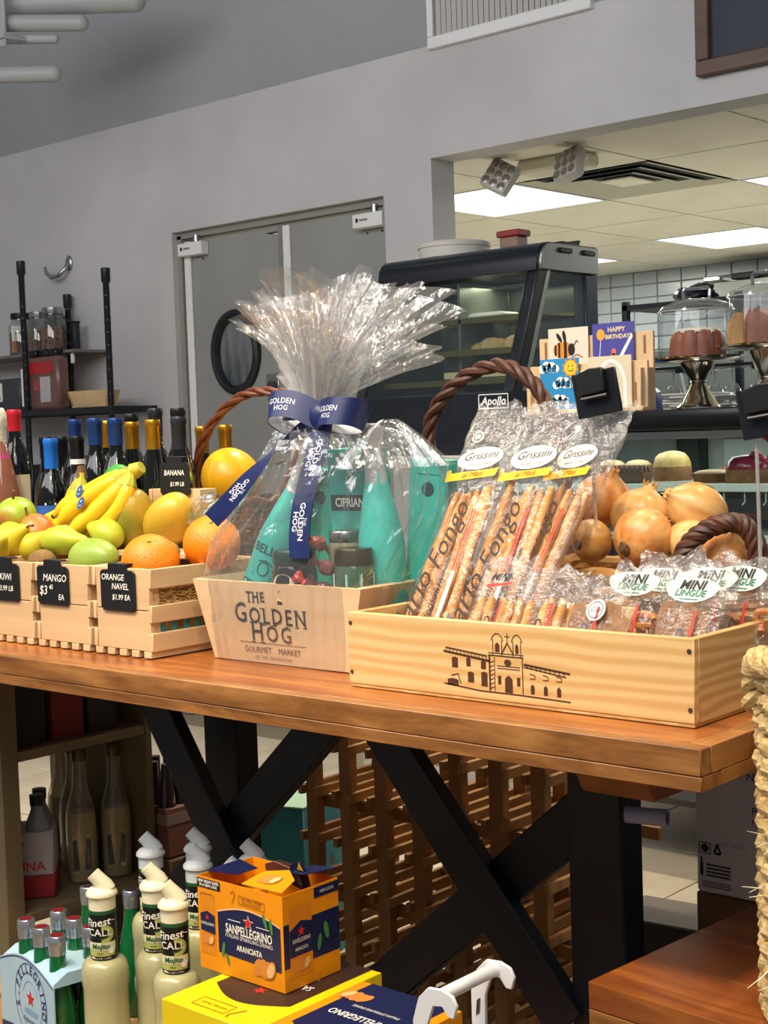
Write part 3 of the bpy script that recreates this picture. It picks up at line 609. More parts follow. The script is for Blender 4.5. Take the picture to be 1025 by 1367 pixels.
def card(name, lab, x0, x1, y, z0, z1, m):
    t = thing(name, lab, 'card', (-1.665 + (x0 + x1) / 2, 2.0 + y, 1.315 + z0), 0, 'greeting cards in the rack'); w, h = (x1 - x0) / 2, z1 - z0
    obj('card_sheet', B().box(-w, w, 0, 0.004, 0, h, 0.0008), m, t); return t, frame((0, 0, 0), XF, ZU), w, h
BEE = mat('bee_yellow', 'e0902c', 0.5)
t, fr_, w, h = card('bee_card', 'cream greeting card with a striped bee, back row', 0.04, 0.178, 0.04, 0.10, 0.248, mat('cream_card', 'e6dcc4', 0.5))
flat(t, [ring(-0.018, 0.085, 0.034, 0.024)], BEE, fr_); flat(t, [rect(-0.047, -0.04, 0.070, 0.1), rect(-0.034, -0.027, 0.063, 0.107), rect(-0.014, -0.004, 0.061, 0.109), ring(0.012, 0.085, 0.012, 0.018), ring(-0.03, 0.121, 0.006, 0.016, 12, 0.6), ring(-0.012, 0.124, 0.006, 0.018, 12, 0.2)] + stroke([(0.02, 0.095), (0.03, 0.11), (0.036, 0.104)], 0.003), INK, fr_, 0.0008)
flat(t, stroke([(0.0, 0.055), (0.03, 0.07), (0.05, 0.06)], 0.004), mat('card_red', 'b86a4a', 0.5), fr_)
t, fr_, w, h = card('birthday_card', 'violet happy birthday card with yellow balloon, back row', 0.193, 0.33, 0.04, 0.10, 0.252, mat('violet_card', '4c4a9a', 0.4))
flat(t, [ring(-0.04, 0.12, 0.014, 0.016)], mat('balloon', 'e6a93a', 0.5), fr_); flat(t, stroke([(-0.04, 0.104), (-0.045, 0.055)], 0.002) + [[(-0.066, 0.06), (-0.02, 0.045), (-0.02, 0.038), (-0.066, 0.05)], [(0.01, 0.042), (0.062, 0.12), (0.066, 0.11), (0.022, 0.04)]], PAPER, fr_)
flat(t, [rect(-0.066, -0.05, 0.0, 0.055)], mat('card_green', '6aa84a', 0.5), fr_); flat(t, [ring(0.0, 0.05, 0.012, 0.016), ring(0.002, 0.07, 0.008, 0.01)], mat('card_coral', 'd9745c', 0.5), fr_)
text(t, 'HAPPY', 0.019, mat('card_text', 'f0d8a0', 0.5), fr_, 0.012, 0.132, bold=0.0005); text(t, 'BIRTHDAY!', 0.017, MATS['card_text'], fr_, 0.018, 0.112, bold=0.0005)
t, fr_, w, h = card('get_well_card', 'blue get well soon card with smiling sun, front row', 0.044, 0.178, -0.012, 0.012, 0.158, mat('blue_card', '2f8fc4', 0.4))
for cx, cz in ((-0.035, 0.118), (0.012, 0.072), (0.0, 0.022)): flat(t, [ring(cx + dx, cz + dz, r_) for dx, dz, r_ in ((-0.022, 0, 0.013), (-0.008, 0.006, 0.016), (0.01, 0.004, 0.016), (0.024, 0, 0.012))][:4], PAPER, fr_)
flat(t, [star(0.04, 0.118, 0.03, 0.72, 10)], mat('sun_ray', 'e08a2c', 0.5), fr_, 0.0006); flat(t, [ring(0.04, 0.118, 0.021)], mat('sun_yellow', 'f2c832', 0.5), fr_, 0.0009)
flat(t, [ring(0.033, 0.123, 0.002), ring(0.047, 0.123, 0.002)] + stroke(arc(0.04, 0.115, 0.009, 0.007, PI, 2 * PI, 8), 0.002), INK, fr_, 0.0013)
for s_, x, z in (('Get', -0.034, 0.118), ('Well', 0.014, 0.074), ('Soon', 0.004, 0.024)): text(t, s_, 0.032, mat('card_teal', '2a6f96', 0.5), lambda a, b, e=0: fr_(a, b, 0.0012), x, z, bold=0.0006)
t, fr_, w, h = card('arch_card', 'cream card with white leaf arch, right of front row', 0.21, 0.352, -0.012, 0.012, 0.156, mat('cream_card2', 'ddd0b0', 0.5))
flat(t, stroke(arc(0.005, 0.055, 0.045, 0.075, PI, 0, 16) + [(0.05, 0.0)], 0.012), PAPER, fr_)
# ---------------------------------------------------------------- other counter and kitchen things
t = thing('blue_box', 'small bright blue folded box beside the card rack', 'box', (-1.44, 2.3, 1.315)); BL = mat('bright_blue', '1f55b0', 0.4)
obj('body', B().prism([(-0.03, 0), (0.04, 0), (0.036, 0.055), (0.012, 0.075), (0.0, 0.05), (-0.028, 0.07)], 0.06, bev=0.002), BL, t); obj('flap', B().prism([(-0.028, 0.06), (0.0, 0.05), (0.012, 0.075), (-0.01, 0.088)], 0.004, (0, 0.004, 0)), mat('bright_blue2', '2a66c8', 0.4), t)
t = thing('napkin_stack', 'loose pile of white wrapped napkins behind cake stand', 'napkins', (-1.40, 2.5, 1.315))
for k in range(6): obj('napkin', B().box(-0.09, 0.10, -0.05, 0.05, k * 0.009, k * 0.009 + 0.007, 0.003).xf(Mx((0.02 * math.sin(k * 2), 0, 0), (0, 0, 0.2 * math.sin(k * 1.7)))), mat('napkin', 'e8e8e6', 0.6), t)
t = thing('plate_stack', 'stack of white ridged bowls right of the cake stand', 'bowls', (-1.02, 2.52, 1.315))
for k in range(4): obj('bowl', B().lathe([(0.07, k * 0.012), (0.085, k * 0.012 + 0.03), (0.083, k * 0.012 + 0.034), (0.068, k * 0.012 + 0.008), (0, k * 0.012 + 0.008)], 26), mat('bowl_white', 'dfe6e4', 0.3), t)
t = thing('glass_rack', 'dark kitchen shelf with hanging glass stems beneath', 'shelf', (-2.3, 3.15, 1.468)); obj('board', B().box(0, 1.6, 0, 0.25, 0, 0.012, 0.002), BLACK, t)
for k in range(5): obj('rail', B().box(0.15 + k * 0.3, 0.16 + k * 0.3, 0, 0.25, -0.014, 0), BLACK, t)
for k in range(2): obj('upright', B().box(0.02 + k * 1.54, 0.05 + k * 1.54, 0.1, 0.14, -1.468, 0), BLACK, t)
wg0 = None
GW = film('wine_glass', 'e9efee', 0.16, 0.08, 0.05, 0)
for k in range(7):
    lab = 'upside down wine glass hanging under the dark kitchen shelf'
    if wg0 is None:
        wg0 = thing('wine_glass', lab, 'glass', (0, 0, 0), 0, 'glasses hanging under the kitchen shelf')
        obj('foot', B().lathe([(0.032, 0), (0.032, -0.003), (0.004, -0.006)], 18), GW, wg0); obj('bowl', B().lathe([(0.004, -0.006), (0.004, -0.05), (0.02, -0.06), (0.034, -0.085), (0.036, -0.11), (0.03, -0.14)], 18, cap=False), GW, wg0); w0 = wg0
    else: w0 = dup(wg0, (0, 0, 0), label=lab)
    w0.location = (-2.0 + k * 0.085, 3.22 + 0.03 * (k % 2), 1.466)
t = thing('utensil_jar', 'steel jar holding green and white kitchen brushes', 'jar', (-1.72, 3.05, 1.3)); obj('jar', B().lathe([(0.045, 0), (0.045, 0.06)], 20), STEEL, t)
for k, (dx, c) in enumerate(((-0.03, 'd9dfdc'), (-0.01, '3f7a44'), (0.012, '88a83c'), (0.03, 'd9dfdc'))): obj('brush_handle', B().tube([(dx * 0.5, 0, 0.01), (dx * 1.6, 0, 0.15)], 0.006, 8), mat('brush' + c, c, 0.4), t)
t = thing('prep_table', 'steel kitchen bench behind the pastry counter', 'table', (-2.6, 2.78 + 0.27, 0)); obj('top', B().box(0, 3.0, 0, 0.12, 1.27, 1.30, 0.003), STEEL, t)
for x in (0.05, 2.9): obj('leg', B().box(x, x + 0.04, 0.04, 0.08, 0, 1.27), STEEL, t)
t = thing('kitchen_rack', 'black kitchen rack on the far left behind warming cabinet', 'rack', (-2.35, 3.6, 0))
for x in (0, 0.5): obj('post', B().box(x, x + 0.025, 0, 0.025, 0, 1.77), BLACK, t)
for z in (1.0, 1.35, 1.735): obj('shelf_board', B().box(0, 0.525, 0, 0.3, z, z + 0.02), BLACK, t)
t = thing('purple_bag', 'crumpled dark purple bag on the black kitchen rack', 'bag', (-2.1, 3.75, 1.755))
obj('bag_body', B().ell((0, 0, 0.03), 0.10, 0.08, 0.035, 18, 10).wob(0.02, 14, 3), mat('purple', '2c2440', 0.4, h2='17141f', scale=20), t, 20); obj('bag_fold', B().ell((0.05, -0.03, 0.055), 0.05, 0.04, 0.02, 14, 8).wob(0.015, 30, 5), MATS['purple'], t, 20)
t = thing('range_hood', 'steel kitchen hood strip against the tiled wall', 'hood', (-4.02, 7.1, 2.07)); obj('hood_body', B().prism([(0, 0), (1.4, 0), (1.4, 0.11), (0.06, 0.10)], 0.4, (0, 0.4, 0), bev=0.004), mat('hood_grey', '7c8078', 0.4, 0.5), t); obj('lamp', B().box(0.1, 0.22, 0.0, 0.2, 0.11, 0.145, 0.008), CHROME, t); obj('lamp', B().box(0.3, 0.5, 0.0, 0.2, 0.11, 0.15, 0.008), BLKPL, t)
t = thing('dark_oven', 'dark kitchen unit standing below the tiled wall', 'cabinet', (-5.4, 6.9, 0)); obj('body', B().box(0, 2.6, 0, 0.55, 0, 1.75, 0.01), mat('oven', '3f4545', 0.4), t); obj('door', B().box(0.2, 1.2, -0.02, 0, 0.9, 1.6, 0.005), BLKPL, t)
# ================================================================ TABLE
TW = wood('table_wood', '7d451c', 'b87838', '98592a', axis=0, scale=26, stretch=0.10, rough=0.28, bump=0.12)
TW2 = wood('table_edge', '5f3c1a', 'b07c44', '8a5a2c', axis=0, scale=34, stretch=0.16, rough=0.42, bump=0.2)
TW3 = wood('table_end', '86542a', 'bd8648', 'a06c36', axis=1, scale=30, stretch=0.2, rough=0.42, bump=0.2)
DARKM = mat('navy_steel', '080b14', 0.5, h2='0a0f1c', scale=20)
T = thing('display_table', 'long heavy wooden display table with dark crossed legs', 'table', (0, 0, 0))
for k in range(8): obj('plank', B().box(-2.25, -0.03, 0.025 + k * 0.097, 0.025 + k * 0.097 + 0.0965, 0.868, 0.90, 0.0006), TW, T)
obj('front_edge', B().box(-2.25, 0, 0, 0.0245, 0.8665, 0.90, 0.0015), TW2, T); obj('lower_edge', B().box(-2.25, 0, 0, 0.05, 0.848, 0.866, 0.001), TW2, T)
obj('end_block', B().box(-0.0295, 0, 0.025, 0.12, 0.8665, 0.9, 0.001), TW3, T); obj('end_block', B().box(-0.0295, 0, 0.1205, 0.8, 0.8665, 0.9, 0.001), wood('table_end2', '6f431c', 'a8743c', axis=1, scale=30, rough=0.45), T)
obj('end_block', B().box(-0.05, 0, 0.0505, 0.8, 0.848, 0.866, 0.001), TW3, T); obj('underside', B().box(-2.2, -0.05, 0.05, 0.78, 0.85, 0.866), TW3, T)
def leg(x0, x1, y0, y1): obj('leg', B().box(x0, x1, y0, y1, 0, 0.848, 0.004), DARKM, T)
leg(-0.42, -0.322, 0.33, 0.39); leg(-1.36, -1.262, 0.42, 0.48); leg(-2.2, -2.11, 0.33, 0.39)
def brace(p0, p1, y, w=0.078, d=0.03):
    a, b = Vector((p0[0], y, p0[1])), Vector((p1[0], y, p1[1])); t = (b - a).normalized(); n_ = Vector((-t.z, 0, t.x)) * w / 2; bb = B()
    bb.prism([(0, -w / 2), ((b - a).length, -w / 2), ((b - a).length, w / 2), (0, w / 2)], d, a, t, (-t.z, 0, t.x), 0.003); obj('cross_brace', bb, DARKM, T)
brace((-0.852, 0.848), (-0.425, 0.355), 0.345); brace((-0.395, 0.692), (-0.93, 0.23), 0.375)
brace((-1.447, 0.848), (-1.08, 0.31), 0.345); brace((-0.866, 0.848), (-1.55, 0.215), 0.375)
obj('foot_rail', B().box(-2.2, -0.32, 0.335, 0.385, 0.10, 0.16, 0.003), DARKM, T)
bm_ = obj('support_beam', B().prism([(0.10, 0.0), (0.15, -0.085), (0.75, -0.085), (0.75, 0.0)], 0.12, (-0.31, 0.06, 0.848), (0, 1, 0), (0, 0, 1), 0.003), wood('beam_wood', '7a4524', 'a86a3c', axis=1, scale=20), T)
t = thing('paper_roll', 'small pale rolled sheet tucked under the table top by right leg', 'roll', (-0.262, 0.25, 0.728)); rb = B(); rb.lathe([(0.012, 0), (0.012, 0.06), (0.009, 0.06), (0.009, 0)], 16, Mx((0, 0, 0), (0, PI / 2, 0.25)), cap=False); obj('sheet', rb, mat('paper_blue', '8f9ab8', 0.4), t); obj('core', B().lathe([(0.0092, 0.003), (0.0092, 0.057)], 12, Mx((0, 0, 0), (0, PI / 2, 0.25))), INK, t)
BT = thing('wooden_bench', 'low heavy wooden bench in the bottom right corner', 'bench', (-0.188, 0.033, 0), -0.08)
for k in range(5): obj('plank', B().box(0.0, 0.8, 0.0 + k * 0.12, k * 0.12 + 0.119, 0.535, 0.57, 0.001), wood('bench_wood', '6a3414', 'a8642a', '84461e', axis=0, scale=22, stretch=0.12, rough=0.35), BT)
obj('front_edge', B().box(0, 0.8, 0, 0.6, 0.49, 0.534, 0.001), TW2, BT)
for x in (0.05, 0.69):
    for y in (0.06, 0.5): obj('leg', B().box(x, x + 0.06, y, y + 0.06, 0, 0.49, 0.003), DARKM, BT)

# ---------------------------------------------------------------- baskets
WICK = mat('wicker', '7a4326', 0.45, h2='5a2c17', scale=60, stretch=(1, 1, 4)); WICKD = mat('wicker_dark', '54301f', 0.5, h2='3a1f13', scale=60); WICKL = mat('wicker_light', 'b98a4c', 0.5, h2='94662f', scale=50)
def handle(parent, pts, r, m, strands=3, turns=5.0, name='handle'):
    """twisted willow handle along a smooth arch"""
    P = [Vector(p) for p in pts]; n_ = 60; out = []
    def at(t):
        q = t * (len(P) - 1); i = min(int(q), len(P) - 2); f = q - i
        p0, p1, p2, p3 = P[max(i - 1, 0)], P[i], P[i + 1], P[min(i + 2, len(P) - 1)]
        return 0.5 * ((2 * p1) + (p2 - p0) * f + (2 * p0 - 5 * p1 + 4 * p2 - p3) * f * f + (3 * p1 - p0 - 3 * p2 + p3) * f ** 3)
    C_ = [at(i / n_) for i in range(n_ + 1)]
    h_ = thing(name, None, None); h_.parent = parent
    for s in range(strands):
        pp = []
        for i, c in enumerate(C_):
            tg = (C_[min(i + 1, n_)] - C_[max(i - 1, 0)]).normalized(); a = tg.cross(Vector((0.3, 1, 0.1))).normalized(); b = tg.cross(a)
            ph = 2 * PI * (s / strands + turns * i / n_); pp.append(c + (a * math.cos(ph) + b * math.sin(ph)) * r * 0.62)
        obj('willow_strand', B().tube(pp, r * 0.62, 7), m, h_)
def basket(t, rx, ry, h, m, rows, stakes=22, flare=1.15, rr=0.005):
    for k in range(rows):
        z = h * (k + 0.5) / rows; f = 1 + (flare - 1) * z / h; pts = []
        for i in range(stakes * 4):
            a = 2 * PI * i / (stakes * 4); w = 1 + 0.004 / rx * math.cos(stakes * a + PI * (k % 2)); pts.append((rx * f * w * math.cos(a), ry * f * w * math.sin(a), z))
        obj('woven_row', B().tube(pts, rr, 6, True), m, t)
    for i in range(stakes):
        a = 2 * PI * (i + 0.5) / stakes; obj('stake', B().tube([(rx * math.cos(a), ry * math.sin(a), 0), (rx * flare * math.cos(a), ry * flare * math.sin(a), h)], rr * 0.8, 6), m, t)
    pts = [(rx * flare * 1.01 * math.cos(2 * PI * i / 80), ry * flare * 1.01 * math.sin(2 * PI * i / 80), h + 0.004 * math.sin(2 * PI * i / 8)) for i in range(80)]
    obj('rim', B().tube(pts, rr * 1.7, 8, True), m, t); obj('base', B().lathe([(rx, 0), (rx, 0.006)], 32, None, 1, ry / rx), m, t)
bk = thing('wicker_basket', 'brown wicker basket with arched handle holding the yellow melon', 'basket', (-1.44, 0.60, 1.018), 0)
basket(bk, 0.105, 0.08, 0.13, WICKD, 11)
handle(bk, [(-0.12, 0, 0.08), (-0.115, 0, 0.20), (-0.06, 0, 0.29), (0.03, 0, 0.345), (0.11, 0, 0.355), (0.19, 0, 0.335), (0.21, 0, 0.25), (0.13, 0, 0.1)], 0.009, WICK, 3, 4)
b2 = thing('wicker_basket', 'brown wicker basket behind the gift, only its tall handle shows', 'basket', (-0.70, 0.56, 0.902), 0)
basket(b2, 0.13, 0.10, 0.12, WICKD, 8, 18)
handle(b2, [(-0.155, 0, 0.10), (-0.16, 0, 0.30), (-0.155, 0, 0.40), (-0.09, 0, 0.465), (0.0, 0, 0.49), (0.07, 0, 0.46), (0.11, 0, 0.40), (0.135, 0, 0.30), (0.14, 0, 0.10)], 0.0115, WICKD, 3, 6)
b3 = thing('onion_basket', 'low willow basket with thick looped handle holding the onions', 'basket', (-0.33, 0.50, 0.902), 0)
basket(b3, 0.22, 0.13, 0.15, WICKL, 10, 26, 1.06, 0.0065)
handle(b3, [(0.085, -0.13, 0.13), (0.10, -0.13, 0.19), (0.135, -0.12, 0.225), (0.175, -0.10, 0.232), (0.195, -0.09, 0.20), (0.198, -0.085, 0.14)], 0.0125, WICKD, 4, 4)
obj('packing', B().ell((0, 0, 0.08), 0.2, 0.12, 0.06, 20, 8), mat('straw_fill', 'a8834a', 0.9, h2='8d6a38', scale=60), b3)
# woven seagrass basket at the right edge
sg = thing('seagrass_basket', 'tall woven pale seagrass basket cut off at the right edge', 'basket', (0.152, 0.132, 0.572), 0)
SG = mat('seagrass', 'd9c08a', 0.75, h2='b8985c', scale=90, stretch=(1, 1, 3), bump=0.3)
for k in range(17):
    z = 0.013 + k * 0.0245; pts = []; nn_ = 96; rr = []
    for i in range(nn_):
        a = 2 * PI * i / nn_; pts.append(((0.122 + 0.003 * math.sin(i * 2.1 + k)) * math.cos(a), (0.122 + 0.003 * math.sin(i * 2.1 + k)) * math.sin(a), z + 0.002 * math.sin(i * 1.3 + k * 2)))
        rr.append(0.0122 + 0.0012 * math.cos(i * 1.05 + k * 2))
    obj('rope_coil', B().tube(pts, rr, 8, True), SG, sg)
obj('base', B().lathe([(0.122, 0), (0.122, 0.01)], 40), SG, sg)
for a0 in (3.75,):
    pts = [(0.13 * math.cos(a0 + d), 0.13 * math.sin(a0 + d), z) for d, z in ((-0.1, 0.37), (0.0, 0.415), (0.15, 0.43), (0.5, 0.432), (0.8, 0.43))]
    handle(sg, pts, 0.016, SG, 3, 3, 'braided_rim')
fb = B()
for k in range(26):
    z = random.choice((0.05, 0.155, 0.21)) + random.random() * 0.02; a = 3.9 + random.random() * 0.5; p0 = Vector((0.132 * math.cos(a), 0.132 * math.sin(a), z)); d = Vector((math.cos(a) + random.uniform(-.6, .6), math.sin(a) + random.uniform(-.6, .6), random.uniform(-.8, .8))) * 0.018
    fb.tube([p0, p0 + d], [0.0012, 0.0004], 4)
tag(obj('loose_fibres', fb, mat('fibre', 'eee2bd', 0.8), sg), kind='stuff')

# ================================================================ FRUIT CRATES
PINE = wood('crate_pine', 'c6a276', 'd8b98c', axis=0, scale=22, stretch=0.08, rough=0.6); PINEV = wood('crate_pine_side', 'caa87c', 'dcc094', axis=1, scale=22, stretch=0.08, rough=0.6)
STRAW = mat('wood_wool', 'd2ad6c', 0.8, h2='a87f42', scale=80)
def straw(parent, x0, x1, y0, y1, z0, z1, n_, seed):
    rnd = random.Random(seed); b = B()
    for k in range(n_):
        p = Vector((rnd.uniform(x0, x1), rnd.uniform(y0, y1), rnd.uniform(z0, z1))); a = rnd.uniform(0, 2 * PI); c = rnd.uniform(-.5, .5); pts = []
        for i in range(5):
            pts.append(p.copy()); a += c; p = p + Vector((math.cos(a), math.sin(a), rnd.uniform(-.5, .5))) * 0.012
            p.x = min(max(p.x, x0), x1); p.y = min(max(p.y, y0), y1); p.z = min(max(p.z, z0), z1 + 0.004)
        b.tube(pts, 0.0011, 3, cap=False)
    tag(obj('wood_wool', b, STRAW, parent), kind='stuff')
def crate(name, label, x0, x1, y0=0.107, y1=0.37, z0=0.902, h=0.156, fine=False, parent_group='pale wooden fruit crates'):
    t = thing(name, label, 'crate', ((x0 + x1) / 2, (y0 + y1) / 2, z0), 0, parent_group); w, d = (x1 - x0) / 2, (y1 - y0) / 2
    for z_, zz in ((0.012, 0.082), (0.0835, h)):
        for y in (-d, d - 0.009): obj('front_board' if y < 0 else 'back_board', B().box(-w + 0.012, w - 0.006, y, y + 0.009, z_, zz, 0.001), PINE, t)
    for z_, zz in ((0.012, 0.044), (0.062, 0.092), (0.122, h)):
        for x in (-w, w - 0.009): obj('side_slat', B().box(x, x + 0.009, -d + (0.0 if x < 0 else -0.001), d, z_, zz, 0.001), PINEV, t)
    for x in (-w + 0.009, w - 0.024):
        for y in (-d + 0.009, d - 0.024): obj('corner_post', B().box(x, x + 0.015, y, y + 0.015, 0.012, h - 0.002), PINE, t)
    for k in range(5): obj('base_slat', B().box(-w + 0.004 + k * (2 * w - 0.03) / 4, -w + 0.024 + k * (2 * w - 0.03) / 4, -d - 0.001, d, 0.0, 0.0115, 0.0008), PINEV, t)
    obj('liner', B().box(-w + 0.011, w - 0.011, -d + 0.011, d - 0.011, 0.013, 0.118), mat('liner_card', 'a8854e', 0.9, h2='7d5f33', scale=50), t)
    straw(t, -w + 0.012, w - 0.011, -d + 0.011, d - 0.012, 0.118, 0.14, 220 if fine else 110, int(abs(x0) * 1000))
    return t
c3 = crate('fruit_crate', 'orange crate, right of the three front fruit crates, straw showing', -1.286, -1.12, fine=True)
c2 = crate('fruit_crate', 'mango crate, middle of the three front fruit crates', -1.460, -1.294)
c1 = crate('fruit_crate', 'kiwi crate, left of the three front fruit crates', -1.634, -1.468)
straw(c3, 0.0735, 0.0745, -0.12, 0.12, 0.092, 0.122, 90, 5)
tealb = B()
for k in range(5): tealb.lathe([(0.013, 0), (0.013, 0.04)], 10, Mx((0.0755 - 0.001, -0.09 + k * 0.03, 0.03)))
for k in range(4): obj('teal_roll', B().lathe([(0.012, 0.02), (0.012, 0.06)], 12, Mx((0.062, -0.10 + k * 0.027, 0.0))), mat('teal_paper', '2f8f96', 0.5), c3)
tealb.bm.free()
# raised rear crates, table top risers
c4 = crate('fruit_crate', 'small pale crate carrying the banana price sign, behind papayas', -1.44, -1.285, 0.372, 0.415, 1.018, 0.165, parent_group='rear crates')
rs = thing('wine_riser', 'dark riser shelf under the wine bottles behind the fruit', 'riser', (-1.75, 0.58, 0.902))
obj('top', B().box(-0.5, 0.62, -0.21, 0.215, 0.103, 0.115, 0.002), mat('riser', '4a3526', 0.6), rs)
for x in (-0.49, 0.6): obj('side_panel', B().box(x, x + 0.012, -0.19, 0.19, 0, 0.103), mat('riser', '4a3526'), rs)
fs = thing('fruit_riser', 'pale wooden tray under the papayas and bananas', 'tray', (-1.47, 0.30, 1.0595)); obj('tray', B().box(-0.29, 0.27, -0.045, 0.06, 0.0, 0.012, 0.002), PINE, fs); obj('lip', B().box(-0.29, 0.27, 0.055, 0.062, 0.012, 0.03), PINE, fs)

CHALK = mat('chalk', 'e9e6dc', 0.8); BOARD = mat('chalkboard', '0d1014', 0.55)
def sign(label, x, y, ztop, w, h, lines, tilt=0.0, rz=0.0):
    t = thing('price_sign', label, 'sign', (x, y, ztop - h), (tilt, 0, rz), 'black chalk price signs'); c = 0.006
    poly = [(-w / 2 + c, 0), (w / 2 - c, 0), (w / 2, c), (w / 2, h - 0.012), (w / 2 - c, h - 0.008), (w * 0.26, h - 0.008), (w * 0.26, h + 0.002), (-w * 0.26, h + 0.002), (-w * 0.26, h - 0.008), (-w / 2 + c, h - 0.008), (-w / 2, h - 0.012), (-w / 2, c)]
    obj('board', B().prism(poly, 0.003, bev=0.0006), BOARD, t); obj('clip', B().box(-w * 0.26, w * 0.26, -0.003, 0.014, h + 0.001, h + 0.004, 0.0008), BOARD, t)
    fr = frame((0, -0.003, 0), XF, ZU)
    for s_, size, lx, lz, al in lines: text(t, s_, size, CHALK, fr, lx, lz, al, xs=1.0, shear=0.15, bold=0.0002)
    return t
sign('chalk sign reading MANGO 3.45 EA on the middle crate', -1.400, 0.1055, 1.062, 0.096, 0.080, [('MANGO', 0.019, 0.008, 0.050, 'CENTER'), ('$3', 0.024, -0.028, 0.026, 'CENTER'), ('45', 0.012, -0.004, 0.033, 'CENTER'), ('EA', 0.015, 0.026, 0.015, 'CENTER')])
sign('chalk sign reading ORANGE NAVEL 1.99 EA on the right crate', -1.208, 0.1055, 1.062, 0.096, 0.080, [('ORANGE', 0.0155, -0.012, 0.059, 'CENTER'), ('NAVEL', 0.0155, 0.008, 0.043, 'CENTER'), ('$1.99 EA', 0.0135, 0.010, 0.024, 'CENTER')])
sign('chalk sign reading KIWI cut off at the left edge', -1.556, 0.1055, 1.062, 0.096, 0.080, [('KIWI', 0.018, 0.006, 0.046, 'CENTER'), ('$3.99 LB', 0.0145, 0.004, 0.024, 'CENTER')])
sign('chalk sign reading BANANA standing behind the papayas', -1.352, 0.3685, 1.243, 0.088, 0.072, [('BANANA', 0.0145, 0.0, 0.044, 'CENTER'), ('$1.99 LB', 0.0115, 0.008, 0.022, 'CENTER')], 0.0)

# ================================================================ FRUIT
SKIN = dict(rough=0.35)
ORG = mat('orange_skin', 'f08a14', 0.38, h2='e67a0c', scale=6, bump=0.25, bscale=260); STEM = mat('stem', '6b4a2a', 0.8)
def orange(label, x, y, z, r):
    t = thing('orange', label, 'orange', (x, y, z), (0.4, 0.5, 0), 'navel oranges')
    b = B().lathe([(0, -0.97 * r)] + [(r * math.cos(a), r * 0.97 * math.sin(a)) for a in [(-PI / 2) + PI * i / 14 for i in range(1, 14)]] + [(0, 0.93 * r)], 28); obj('fruit', b, ORG, t); obj('stem_scar', B().lathe([(0.004, 0), (0.003, 0.003), (0, 0.003)], 8, Mx((0, 0, 0.93 * r))), mat('scar', '7a8a3a', 0.7), t)
orange('lower navel orange at the front of the right crate', -1.196, 0.170, 1.062, 0.0525); orange('upper navel orange behind and right of the lower one', -1.140, 0.268, 1.090, 0.0525)
def oval(name, label, cat, x, y, z, r, l, rot, m, group, taper=0.0, stem=True, neck=0.0):
    """rounded fruit along local z: taper narrows the top, neck pulls a pear neck"""
    t = thing(name, label, cat, (x, y, z), rot, group); prof = [(0, -l)]
    for i in range(1, 18):
        a = -PI / 2 + PI * i / 18; k = math.sin(a); rr = r * math.cos(a) ** 0.9 * (1 - taper * (k + 1) / 2)
        if neck and k > 0: rr *= 1 - neck * math.sin(min(1, k * 1.25) * PI / 2)
        prof.append((max(rr, 0.0008), l * k))
    prof.append((0, l)); obj('fruit', B().lathe(prof, 26).wob(r * 0.05, 12, x * 10), m, t)
    if stem: obj('stem', B().tube([(0, 0, l * 0.97), (0.002, 0, l + 0.008), (0.006, 0.002, l + 0.018)], [0.003, 0.0022, 0.003], 7), STEM, t)
    return t
PEAR = mat('pear_skin', 'c8c83c', 0.42, h2='a8b42c', scale=14, bump=0.05, bscale=200); PEARY = mat('pear_yellow', 'dcc832', 0.42, h2='c2b428', scale=14)
oval('pear', 'yellow pear at far left, stem up to the right', 'pear', -1.66, 0.20, 1.092, 0.040, 0.055, (0.2, 1.1, 0.2), PEARY, 'pears', 0.1, True, 0.5)
oval('pear', 'green pear lying with its stem toward the mango', 'pear', -1.475, 0.19, 1.094, 0.031, 0.056, (0.1, 1.55, 0.35), PEAR, 'pears', 0.1, True, 0.5)
oval('pear', 'round green pear behind the stemmed one', 'pear', -1.43, 0.25, 1.105, 0.032, 0.044, (0.2, -1.2, 0.0), PEAR, 'pears', 0.1, False, 0.35)
oval('pear', 'yellow green pear cut off at the left edge, lowest', 'pear', -1.625, 0.135, 1.078, 0.030, 0.045, (0.1, 1.0, 0), PEARY, 'pears', 0.1, False, 0.4)
oval('pear', 'yellow pear beside kiwi, half hidden under green pear', 'pear', -1.56, 0.185, 1.083, 0.030, 0.042, (0.3, 0.9, 0.4), PEARY, 'pears', 0.1, True, 0.4)
oval('apple', 'green apple with red blush at far left', 'apple', -1.735, 0.26, 1.135, 0.042, 0.037, (0.3, 0.2, 0), mat('apple_skin', '9db83a', 0.3, h2='b8402c', scale=9, lo=0.55, hi=0.72), None, 0.0)
oval('red_pear', 'orange red round pear below the hanging banana', 'pear', -1.668, 0.262, 1.098, 0.041, 0.040, (0.2, -0.5, 0), mat('red_pear', 'd9622c', 0.4, h2='e08a3c', scale=10), None, 0.15)
oval('kiwi', 'brown kiwi just above the middle crate edge', 'kiwi', -1.485, 0.142, 1.058, 0.022, 0.032, (0, 1.5, 0.1), mat('kiwi_skin', '8a6a3c', 0.85, h2='70532c', scale=40, bump=0.3, bscale=400), None, 0, False)
oval('mango', 'green mango in front on the middle crate', 'mango', -1.372, 0.180, 1.062, 0.042, 0.062, (0.1, 1.45, 0.0), mat('mango_skin', '7fa03a', 0.35, h2='98b04c', scale=8, bump=0.05, bscale=160), None, 0.15, False)
oval('mango', 'dark green mango showing behind the lower orange', 'mango', -1.255, 0.245, 1.066, 0.030, 0.042, (0.1, 1.4, 0.2), mat('mango_dark', '7a7a3a', 0.4, h2='a8783c', scale=9), None, 0.1, False)
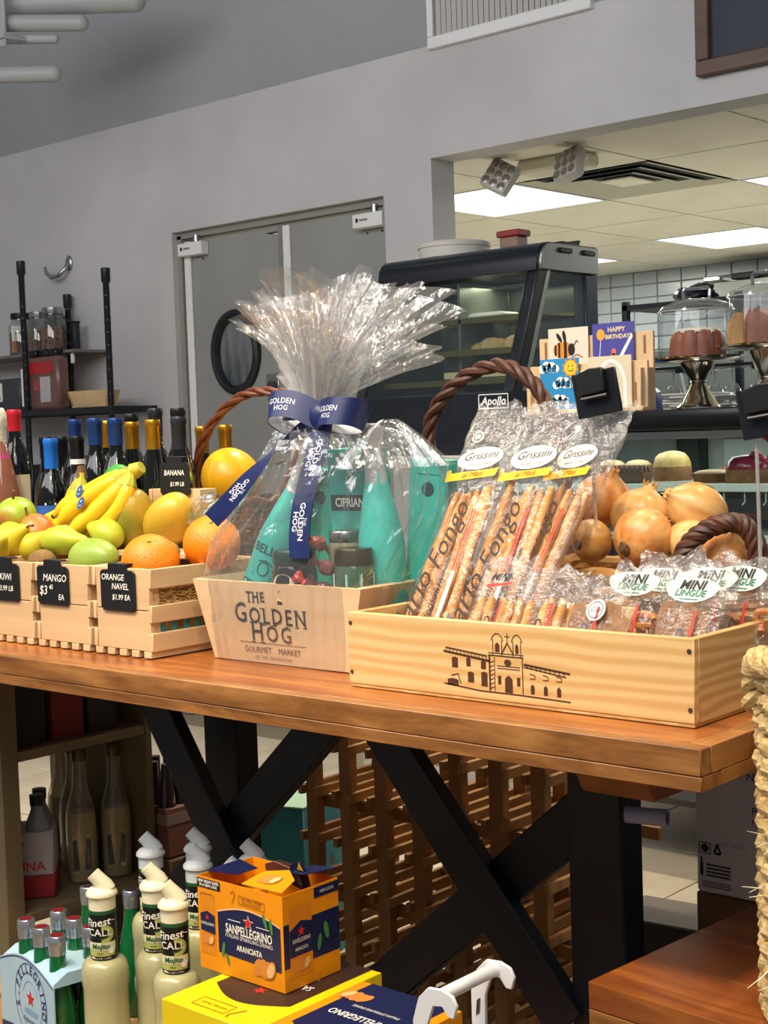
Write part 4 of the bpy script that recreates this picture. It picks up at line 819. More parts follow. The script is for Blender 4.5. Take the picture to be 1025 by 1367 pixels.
oval('lemon', 'yellow lemon between the mango and banana tips', 'lemon', -1.463, 0.275, 1.09, 0.029, 0.037, (0.2, 0.5, 0.3), mat('lemon_skin', 'e8c028', 0.4, h2='dcae1c', scale=10, bump=0.12, bscale=220), None, 0.1, False)
PAP = mat('papaya_skin', 'd0a02c', 0.35, h2='84842c', scale=9, lo=0.38, hi=0.62)
oval('papaya', 'yellow green papaya directly below the banana crown', 'papaya', -1.425, 0.315, 1.127, 0.052, 0.066, (0.25, 0.35, 0.1), PAP, 'papayas', 0.2, False)
oval('papaya', 'yellow papaya right of the other, below the banana sign', 'papaya', -1.315, 0.318, 1.128, 0.050, 0.066, (0.2, 0.9, 0.1), mat('papaya_skin2', 'e0b030', 0.35, h2='b8982c', scale=6), 'papayas', 0.2, False)
oval('lime', 'lime green fruit half hidden by the banana sign', 'lime', -1.41, 0.42, 1.20, 0.028, 0.034, (0, 1.2, 0), mat('lime_skin', '9fc22c', 0.4), None, 0, False)
oval('lime', 'green lime at the far side behind the bananas', 'lime', -1.60, 0.42, 1.205, 0.026, 0.034, (0, 1.2, 0), mat('lime_dark', '3f9a3a', 0.4), None, 0, False)
av = oval('avocado', 'dark green avocado in clear wrap left of upper orange', 'avocado', -1.225, 0.345, 1.13, 0.034, 0.05, (0.2, 0.8, 0), mat('avocado_skin', '55602c', 0.5, h2='6d7a38', scale=20), None, 0.3, False, 0.2)
obj('wrap', B().grid(lambda u, v: Vector(((0.04 + 0.006 * math.sin(9 * 2 * PI * u)) * math.cos(2 * PI * u) * math.sin(0.3 + v * 2.5), (0.04 + 0.006 * math.sin(9 * 2 * PI * u)) * math.sin(2 * PI * u) * math.sin(0.3 + v * 2.5), -0.056 * math.cos(0.3 + v * 2.5))), 36, 9, True), film('wrap_film', 'ffffff', 0.2, 0.06, 0.08, 0.5, 90), av, 0)
oval('melon', 'round yellow melon sitting in the wicker basket', 'melon', -1.445, 0.60, 1.195, 0.066, 0.060, (0.3, 0.9, 0.2), mat('melon_skin', 'ecb41c', 0.35, h2='e0a416', scale=8, bump=0.1, bscale=60), None, 0.05, False)

BAN = mat('banana_skin', 'f0c61c', 0.42, h2='dcb820', scale=14); BANG = mat('banana_stem', '98a02c', 0.5, h2='c8b82c', scale=30); TIP = mat('banana_tip', '2a2018', 0.8)
def bez(p, n_=16):
    a, b, c, d = [Vector(q) for q in p]; out = []
    for i in range(n_ + 1):
        t = i / n_; out.append(a * (1 - t) ** 3 + b * 3 * t * (1 - t) ** 2 + c * 3 * t * t * (1 - t) + d * t ** 3)
    return out
def banana(parent, p, r=0.019):
    pts = bez(p, 18); rs = []
    for i in range(19):
        t = i / 18; rs.append(r * (0.38 + 0.62 * min(1, max(0, (t - 0.06) / 0.2))) * (1 - 0.62 * max(0, (t - 0.82) / 0.18) ** 1.5))
    o = obj('banana', B().tube(pts[1:], rs[1:], 6), BAN, parent, 62); o['label'] = None; del o['label']
    obj('banana_neck', B().tube(pts[:5], [k * 1.04 for k in rs[:5]], 8), BANG, o); e = (pts[-1] - pts[-2]).normalized(); obj('banana_end', B().tube([pts[-1] - e * 0.002, pts[-1] + e * 0.007], [rs[-1] * 0.98, rs[-1] * 0.7], 8), TIP, o)
    return o
bn = thing('banana_bunch', 'big yellow banana bunch with blue stickers, crown at top right', 'bananas', (-1.40, 0.32, 1.225))
K = Vector((0, 0, 0))
tips = [((-0.05, -0.045, -0.022), (-0.115, -0.065, -0.055), (-0.180, -0.075, -0.088)), ((-0.045, -0.05, -0.03), (-0.10, -0.075, -0.055), (-0.150, -0.09, -0.108)), ((-0.02, -0.045, -0.05), (-0.06, -0.075, -0.085), (-0.112, -0.095, -0.128)),
        ((0.005, -0.03, -0.05), (-0.02, -0.05, -0.10), (-0.09, -0.07, -0.125)), ((-0.06, -0.01, -0.025), (-0.12, -0.025, -0.06), (-0.165, -0.045, -0.10))]
obs = [banana(bn, (K + Vector((-0.004 * i, -0.004 * i, 0)), *q), 0.0185) for i, q in enumerate(tips)]
obj('crown', B().tube([(0.006, 0.0, 0.004), (-0.012, -0.006, -0.004)], [0.012, 0.017], 10), BANG, bn)
STK = mat('sticker_blue', '2456a8', 0.4)
for i, (sx, sy, sz) in enumerate(((-0.090, -0.080, -0.040), (-0.075, -0.089, -0.062))):
    n_ = Vector((-0.1, -0.8, 0.35)).normalized(); fr = frame((sx, sy, sz), n_.cross(Vector((0, 0, 1))) * -1, n_.cross(n_.cross(Vector((0, 0, 1)))) * -1)
    flat(bn, [ring(0, 0, 0.011, 0.013, 18)], STK, fr, name='sticker'); flat(bn, [ring(0, 0.004, 0.0025), rect(-0.005, 0.005, -0.006, -0.0045)], mat('sticker_yellow', 'e8c84a', 0.5), fr, 0.0008, name='sticker_print')
b_ = thing('banana_bunch', 'smaller banana bunch behind, brown stem end pointing up', 'bananas', (-1.61, 0.335, 1.215))
banana(b_, ((0, 0, 0.005), (-0.002, -0.005, -0.05), (-0.035, -0.012, -0.10), (-0.12, -0.02, -0.10)), 0.021); banana(b_, ((0.006, -0.002, 0.003), (0.012, -0.008, -0.05), (-0.01, -0.016, -0.10), (-0.08, -0.035, -0.125)), 0.019)
obj('crown', B().tube([(0.003, 0, 0.018), (0.003, 0, -0.008)], [0.008, 0.012], 10), mat('stem_brown', '6d5030', 0.8), b_)
# ================================================================ WINE
DKG = mat('dark_bottle', '0a0d0b', 0.08, coat=0.6, h2='0d130e', scale=5)
def wine(label, x, y, top, cap, caplen=0.06, r=0.034, band=None, paper=None, shade='b', base=1.018):
    H = top - base; t = thing('wine_bottle', label, 'bottle', (x, y, base), 0, 'wine bottles behind the fruit'); sh_ = H - 0.115
    slope = [(r, 0.004), (r * 1.0, sh_ - 0.03), (r * 0.97, sh_ - 0.012), (r * 0.80, sh_ + 0.012), (r * 0.56, sh_ + 0.03), (0.0145, sh_ + 0.05)] if shade == 'b' else [(r, 0.004), (r, sh_ - 0.07), (r * 0.93, sh_ - 0.045), (r * 0.72, sh_ - 0.005), (r * 0.53, sh_ + 0.03), (0.0145, sh_ + 0.055)]
    obj('glass_body', B().lathe([(r * 0.9, 0)] + slope + [(0.0135, H - 0.004)], 26), DKG, t)
    c = B().lathe([(0.0155, H - caplen), (0.0155, H - 0.016), (0.0168, H - 0.014), (0.0168, H - 0.004), (0.0155, H), (0, H)], 20); obj('capsule', c, cap, t)
    if band: obj('neck_band', B().lathe([(0.0163, H - caplen - 0.012), (0.0163, H - caplen - 0.001)], 20, cap=False), band, t)
    if paper:
        obj('paper_label', B().grid(lambda u, v: Vector(((r + 0.0006) * math.sin((u - 0.5) * 2.6 + 0.6), -(r + 0.0006) * math.cos((u - 0.5) * 2.6 + 0.6), 0.05 + v * (sh_ - 0.085))), 16, 4), paper, t)
    return t
GOLD = mat('gold_foil', 'c9932c', 0.3, 0.8); BLUF = mat('blue_foil', '24447e', 0.3, 0.4); BRB = mat('bright_blue_foil', '1f6fd0', 0.35); RED = mat('red_foil', 'c8202c', 0.35); BLKF = mat('black_foil', '1c1d20', 0.3, 0.3); GRYF = mat('grey_foil', '3a3b40', 0.3, 0.5)
CREAM = mat('wine_label', 'ddcfa8', 0.6); 
for a in (('red capped wine bottle with cream label, second from left', -2.02, 0.46, 1.361, RED, 0.05, 0.036, None, CREAM), ('bright blue capped wine bottle with blue label, shorter than the rest', -1.885, 0.46, 1.292, BRB, 0.068, 0.036, None, mat('blue_label', '3466b0', 0.5)),
          ('dark topped wine bottle with white neck band', -1.787, 0.46, 1.295, BLKF, 0.05, 0.033, WHITE), ('blue capped wine bottle, left of the two right of banana stem', -1.72, 0.46, 1.332, BLUF, 0.058, 0.033), ('blue capped wine bottle, right of the two right of banana stem', -1.65, 0.46, 1.33, BLUF, 0.058, 0.033),
          ('gold capped wine bottle left of the banana sign', -1.526, 0.46, 1.323, GOLD, 0.062, 0.034, None, None, 's'), ('grey capped wine bottle right above the banana sign', -1.449, 0.465, 1.327, GRYF, 0.07, 0.034, None, None, 's'),
          ('small dark capped bottle behind the bright blue cap, left one', -2.02, 0.545, 1.296, BLKF, 0.05, 0.032), ('small dark capped bottle behind the bright blue cap, right one', -2.055, 0.615, 1.296, BLKF, 0.05, 0.032), ('blue capped wine bottle behind the white banded one', -1.906, 0.545, 1.334, BLUF, 0.058, 0.033),
          ('gold capped wine bottle between the two blue capped ones', -1.788, 0.545, 1.327, GOLD, 0.06, 0.033), ('gold capped wine bottle in front of a black cap', -1.70, 0.545, 1.322, GOLD, 0.06, 0.033, None, None, 's'), ('dark capped wine bottle behind the gold one by the sign', -1.619, 0.545, 1.349, GRYF, 0.06, 0.033), ('dark capped wine bottle behind the grey cap, tallest of the right ones', -1.549, 0.55, 1.347, BLKF, 0.06, 0.032),
          ('black capped wine bottle behind a gold cap, middle of row', -1.80, 0.625, 1.341, BLKF, 0.06, 0.033), ('gold capped wine bottle seen inside the basket handle arch, left one', -1.695, 0.745, 1.308, GOLD, 0.062, 0.034, None, None, 's'), ('gold capped wine bottle just left above the yellow melon', -1.617, 0.745, 1.309, GOLD, 0.062, 0.034, None, None, 's')):
    t = wine(*a)
    if a[0].startswith('red'):
        fr = lambda x, y, e=0: Vector((0.0369 * math.sin(x / 0.0369 + 0.6), -0.0369 * math.cos(x / 0.0369 + 0.6), y)); flat(t, [rect(-0.022, 0.022, 0.19 - k * 0.012, 0.1915 - k * 0.012) for k in range(7)], mat('label_line', '9a8a62', 0.7), fr, name='label_print')
    if a[0].startswith('bright'):
        fr = lambda x, y, e=0: Vector((0.0369 * math.sin(x / 0.0369 + 0.6), -0.0369 * math.cos(x / 0.0369 + 0.6), y)); flat(t, [rect(-0.02, 0.02, 0.085, 0.10), rect(-0.006, 0.02, 0.125, 0.13)], PAPER, fr, name='label_print')
t = thing('sparkling_rose', 'rosé sparkling bottle with white and pink foil, far left edge', 'bottle', (-1.985, 0.395, 1.018))
obj('glass_body', B().lathe([(0.040, 0), (0.043, 0.01), (0.043, 0.12), (0.038, 0.17), (0.026, 0.22), (0.017, 0.26), (0.0145, 0.28)], 28), mat('rose_glass', '9a6448', 0.06, h2='7d4c38', scale=5, coat=0.6), t)
obj('foil', B().lathe([(0.0165, 0.255), (0.016, 0.30), (0.019, 0.31), (0.018, 0.335), (0.012, 0.345), (0, 0.346)], 20).wob(0.002, 120), mat('white_foil', 'e6ddc8', 0.35, 0.2, bump=0.3, bscale=120), t); obj('pink_band', B().lathe([(0.0235, 0.232), (0.0172, 0.258)], 20, cap=False), mat('pink_foil', 'c83a8c', 0.35), t)
# ================================================================ GIFT TRAY
BIR = wood('birch', 'c8aa82', 'd8bd98', axis=0, scale=14, stretch=0.12, rough=0.55, bump=0.05)
G = thing('gift_tray', 'flared pale wooden gift tray printed THE GOLDEN HOG', 'tray', (-0.882, 0.27, 0.902))
def slab(c, th):                                   # four corners, thickness along the normal
    b = B(); p = [Vector(q) for q in c]; n_ = (p[1] - p[0]).cross(p[3] - p[0]).normalized() * th; a = [b.bm.verts.new(q) for q in p]; d = [b.bm.verts.new(q + n_) for q in p]
    b.bm.faces.new(a); b.bm.faces.new(d[::-1])
    for i in range(4): b.bm.faces.new((a[i], d[i], d[(i + 1) % 4], a[(i + 1) % 4]))
    return b
bx, by, tx, ty, hz = 0.16, 0.092, 0.198, 0.103, 0.136
obj('front_panel', slab([(-bx, -by, 0), (bx, -by, 0), (tx, -ty, hz), (-tx, -ty, hz)], -0.008), BIR, G); obj('back_panel', slab([(bx, by, 0), (-bx, by, 0), (-tx, ty, hz), (tx, ty, hz)], -0.008), BIR, G)
obj('side_panel', slab([(bx, -by, 0), (bx, by, 0), (tx, ty, hz), (tx, -ty, hz)], -0.008), BIR, G); obj('side_panel', slab([(-bx, by, 0), (-bx, -by, 0), (-tx, -ty, hz), (-tx, ty, hz)], -0.008), BIR, G)
obj('bottom', B().box(-bx, bx, -by, by, 0, 0.008), BIR, G); obj('packing', B().box(-bx - 0.01, bx + 0.01, -by + 0.005, by - 0.005, 0.009, 0.07), mat('tissue', 'cdbfa0', 0.9, h2='a8997a', scale=40), G)
GINK = mat('logo_ink', '2b2a2c', 0.6); fr = frame((-0.013, -by - 0.0006, 0), XF, Vector((0, -(ty - by), hz)))
def smallcaps(parent, s, size, y, m, fr, small=0.76, track=1.0, cx=0.0):
    """serif small capitals set letter by letter, with thin serifs"""
    wd = {'I': 0.36, 'H': 0.74, 'G': 0.72, 'O': 0.78, 'L': 0.56, 'D': 0.74, 'E': 0.6, 'N': 0.76, 'T': 0.62}
    tot = sum(wd[c] * size * (1 if i == 0 else small) * track for i, c in enumerate(s)); x = cx - tot / 2
    for i, c in enumerate(s):
        k = size * (1 if i == 0 else small); w = wd[c] * k * track; bl = y + (size * small * 0.36 if i else size * 0.36) - size * 0.36
        text(parent, c, k, m, fr, x + w / 2, bl, xs=0.92, bold=0.0003); hh = k * 0.36; sv = []
        if c in 'HN':
            for dx in (-0.25, 0.25): sv += [rect(x + w / 2 + dx * k - 0.12 * k, x + w / 2 + dx * k + 0.12 * k, bl + e * hh - 0.0008, bl + e * hh + 0.0008) for e in (-1, 1)]
        elif c in 'ILDT': sv += [rect(x + w / 2 + (-0.2 if c in 'LD' else 0) * k - 0.13 * k, x + w / 2 + (-0.2 if c in 'LD' else 0) * k + 0.13 * k, bl + e * hh - 0.0008, bl + e * hh + 0.0008) for e in ((-1, 1) if c != 'T' else (-1,))]
        if sv: flat(parent, sv, m, fr, name='serif')
        x += w
smallcaps(G, 'THE', 0.024, 0.112, GINK, fr, 1.0, 1.0, -0.03); smallcaps(G, 'GOLDEN', 0.048, 0.083, GINK, fr, 0.80, 1.05); smallcaps(G, 'HOG', 0.046, 0.052, GINK, fr, 0.86, 1.1)
flat(G, [rect(-0.078, 0.080, 0.0335, 0.0345)], GINK, fr, name='rule'); text(G, 'GOURMET', 0.0145, GINK, fr, -0.035, 0.022, xs=0.95); text(G, 'MARKET', 0.0145, GINK, fr, 0.040, 0.022, xs=0.95); text(G, 'EST. 1995 • KEY BISCAYNE', 0.0075, mat('grey_ink', '6d6760', 0.6), fr, 0.0, 0.009)
TEAL = mat('teal_bottle', '43bcb4', 0.35, h2='3ab0a8', scale=4); TEALB = mat('teal_box', '36aca2', 0.45); DTEAL = mat('dark_teal_ink', '0f3f46', 0.6)
def bellini(label, loc, rot):
    t = thing('teal_bottle', label, 'bottle', loc, rot, 'teal bottles in the gift'); r = 0.038
    obj('bottle_body', B().lathe([(r * 0.92, 0), (r, 0.006), (r, 0.12), (r * 0.96, 0.14), (r * 0.72, 0.19), (r * 0.5, 0.225), (0.016, 0.25)], 30), TEAL, t)
    obj('foil', B().lathe([(0.0195, 0.222), (0.0165, 0.25), (0.0155, 0.285), (0.018, 0.292), (0.017, 0.315), (0.010, 0.322), (0, 0.322)], 22).wob(0.001, 150), mat('silver_foil', 'd8dadc', 0.25, 0.5, bump=0.3, bscale=90), t)
    fr = lambda x, y, e=0: Vector(((r + 0.0007) * math.sin(x / r), -(r + 0.0007) * math.cos(x / r), y)); text(t, 'BELLINI', 0.022, DTEAL, fr, 0.004, 0.118, bold=0.0003); flat(t, stroke(arc(0.0, 0.085, 0.010, 0.012, 0, 2 * PI, 12), 0.002) + stroke([(-0.018, 0.072), (0.018, 0.072)], 0.002) + stroke([(-0.012, 0.096), (0.0, 0.10), (0.014, 0.094)], 0.002), DTEAL, fr, name='emblem'); text(t, 'CIPRIANI', 0.020, DTEAL, fr, 0.0, 0.052, bold=0.0003)
    return t
bellini('teal bottle with silver foil neck standing at right in gift', (-0.722, 0.272, 0.975), (0, 0.06, 3.3)); bellini('teal bottle lettered BELLINI leaning at left in gift', (-1.008, 0.245, 0.975), (0.0, 0.38, 0.45))
def tbox(label, x, y, w, d, z, h, rot, m=TEALB, prints=True):
    t = thing('teal_carton', label, 'box', (x, y, z), rot, 'teal cartons in the gift'); obj('carton_body', B().box(-w / 2, w / 2, -d / 2, d / 2, 0, h, 0.002), m, t); obj('top_flap', B().box(-w / 2, w / 2, -d / 2, d / 2, h, h + 0.0015), mat('teal_light', '4cc8b4', 0.5), t)
    fr = frame((0, -d / 2, 0), XF, ZU)
    if prints:
        flat(t, [rect(-w * 0.46, w * 0.46, h * 0.62, h * 0.72)], DTEAL, fr, name='name_band'); text(t, 'CIPRIANI', 0.021, PAPER, lambda a, b, e=0: fr(a, b, 0.001), 0, h * 0.67, xs=0.85, bold=0.0004); flat(t, [ring(0, h * 0.85, 0.007), ring(0.002, h * 0.795, 0.012, 0.012), ring(-0.004, h * 0.82, 0.004, 0.012)], mat('pale_teal', 'bfeae0', 0.5), fr, name='figure'); text(t, 'BELLINI', 0.012, DTEAL, fr, 0, h * 0.945); text(t, 'NAPKINS', 0.011, DTEAL, fr, 0, h * 0.45)
    else: flat(t, [rect(-w * 0.3, w * 0.3, h * 0.9, h * 0.905), ring(0, h * 0.8, 0.012)], DTEAL, fr, name='print')
tbox('teal carton with CIPRIANI name band in the middle of gift', -0.822, 0.335, 0.10, 0.05, 0.985, 0.27, (0.05, 0, 0)); tbox('teal carton right of the silver necked bottle in gift', -0.672, 0.318, 0.075, 0.03, 1.0, 0.235, (0.0, 0.08, 0.1), prints=False)
tbox('teal carton behind the hanging ribbon, left half of gift', -0.925, 0.33, 0.09, 0.04, 0.985, 0.235, (0, 0.1, 0.1), mat('teal_green', '2fa38c', 0.45), False)
def gjar(label, x, y, z, r, h, body, lid, lab):
    t = thing('preserve_jar', label, 'jar', (x, y, z), 0.72, 'jars in the gift'); obj('jar_glass', B().lathe([(r * 0.92, 0), (r, 0.006), (r, h * 0.62), (r * 0.9, h * 0.72), (r * 0.86, h * 0.76)], 26), body, t); obj('lid', B().lathe([(r * 0.93, h * 0.74), (r * 0.95, h * 0.76), (r * 0.95, h * 0.97), (r * 0.9, h), (0, h)], 30), lid, t)
    fr = lambda x_, y_, e=0: Vector(((r + 0.0007) * math.sin(x_ / r), -(r + 0.0007) * math.cos(x_ / r), y_)); lab(t, fr, r, h); return t
def labA(t, fr, r, h):
    flat(t, [ring(-0.02, 0.034, 0.023, 0.023, 22), rect(0.004, 0.03, 0.004, 0.03)], CREAM, fr, name='label'); text(t, 'Amarena', 0.008, INK, lambda a, b, e=0: fr(a, b) * 1.0 + Vector((0, -0.0006, 0)), -0.02, 0.028, shear=0.3); text(t, 'preserve', 0.006, INK, lambda a, b, e=0: fr(a, b) + Vector((0, -0.0006, 0)), -0.02, 0.04, shear=0.3)
def labB(t, fr, r, h):
    flat(t, [rect(-0.045, -0.012, 0.004, 0.060)], PAPER, fr, name='label'); flat(t, [rect(-0.012, 0.012, 0.004, 0.060)], TEALB, fr, name='label'); flat(t, [rect(0.012, 0.042, 0.004, 0.061)], PAPER, fr, name='label')
    f2 = lambda a, b, e=0: fr(a, b) + Vector((0.0004, -0.0006, 0)); flat(t, [rect(0.015, 0.039, 0.056 - k * 0.0065, 0.058 - k * 0.0065) for k in range(7)] + [rect(-0.04, -0.018, 0.05 - k * 0.006, 0.0515 - k * 0.006) for k in range(4)], INK, f2, name='label_print')
def labC(t, fr, r, h): flat(t, [rect(-0.03, 0.03, 0.01, 0.04)], mat('olive_label', '6d6a3c', 0.5), fr, name='label')
gjar('dark preserve jar with green lid and cream label in gift', -0.868, 0.207, 0.998, 0.038, 0.094, mat('dark_jar', '17161f', 0.1, coat=0.5), mat('green_lid', '123a2e', 0.3, 0.3), labA); gjar('jar with gold brown lid and nutrition label in gift', -0.738, 0.212, 0.998, 0.033, 0.1, mat('pesto', '3c5a44', 0.15, coat=0.5), mat('olive_lid', '3c3a1c', 0.25, 0.5), labB); gjar('small jar with silver lid behind the others in gift', -0.815, 0.275, 1.05, 0.028, 0.07, mat('pale_jar', '8c8c6c', 0.2), STEEL, labC)
for i, (x, y, z, c, lab) in enumerate(((-0.813, 0.185, 1.035, 'c8322c', 'red wrapped candy beside the dark jar in gift'), (-0.786, 0.19, 1.03, '6d3c34', 'brown wrapped candy right of the red one in gift'), (-0.786, 0.2, 1.065, '7d4a40', 'brown wrapped candy stacked on another in gift'), (-0.843, 0.24, 1.10, 'a8503c', 'russet wrapped candy above the dark jar lid in gift'))):
    t = thing('candy', lab, 'candy', (x, y, z), (0.3 * i, 0.5, 0.4 * i), 'candies in the gift'); m_ = mat('candy' + c, c, 0.2, h2='e8d8d0' if i == 0 else c, scale=80, lo=0.55, hi=0.7, coat=0.5)
    obj('sweet', B().ell((0, 0, 0), 0.016, 0.013, 0.013, 12, 8).wob(0.002, 90, i), m_, t, 20)
    for s in (-1, 1): obj('twist', B().lathe([(0.003, 0), (0.012, 0.016)], 10, Mx((s * 0.015, 0, 0), (0, s * PI / 2, 0)), cap=False).wob(0.003, 100, i), m_, t, 0)
# ---------------------------------------------------------------- cellophane
CELL = film('cellophane', 'ffffff', 0.075, 0.035, 0.08, 0.9, 26, (1, 1, 0.16), edge=0.45); CELLF = film('cellophane_flare', 'ffffff', 0.07, 0.06, 0.12, 0.9, 34, (1, 1, 0.3), edge=0.42)
CW = thing('cellophane_wrap', 'clear crinkled cellophane wrapped round the gift and fanned out on top', 'wrap', (-0.86, 0.265, 0.902))
KEY = [(0.001, -0.022, 0.174, 0.105, 0.5), (0.136, -0.024, 0.208, 0.112, 0.55), (0.19, -0.005, 0.222, 0.108, 0.7), (0.25, 0.035, 0.215, 0.10, 0.8), (0.32, 0.065, 0.19, 0.09, 0.9), (0.355, 0.06, 0.165, 0.085, 1), (0.385, 0.035, 0.115, 0.07, 1), (0.402, 0.0, 0.062, 0.05, 1), (0.415, 0.0, 0.046, 0.042, 1)]
def key(v, K_):
    q = v * (len(K_) - 1); i = min(int(q), len(K_) - 2); f = q - i; f = f * f * (3 - 2 * f) if False else f
    return [a * (1 - f) + b * f for a, b in zip(K_[i], K_[i + 1])]
def wrapfn(u, v):
    z, cx, rx, ry, ex = key(v, KEY); a = 2 * PI * u; c, s = math.cos(a), math.sin(a); k = 0.012 + 0.09 * max(0, v - 0.2)
    w = 1 + k * noise.noise(Vector((c * 5, s * 5, v * 1.4 + 3))) + k * 1.1 * math.sin(23 * a + 4 * noise.noise(Vector((c * 2, s * 2, v * 2))))
    x = cx + rx * abs(c) ** ex * (1 if c > 0 else -1) * w; y = ry * abs(s) ** ex * (1 if s > 0 else -1) * w
    if v < 0.15: x = cx + rx * abs(c) ** ex * (1 if c > 0 else -1) * (1 + 0.006 * math.sin(31 * a)); 
    if v > 0.3: x += 0.004 * noise.noise(Vector((a * 9, v * 14, 1))); y += 0.006 * noise.noise(Vector((a * 9, v * 14, 7)))
    return Vector((x, y, z))
obj('wrap_body', B().grid(wrapfn, 150, 44, True), CELL, CW, 0, False)
def flare(seed, r0, spread, hs, droop):
    def fn(u, v):
        a = 2 * PI * u; c, s = math.cos(a), math.sin(a); n1 = noise.noise(Vector((c * 1.6 + seed, s * 1.6, 0.3))); n2 = noise.noise(Vector((c * 4 + seed, s * 4, v * 0.5)))
        H = (0.218 + 0.03 * n1) * hs - droop * max(0, c) ** 2 * 0.10 - 0.02 * max(0, -c)
        pl = math.sin(17 * a + seed + 3 * n2); rr = r0 + spread * v ** 1.75 * (1 + 0.3 * n1); rr *= 1 + (0.10 + 0.03 * v) * (2 / PI) * math.asin(0.98 * math.sin(15 * a + seed + 2.2 * n1)) + 0.07 * v * n2
        x = rr * c * (1.08 if c > 0 else 0.84) + 0.03 * v; y = rr * s * 0.55; z = 0.415 + H * v ** 0.85
        j = 0.0022 * v; return Vector((x + j * noise.noise(Vector((a * 11, v * 16, seed))), y + j * 2 * noise.noise(Vector((a * 11, v * 16, seed + 5))), z + j * 2 * noise.noise(Vector((a * 7, v * 9, seed + 9))) + 0.006 * v * v * noise.noise(Vector((a * 6, 0, seed)))))
    return fn
for sd, r0, sp, hs, dr in ((1, 0.045, 0.165, 1.0, 0.9), (4, 0.034, 0.12, 1.0, 0.4), (8, 0.022, 0.06, 1.0, 0.0), (12, 0.04, 0.16, 0.8, 1.0)): obj('wrap_fan', B().grid(flare(sd, r0, sp, hs, dr), 150, 12, True), CELLF, CW, 0, False)
nk = B().grid(lambda u, v: Vector(((0.026 + 0.03 * v * v) * math.cos(2 * PI * u) * (1 + 0.3 * math.sin(13 * 2 * PI * u)), (0.026 + 0.03 * v * v) * math.sin(2 * PI * u) * (1 + 0.3 * math.sin(13 * 2 * PI * u)), 0.40 + 0.10 * v + 0.02 * v * math.sin(5 * 2 * PI * u))), 104, 10, True); obj('wrap_neck', nk, film('cellophane_gather', 'ffffff', 0.10, 0.22, 0.15, 0.9, 40, (1, 1, 0.2)), CW, 0, False)
lob = B().grid(lambda u, v: Vector((0.17 + (0.012 + 0.09 * v) * math.cos(2 * PI * u) * (1 + 0.14 * math.sin(14 * 2 * PI * u)), -0.01 + (0.012 + 0.06 * v) * math.sin(2 * PI * u) * (1 + 0.14 * math.sin(14 * 2 * PI * u)), 0.40 - 0.075 * v ** 1.2)), 84, 9, True); obj('wrap_peak', lob, CELL, CW, 0, False)
# ---------------------------------------------------------------- ribbon bow
NAVY = mat('ribbon_navy', '17265c', 0.4, h2='13204e', scale=30); RW = mat('ribbon_white', 'dfe3ee', 0.4)
BW = thing('ribbon_bow', 'navy ribbon bow lettered THE GOLDEN HOG tied round the wrap', 'bow', (-0.80, 0.218, 1.312))
def ribbon(parent, pts, wd, w, name='ribbon_tail', m=NAVY, off=0.0, trim=True):
    C_ = bez(pts, 24) if len(pts) == 4 else [Vector(p) for p in pts]; k = len(C_); wd = [Vector(q).normalized() for q in (wd if isinstance(wd[0], (tuple, list, Vector)) else [wd] * k)]
    if len(wd) == 2: wd = [wd[0].lerp(wd[1], i / (k - 1)).normalized() for i in range(k)]
    def nrm(i): return (C_[min(i + 1, k - 1)] - C_[max(i - 1, 0)]).normalized().cross(wd[i]).normalized()
    b = B(); rows = []
    for i in range(k):
        n_ = nrm(i); c = C_[i] + n_ * off; rows.append([b.bm.verts.new(c + wd[i] * s * w / 2 + n_ * e) for s, e in ((-1, 0.0005), (1, 0.0005), (1, -0.0005), (-1, -0.0005))])
    for a, c in zip(rows, rows[1:]):
        for j in range(4): b.bm.faces.new((a[j], a[(j + 1) % 4], c[(j + 1) % 4], c[j]))
    b.bm.faces.new(rows[0]); b.bm.faces.new(rows[-1][::-1]); o = obj(name, b, m, parent, 30)
    L = [0]
    for i in range(1, k): L.append(L[-1] + (C_[i] - C_[i - 1]).length)
    def fr(x, y, e=0.0009, sgn=1):
        x = min(max(x, 0), L[-1] - 1e-6); i = next(j for j in range(k - 1) if L[j + 1] > x); f = (x - L[i]) / (L[i + 1] - L[i]); return C_[i].lerp(C_[i + 1], f) + wd[i].lerp(wd[i + 1], f) * y + nrm(i).lerp(nrm(i + 1), f) * (e if e > 0.0006 else 0.0009) * fr.s
    fr.s = 1; fr.L = L[-1]; return o, fr
def logo(o, fr, x, sz=1.0):
    text(o, 'THE', 0.0075 * sz, RW, fr, x, 0.011 * sz); text(o, 'GOLDEN', 0.0155 * sz, RW, fr, x, 0.002 * sz, bold=0.0002); text(o, 'HOG', 0.0145 * sz, RW, fr, x, -0.0105 * sz, bold=0.0002)
def stitches(o, fr, w):
    for s in (-1, 1): flat(o, [[fr(a, s * w * 0.44 - 0.0003), fr(a + fr.L / 40, s * w * 0.44 - 0.0003), fr(a + fr.L / 40, s * w * 0.44 + 0.0003), fr(a, s * w * 0.44 + 0.0003)] for a in [fr.L * i / 40 for i in range(40)]], RW, lambda *_: None, name='edge_stitch') if False else None
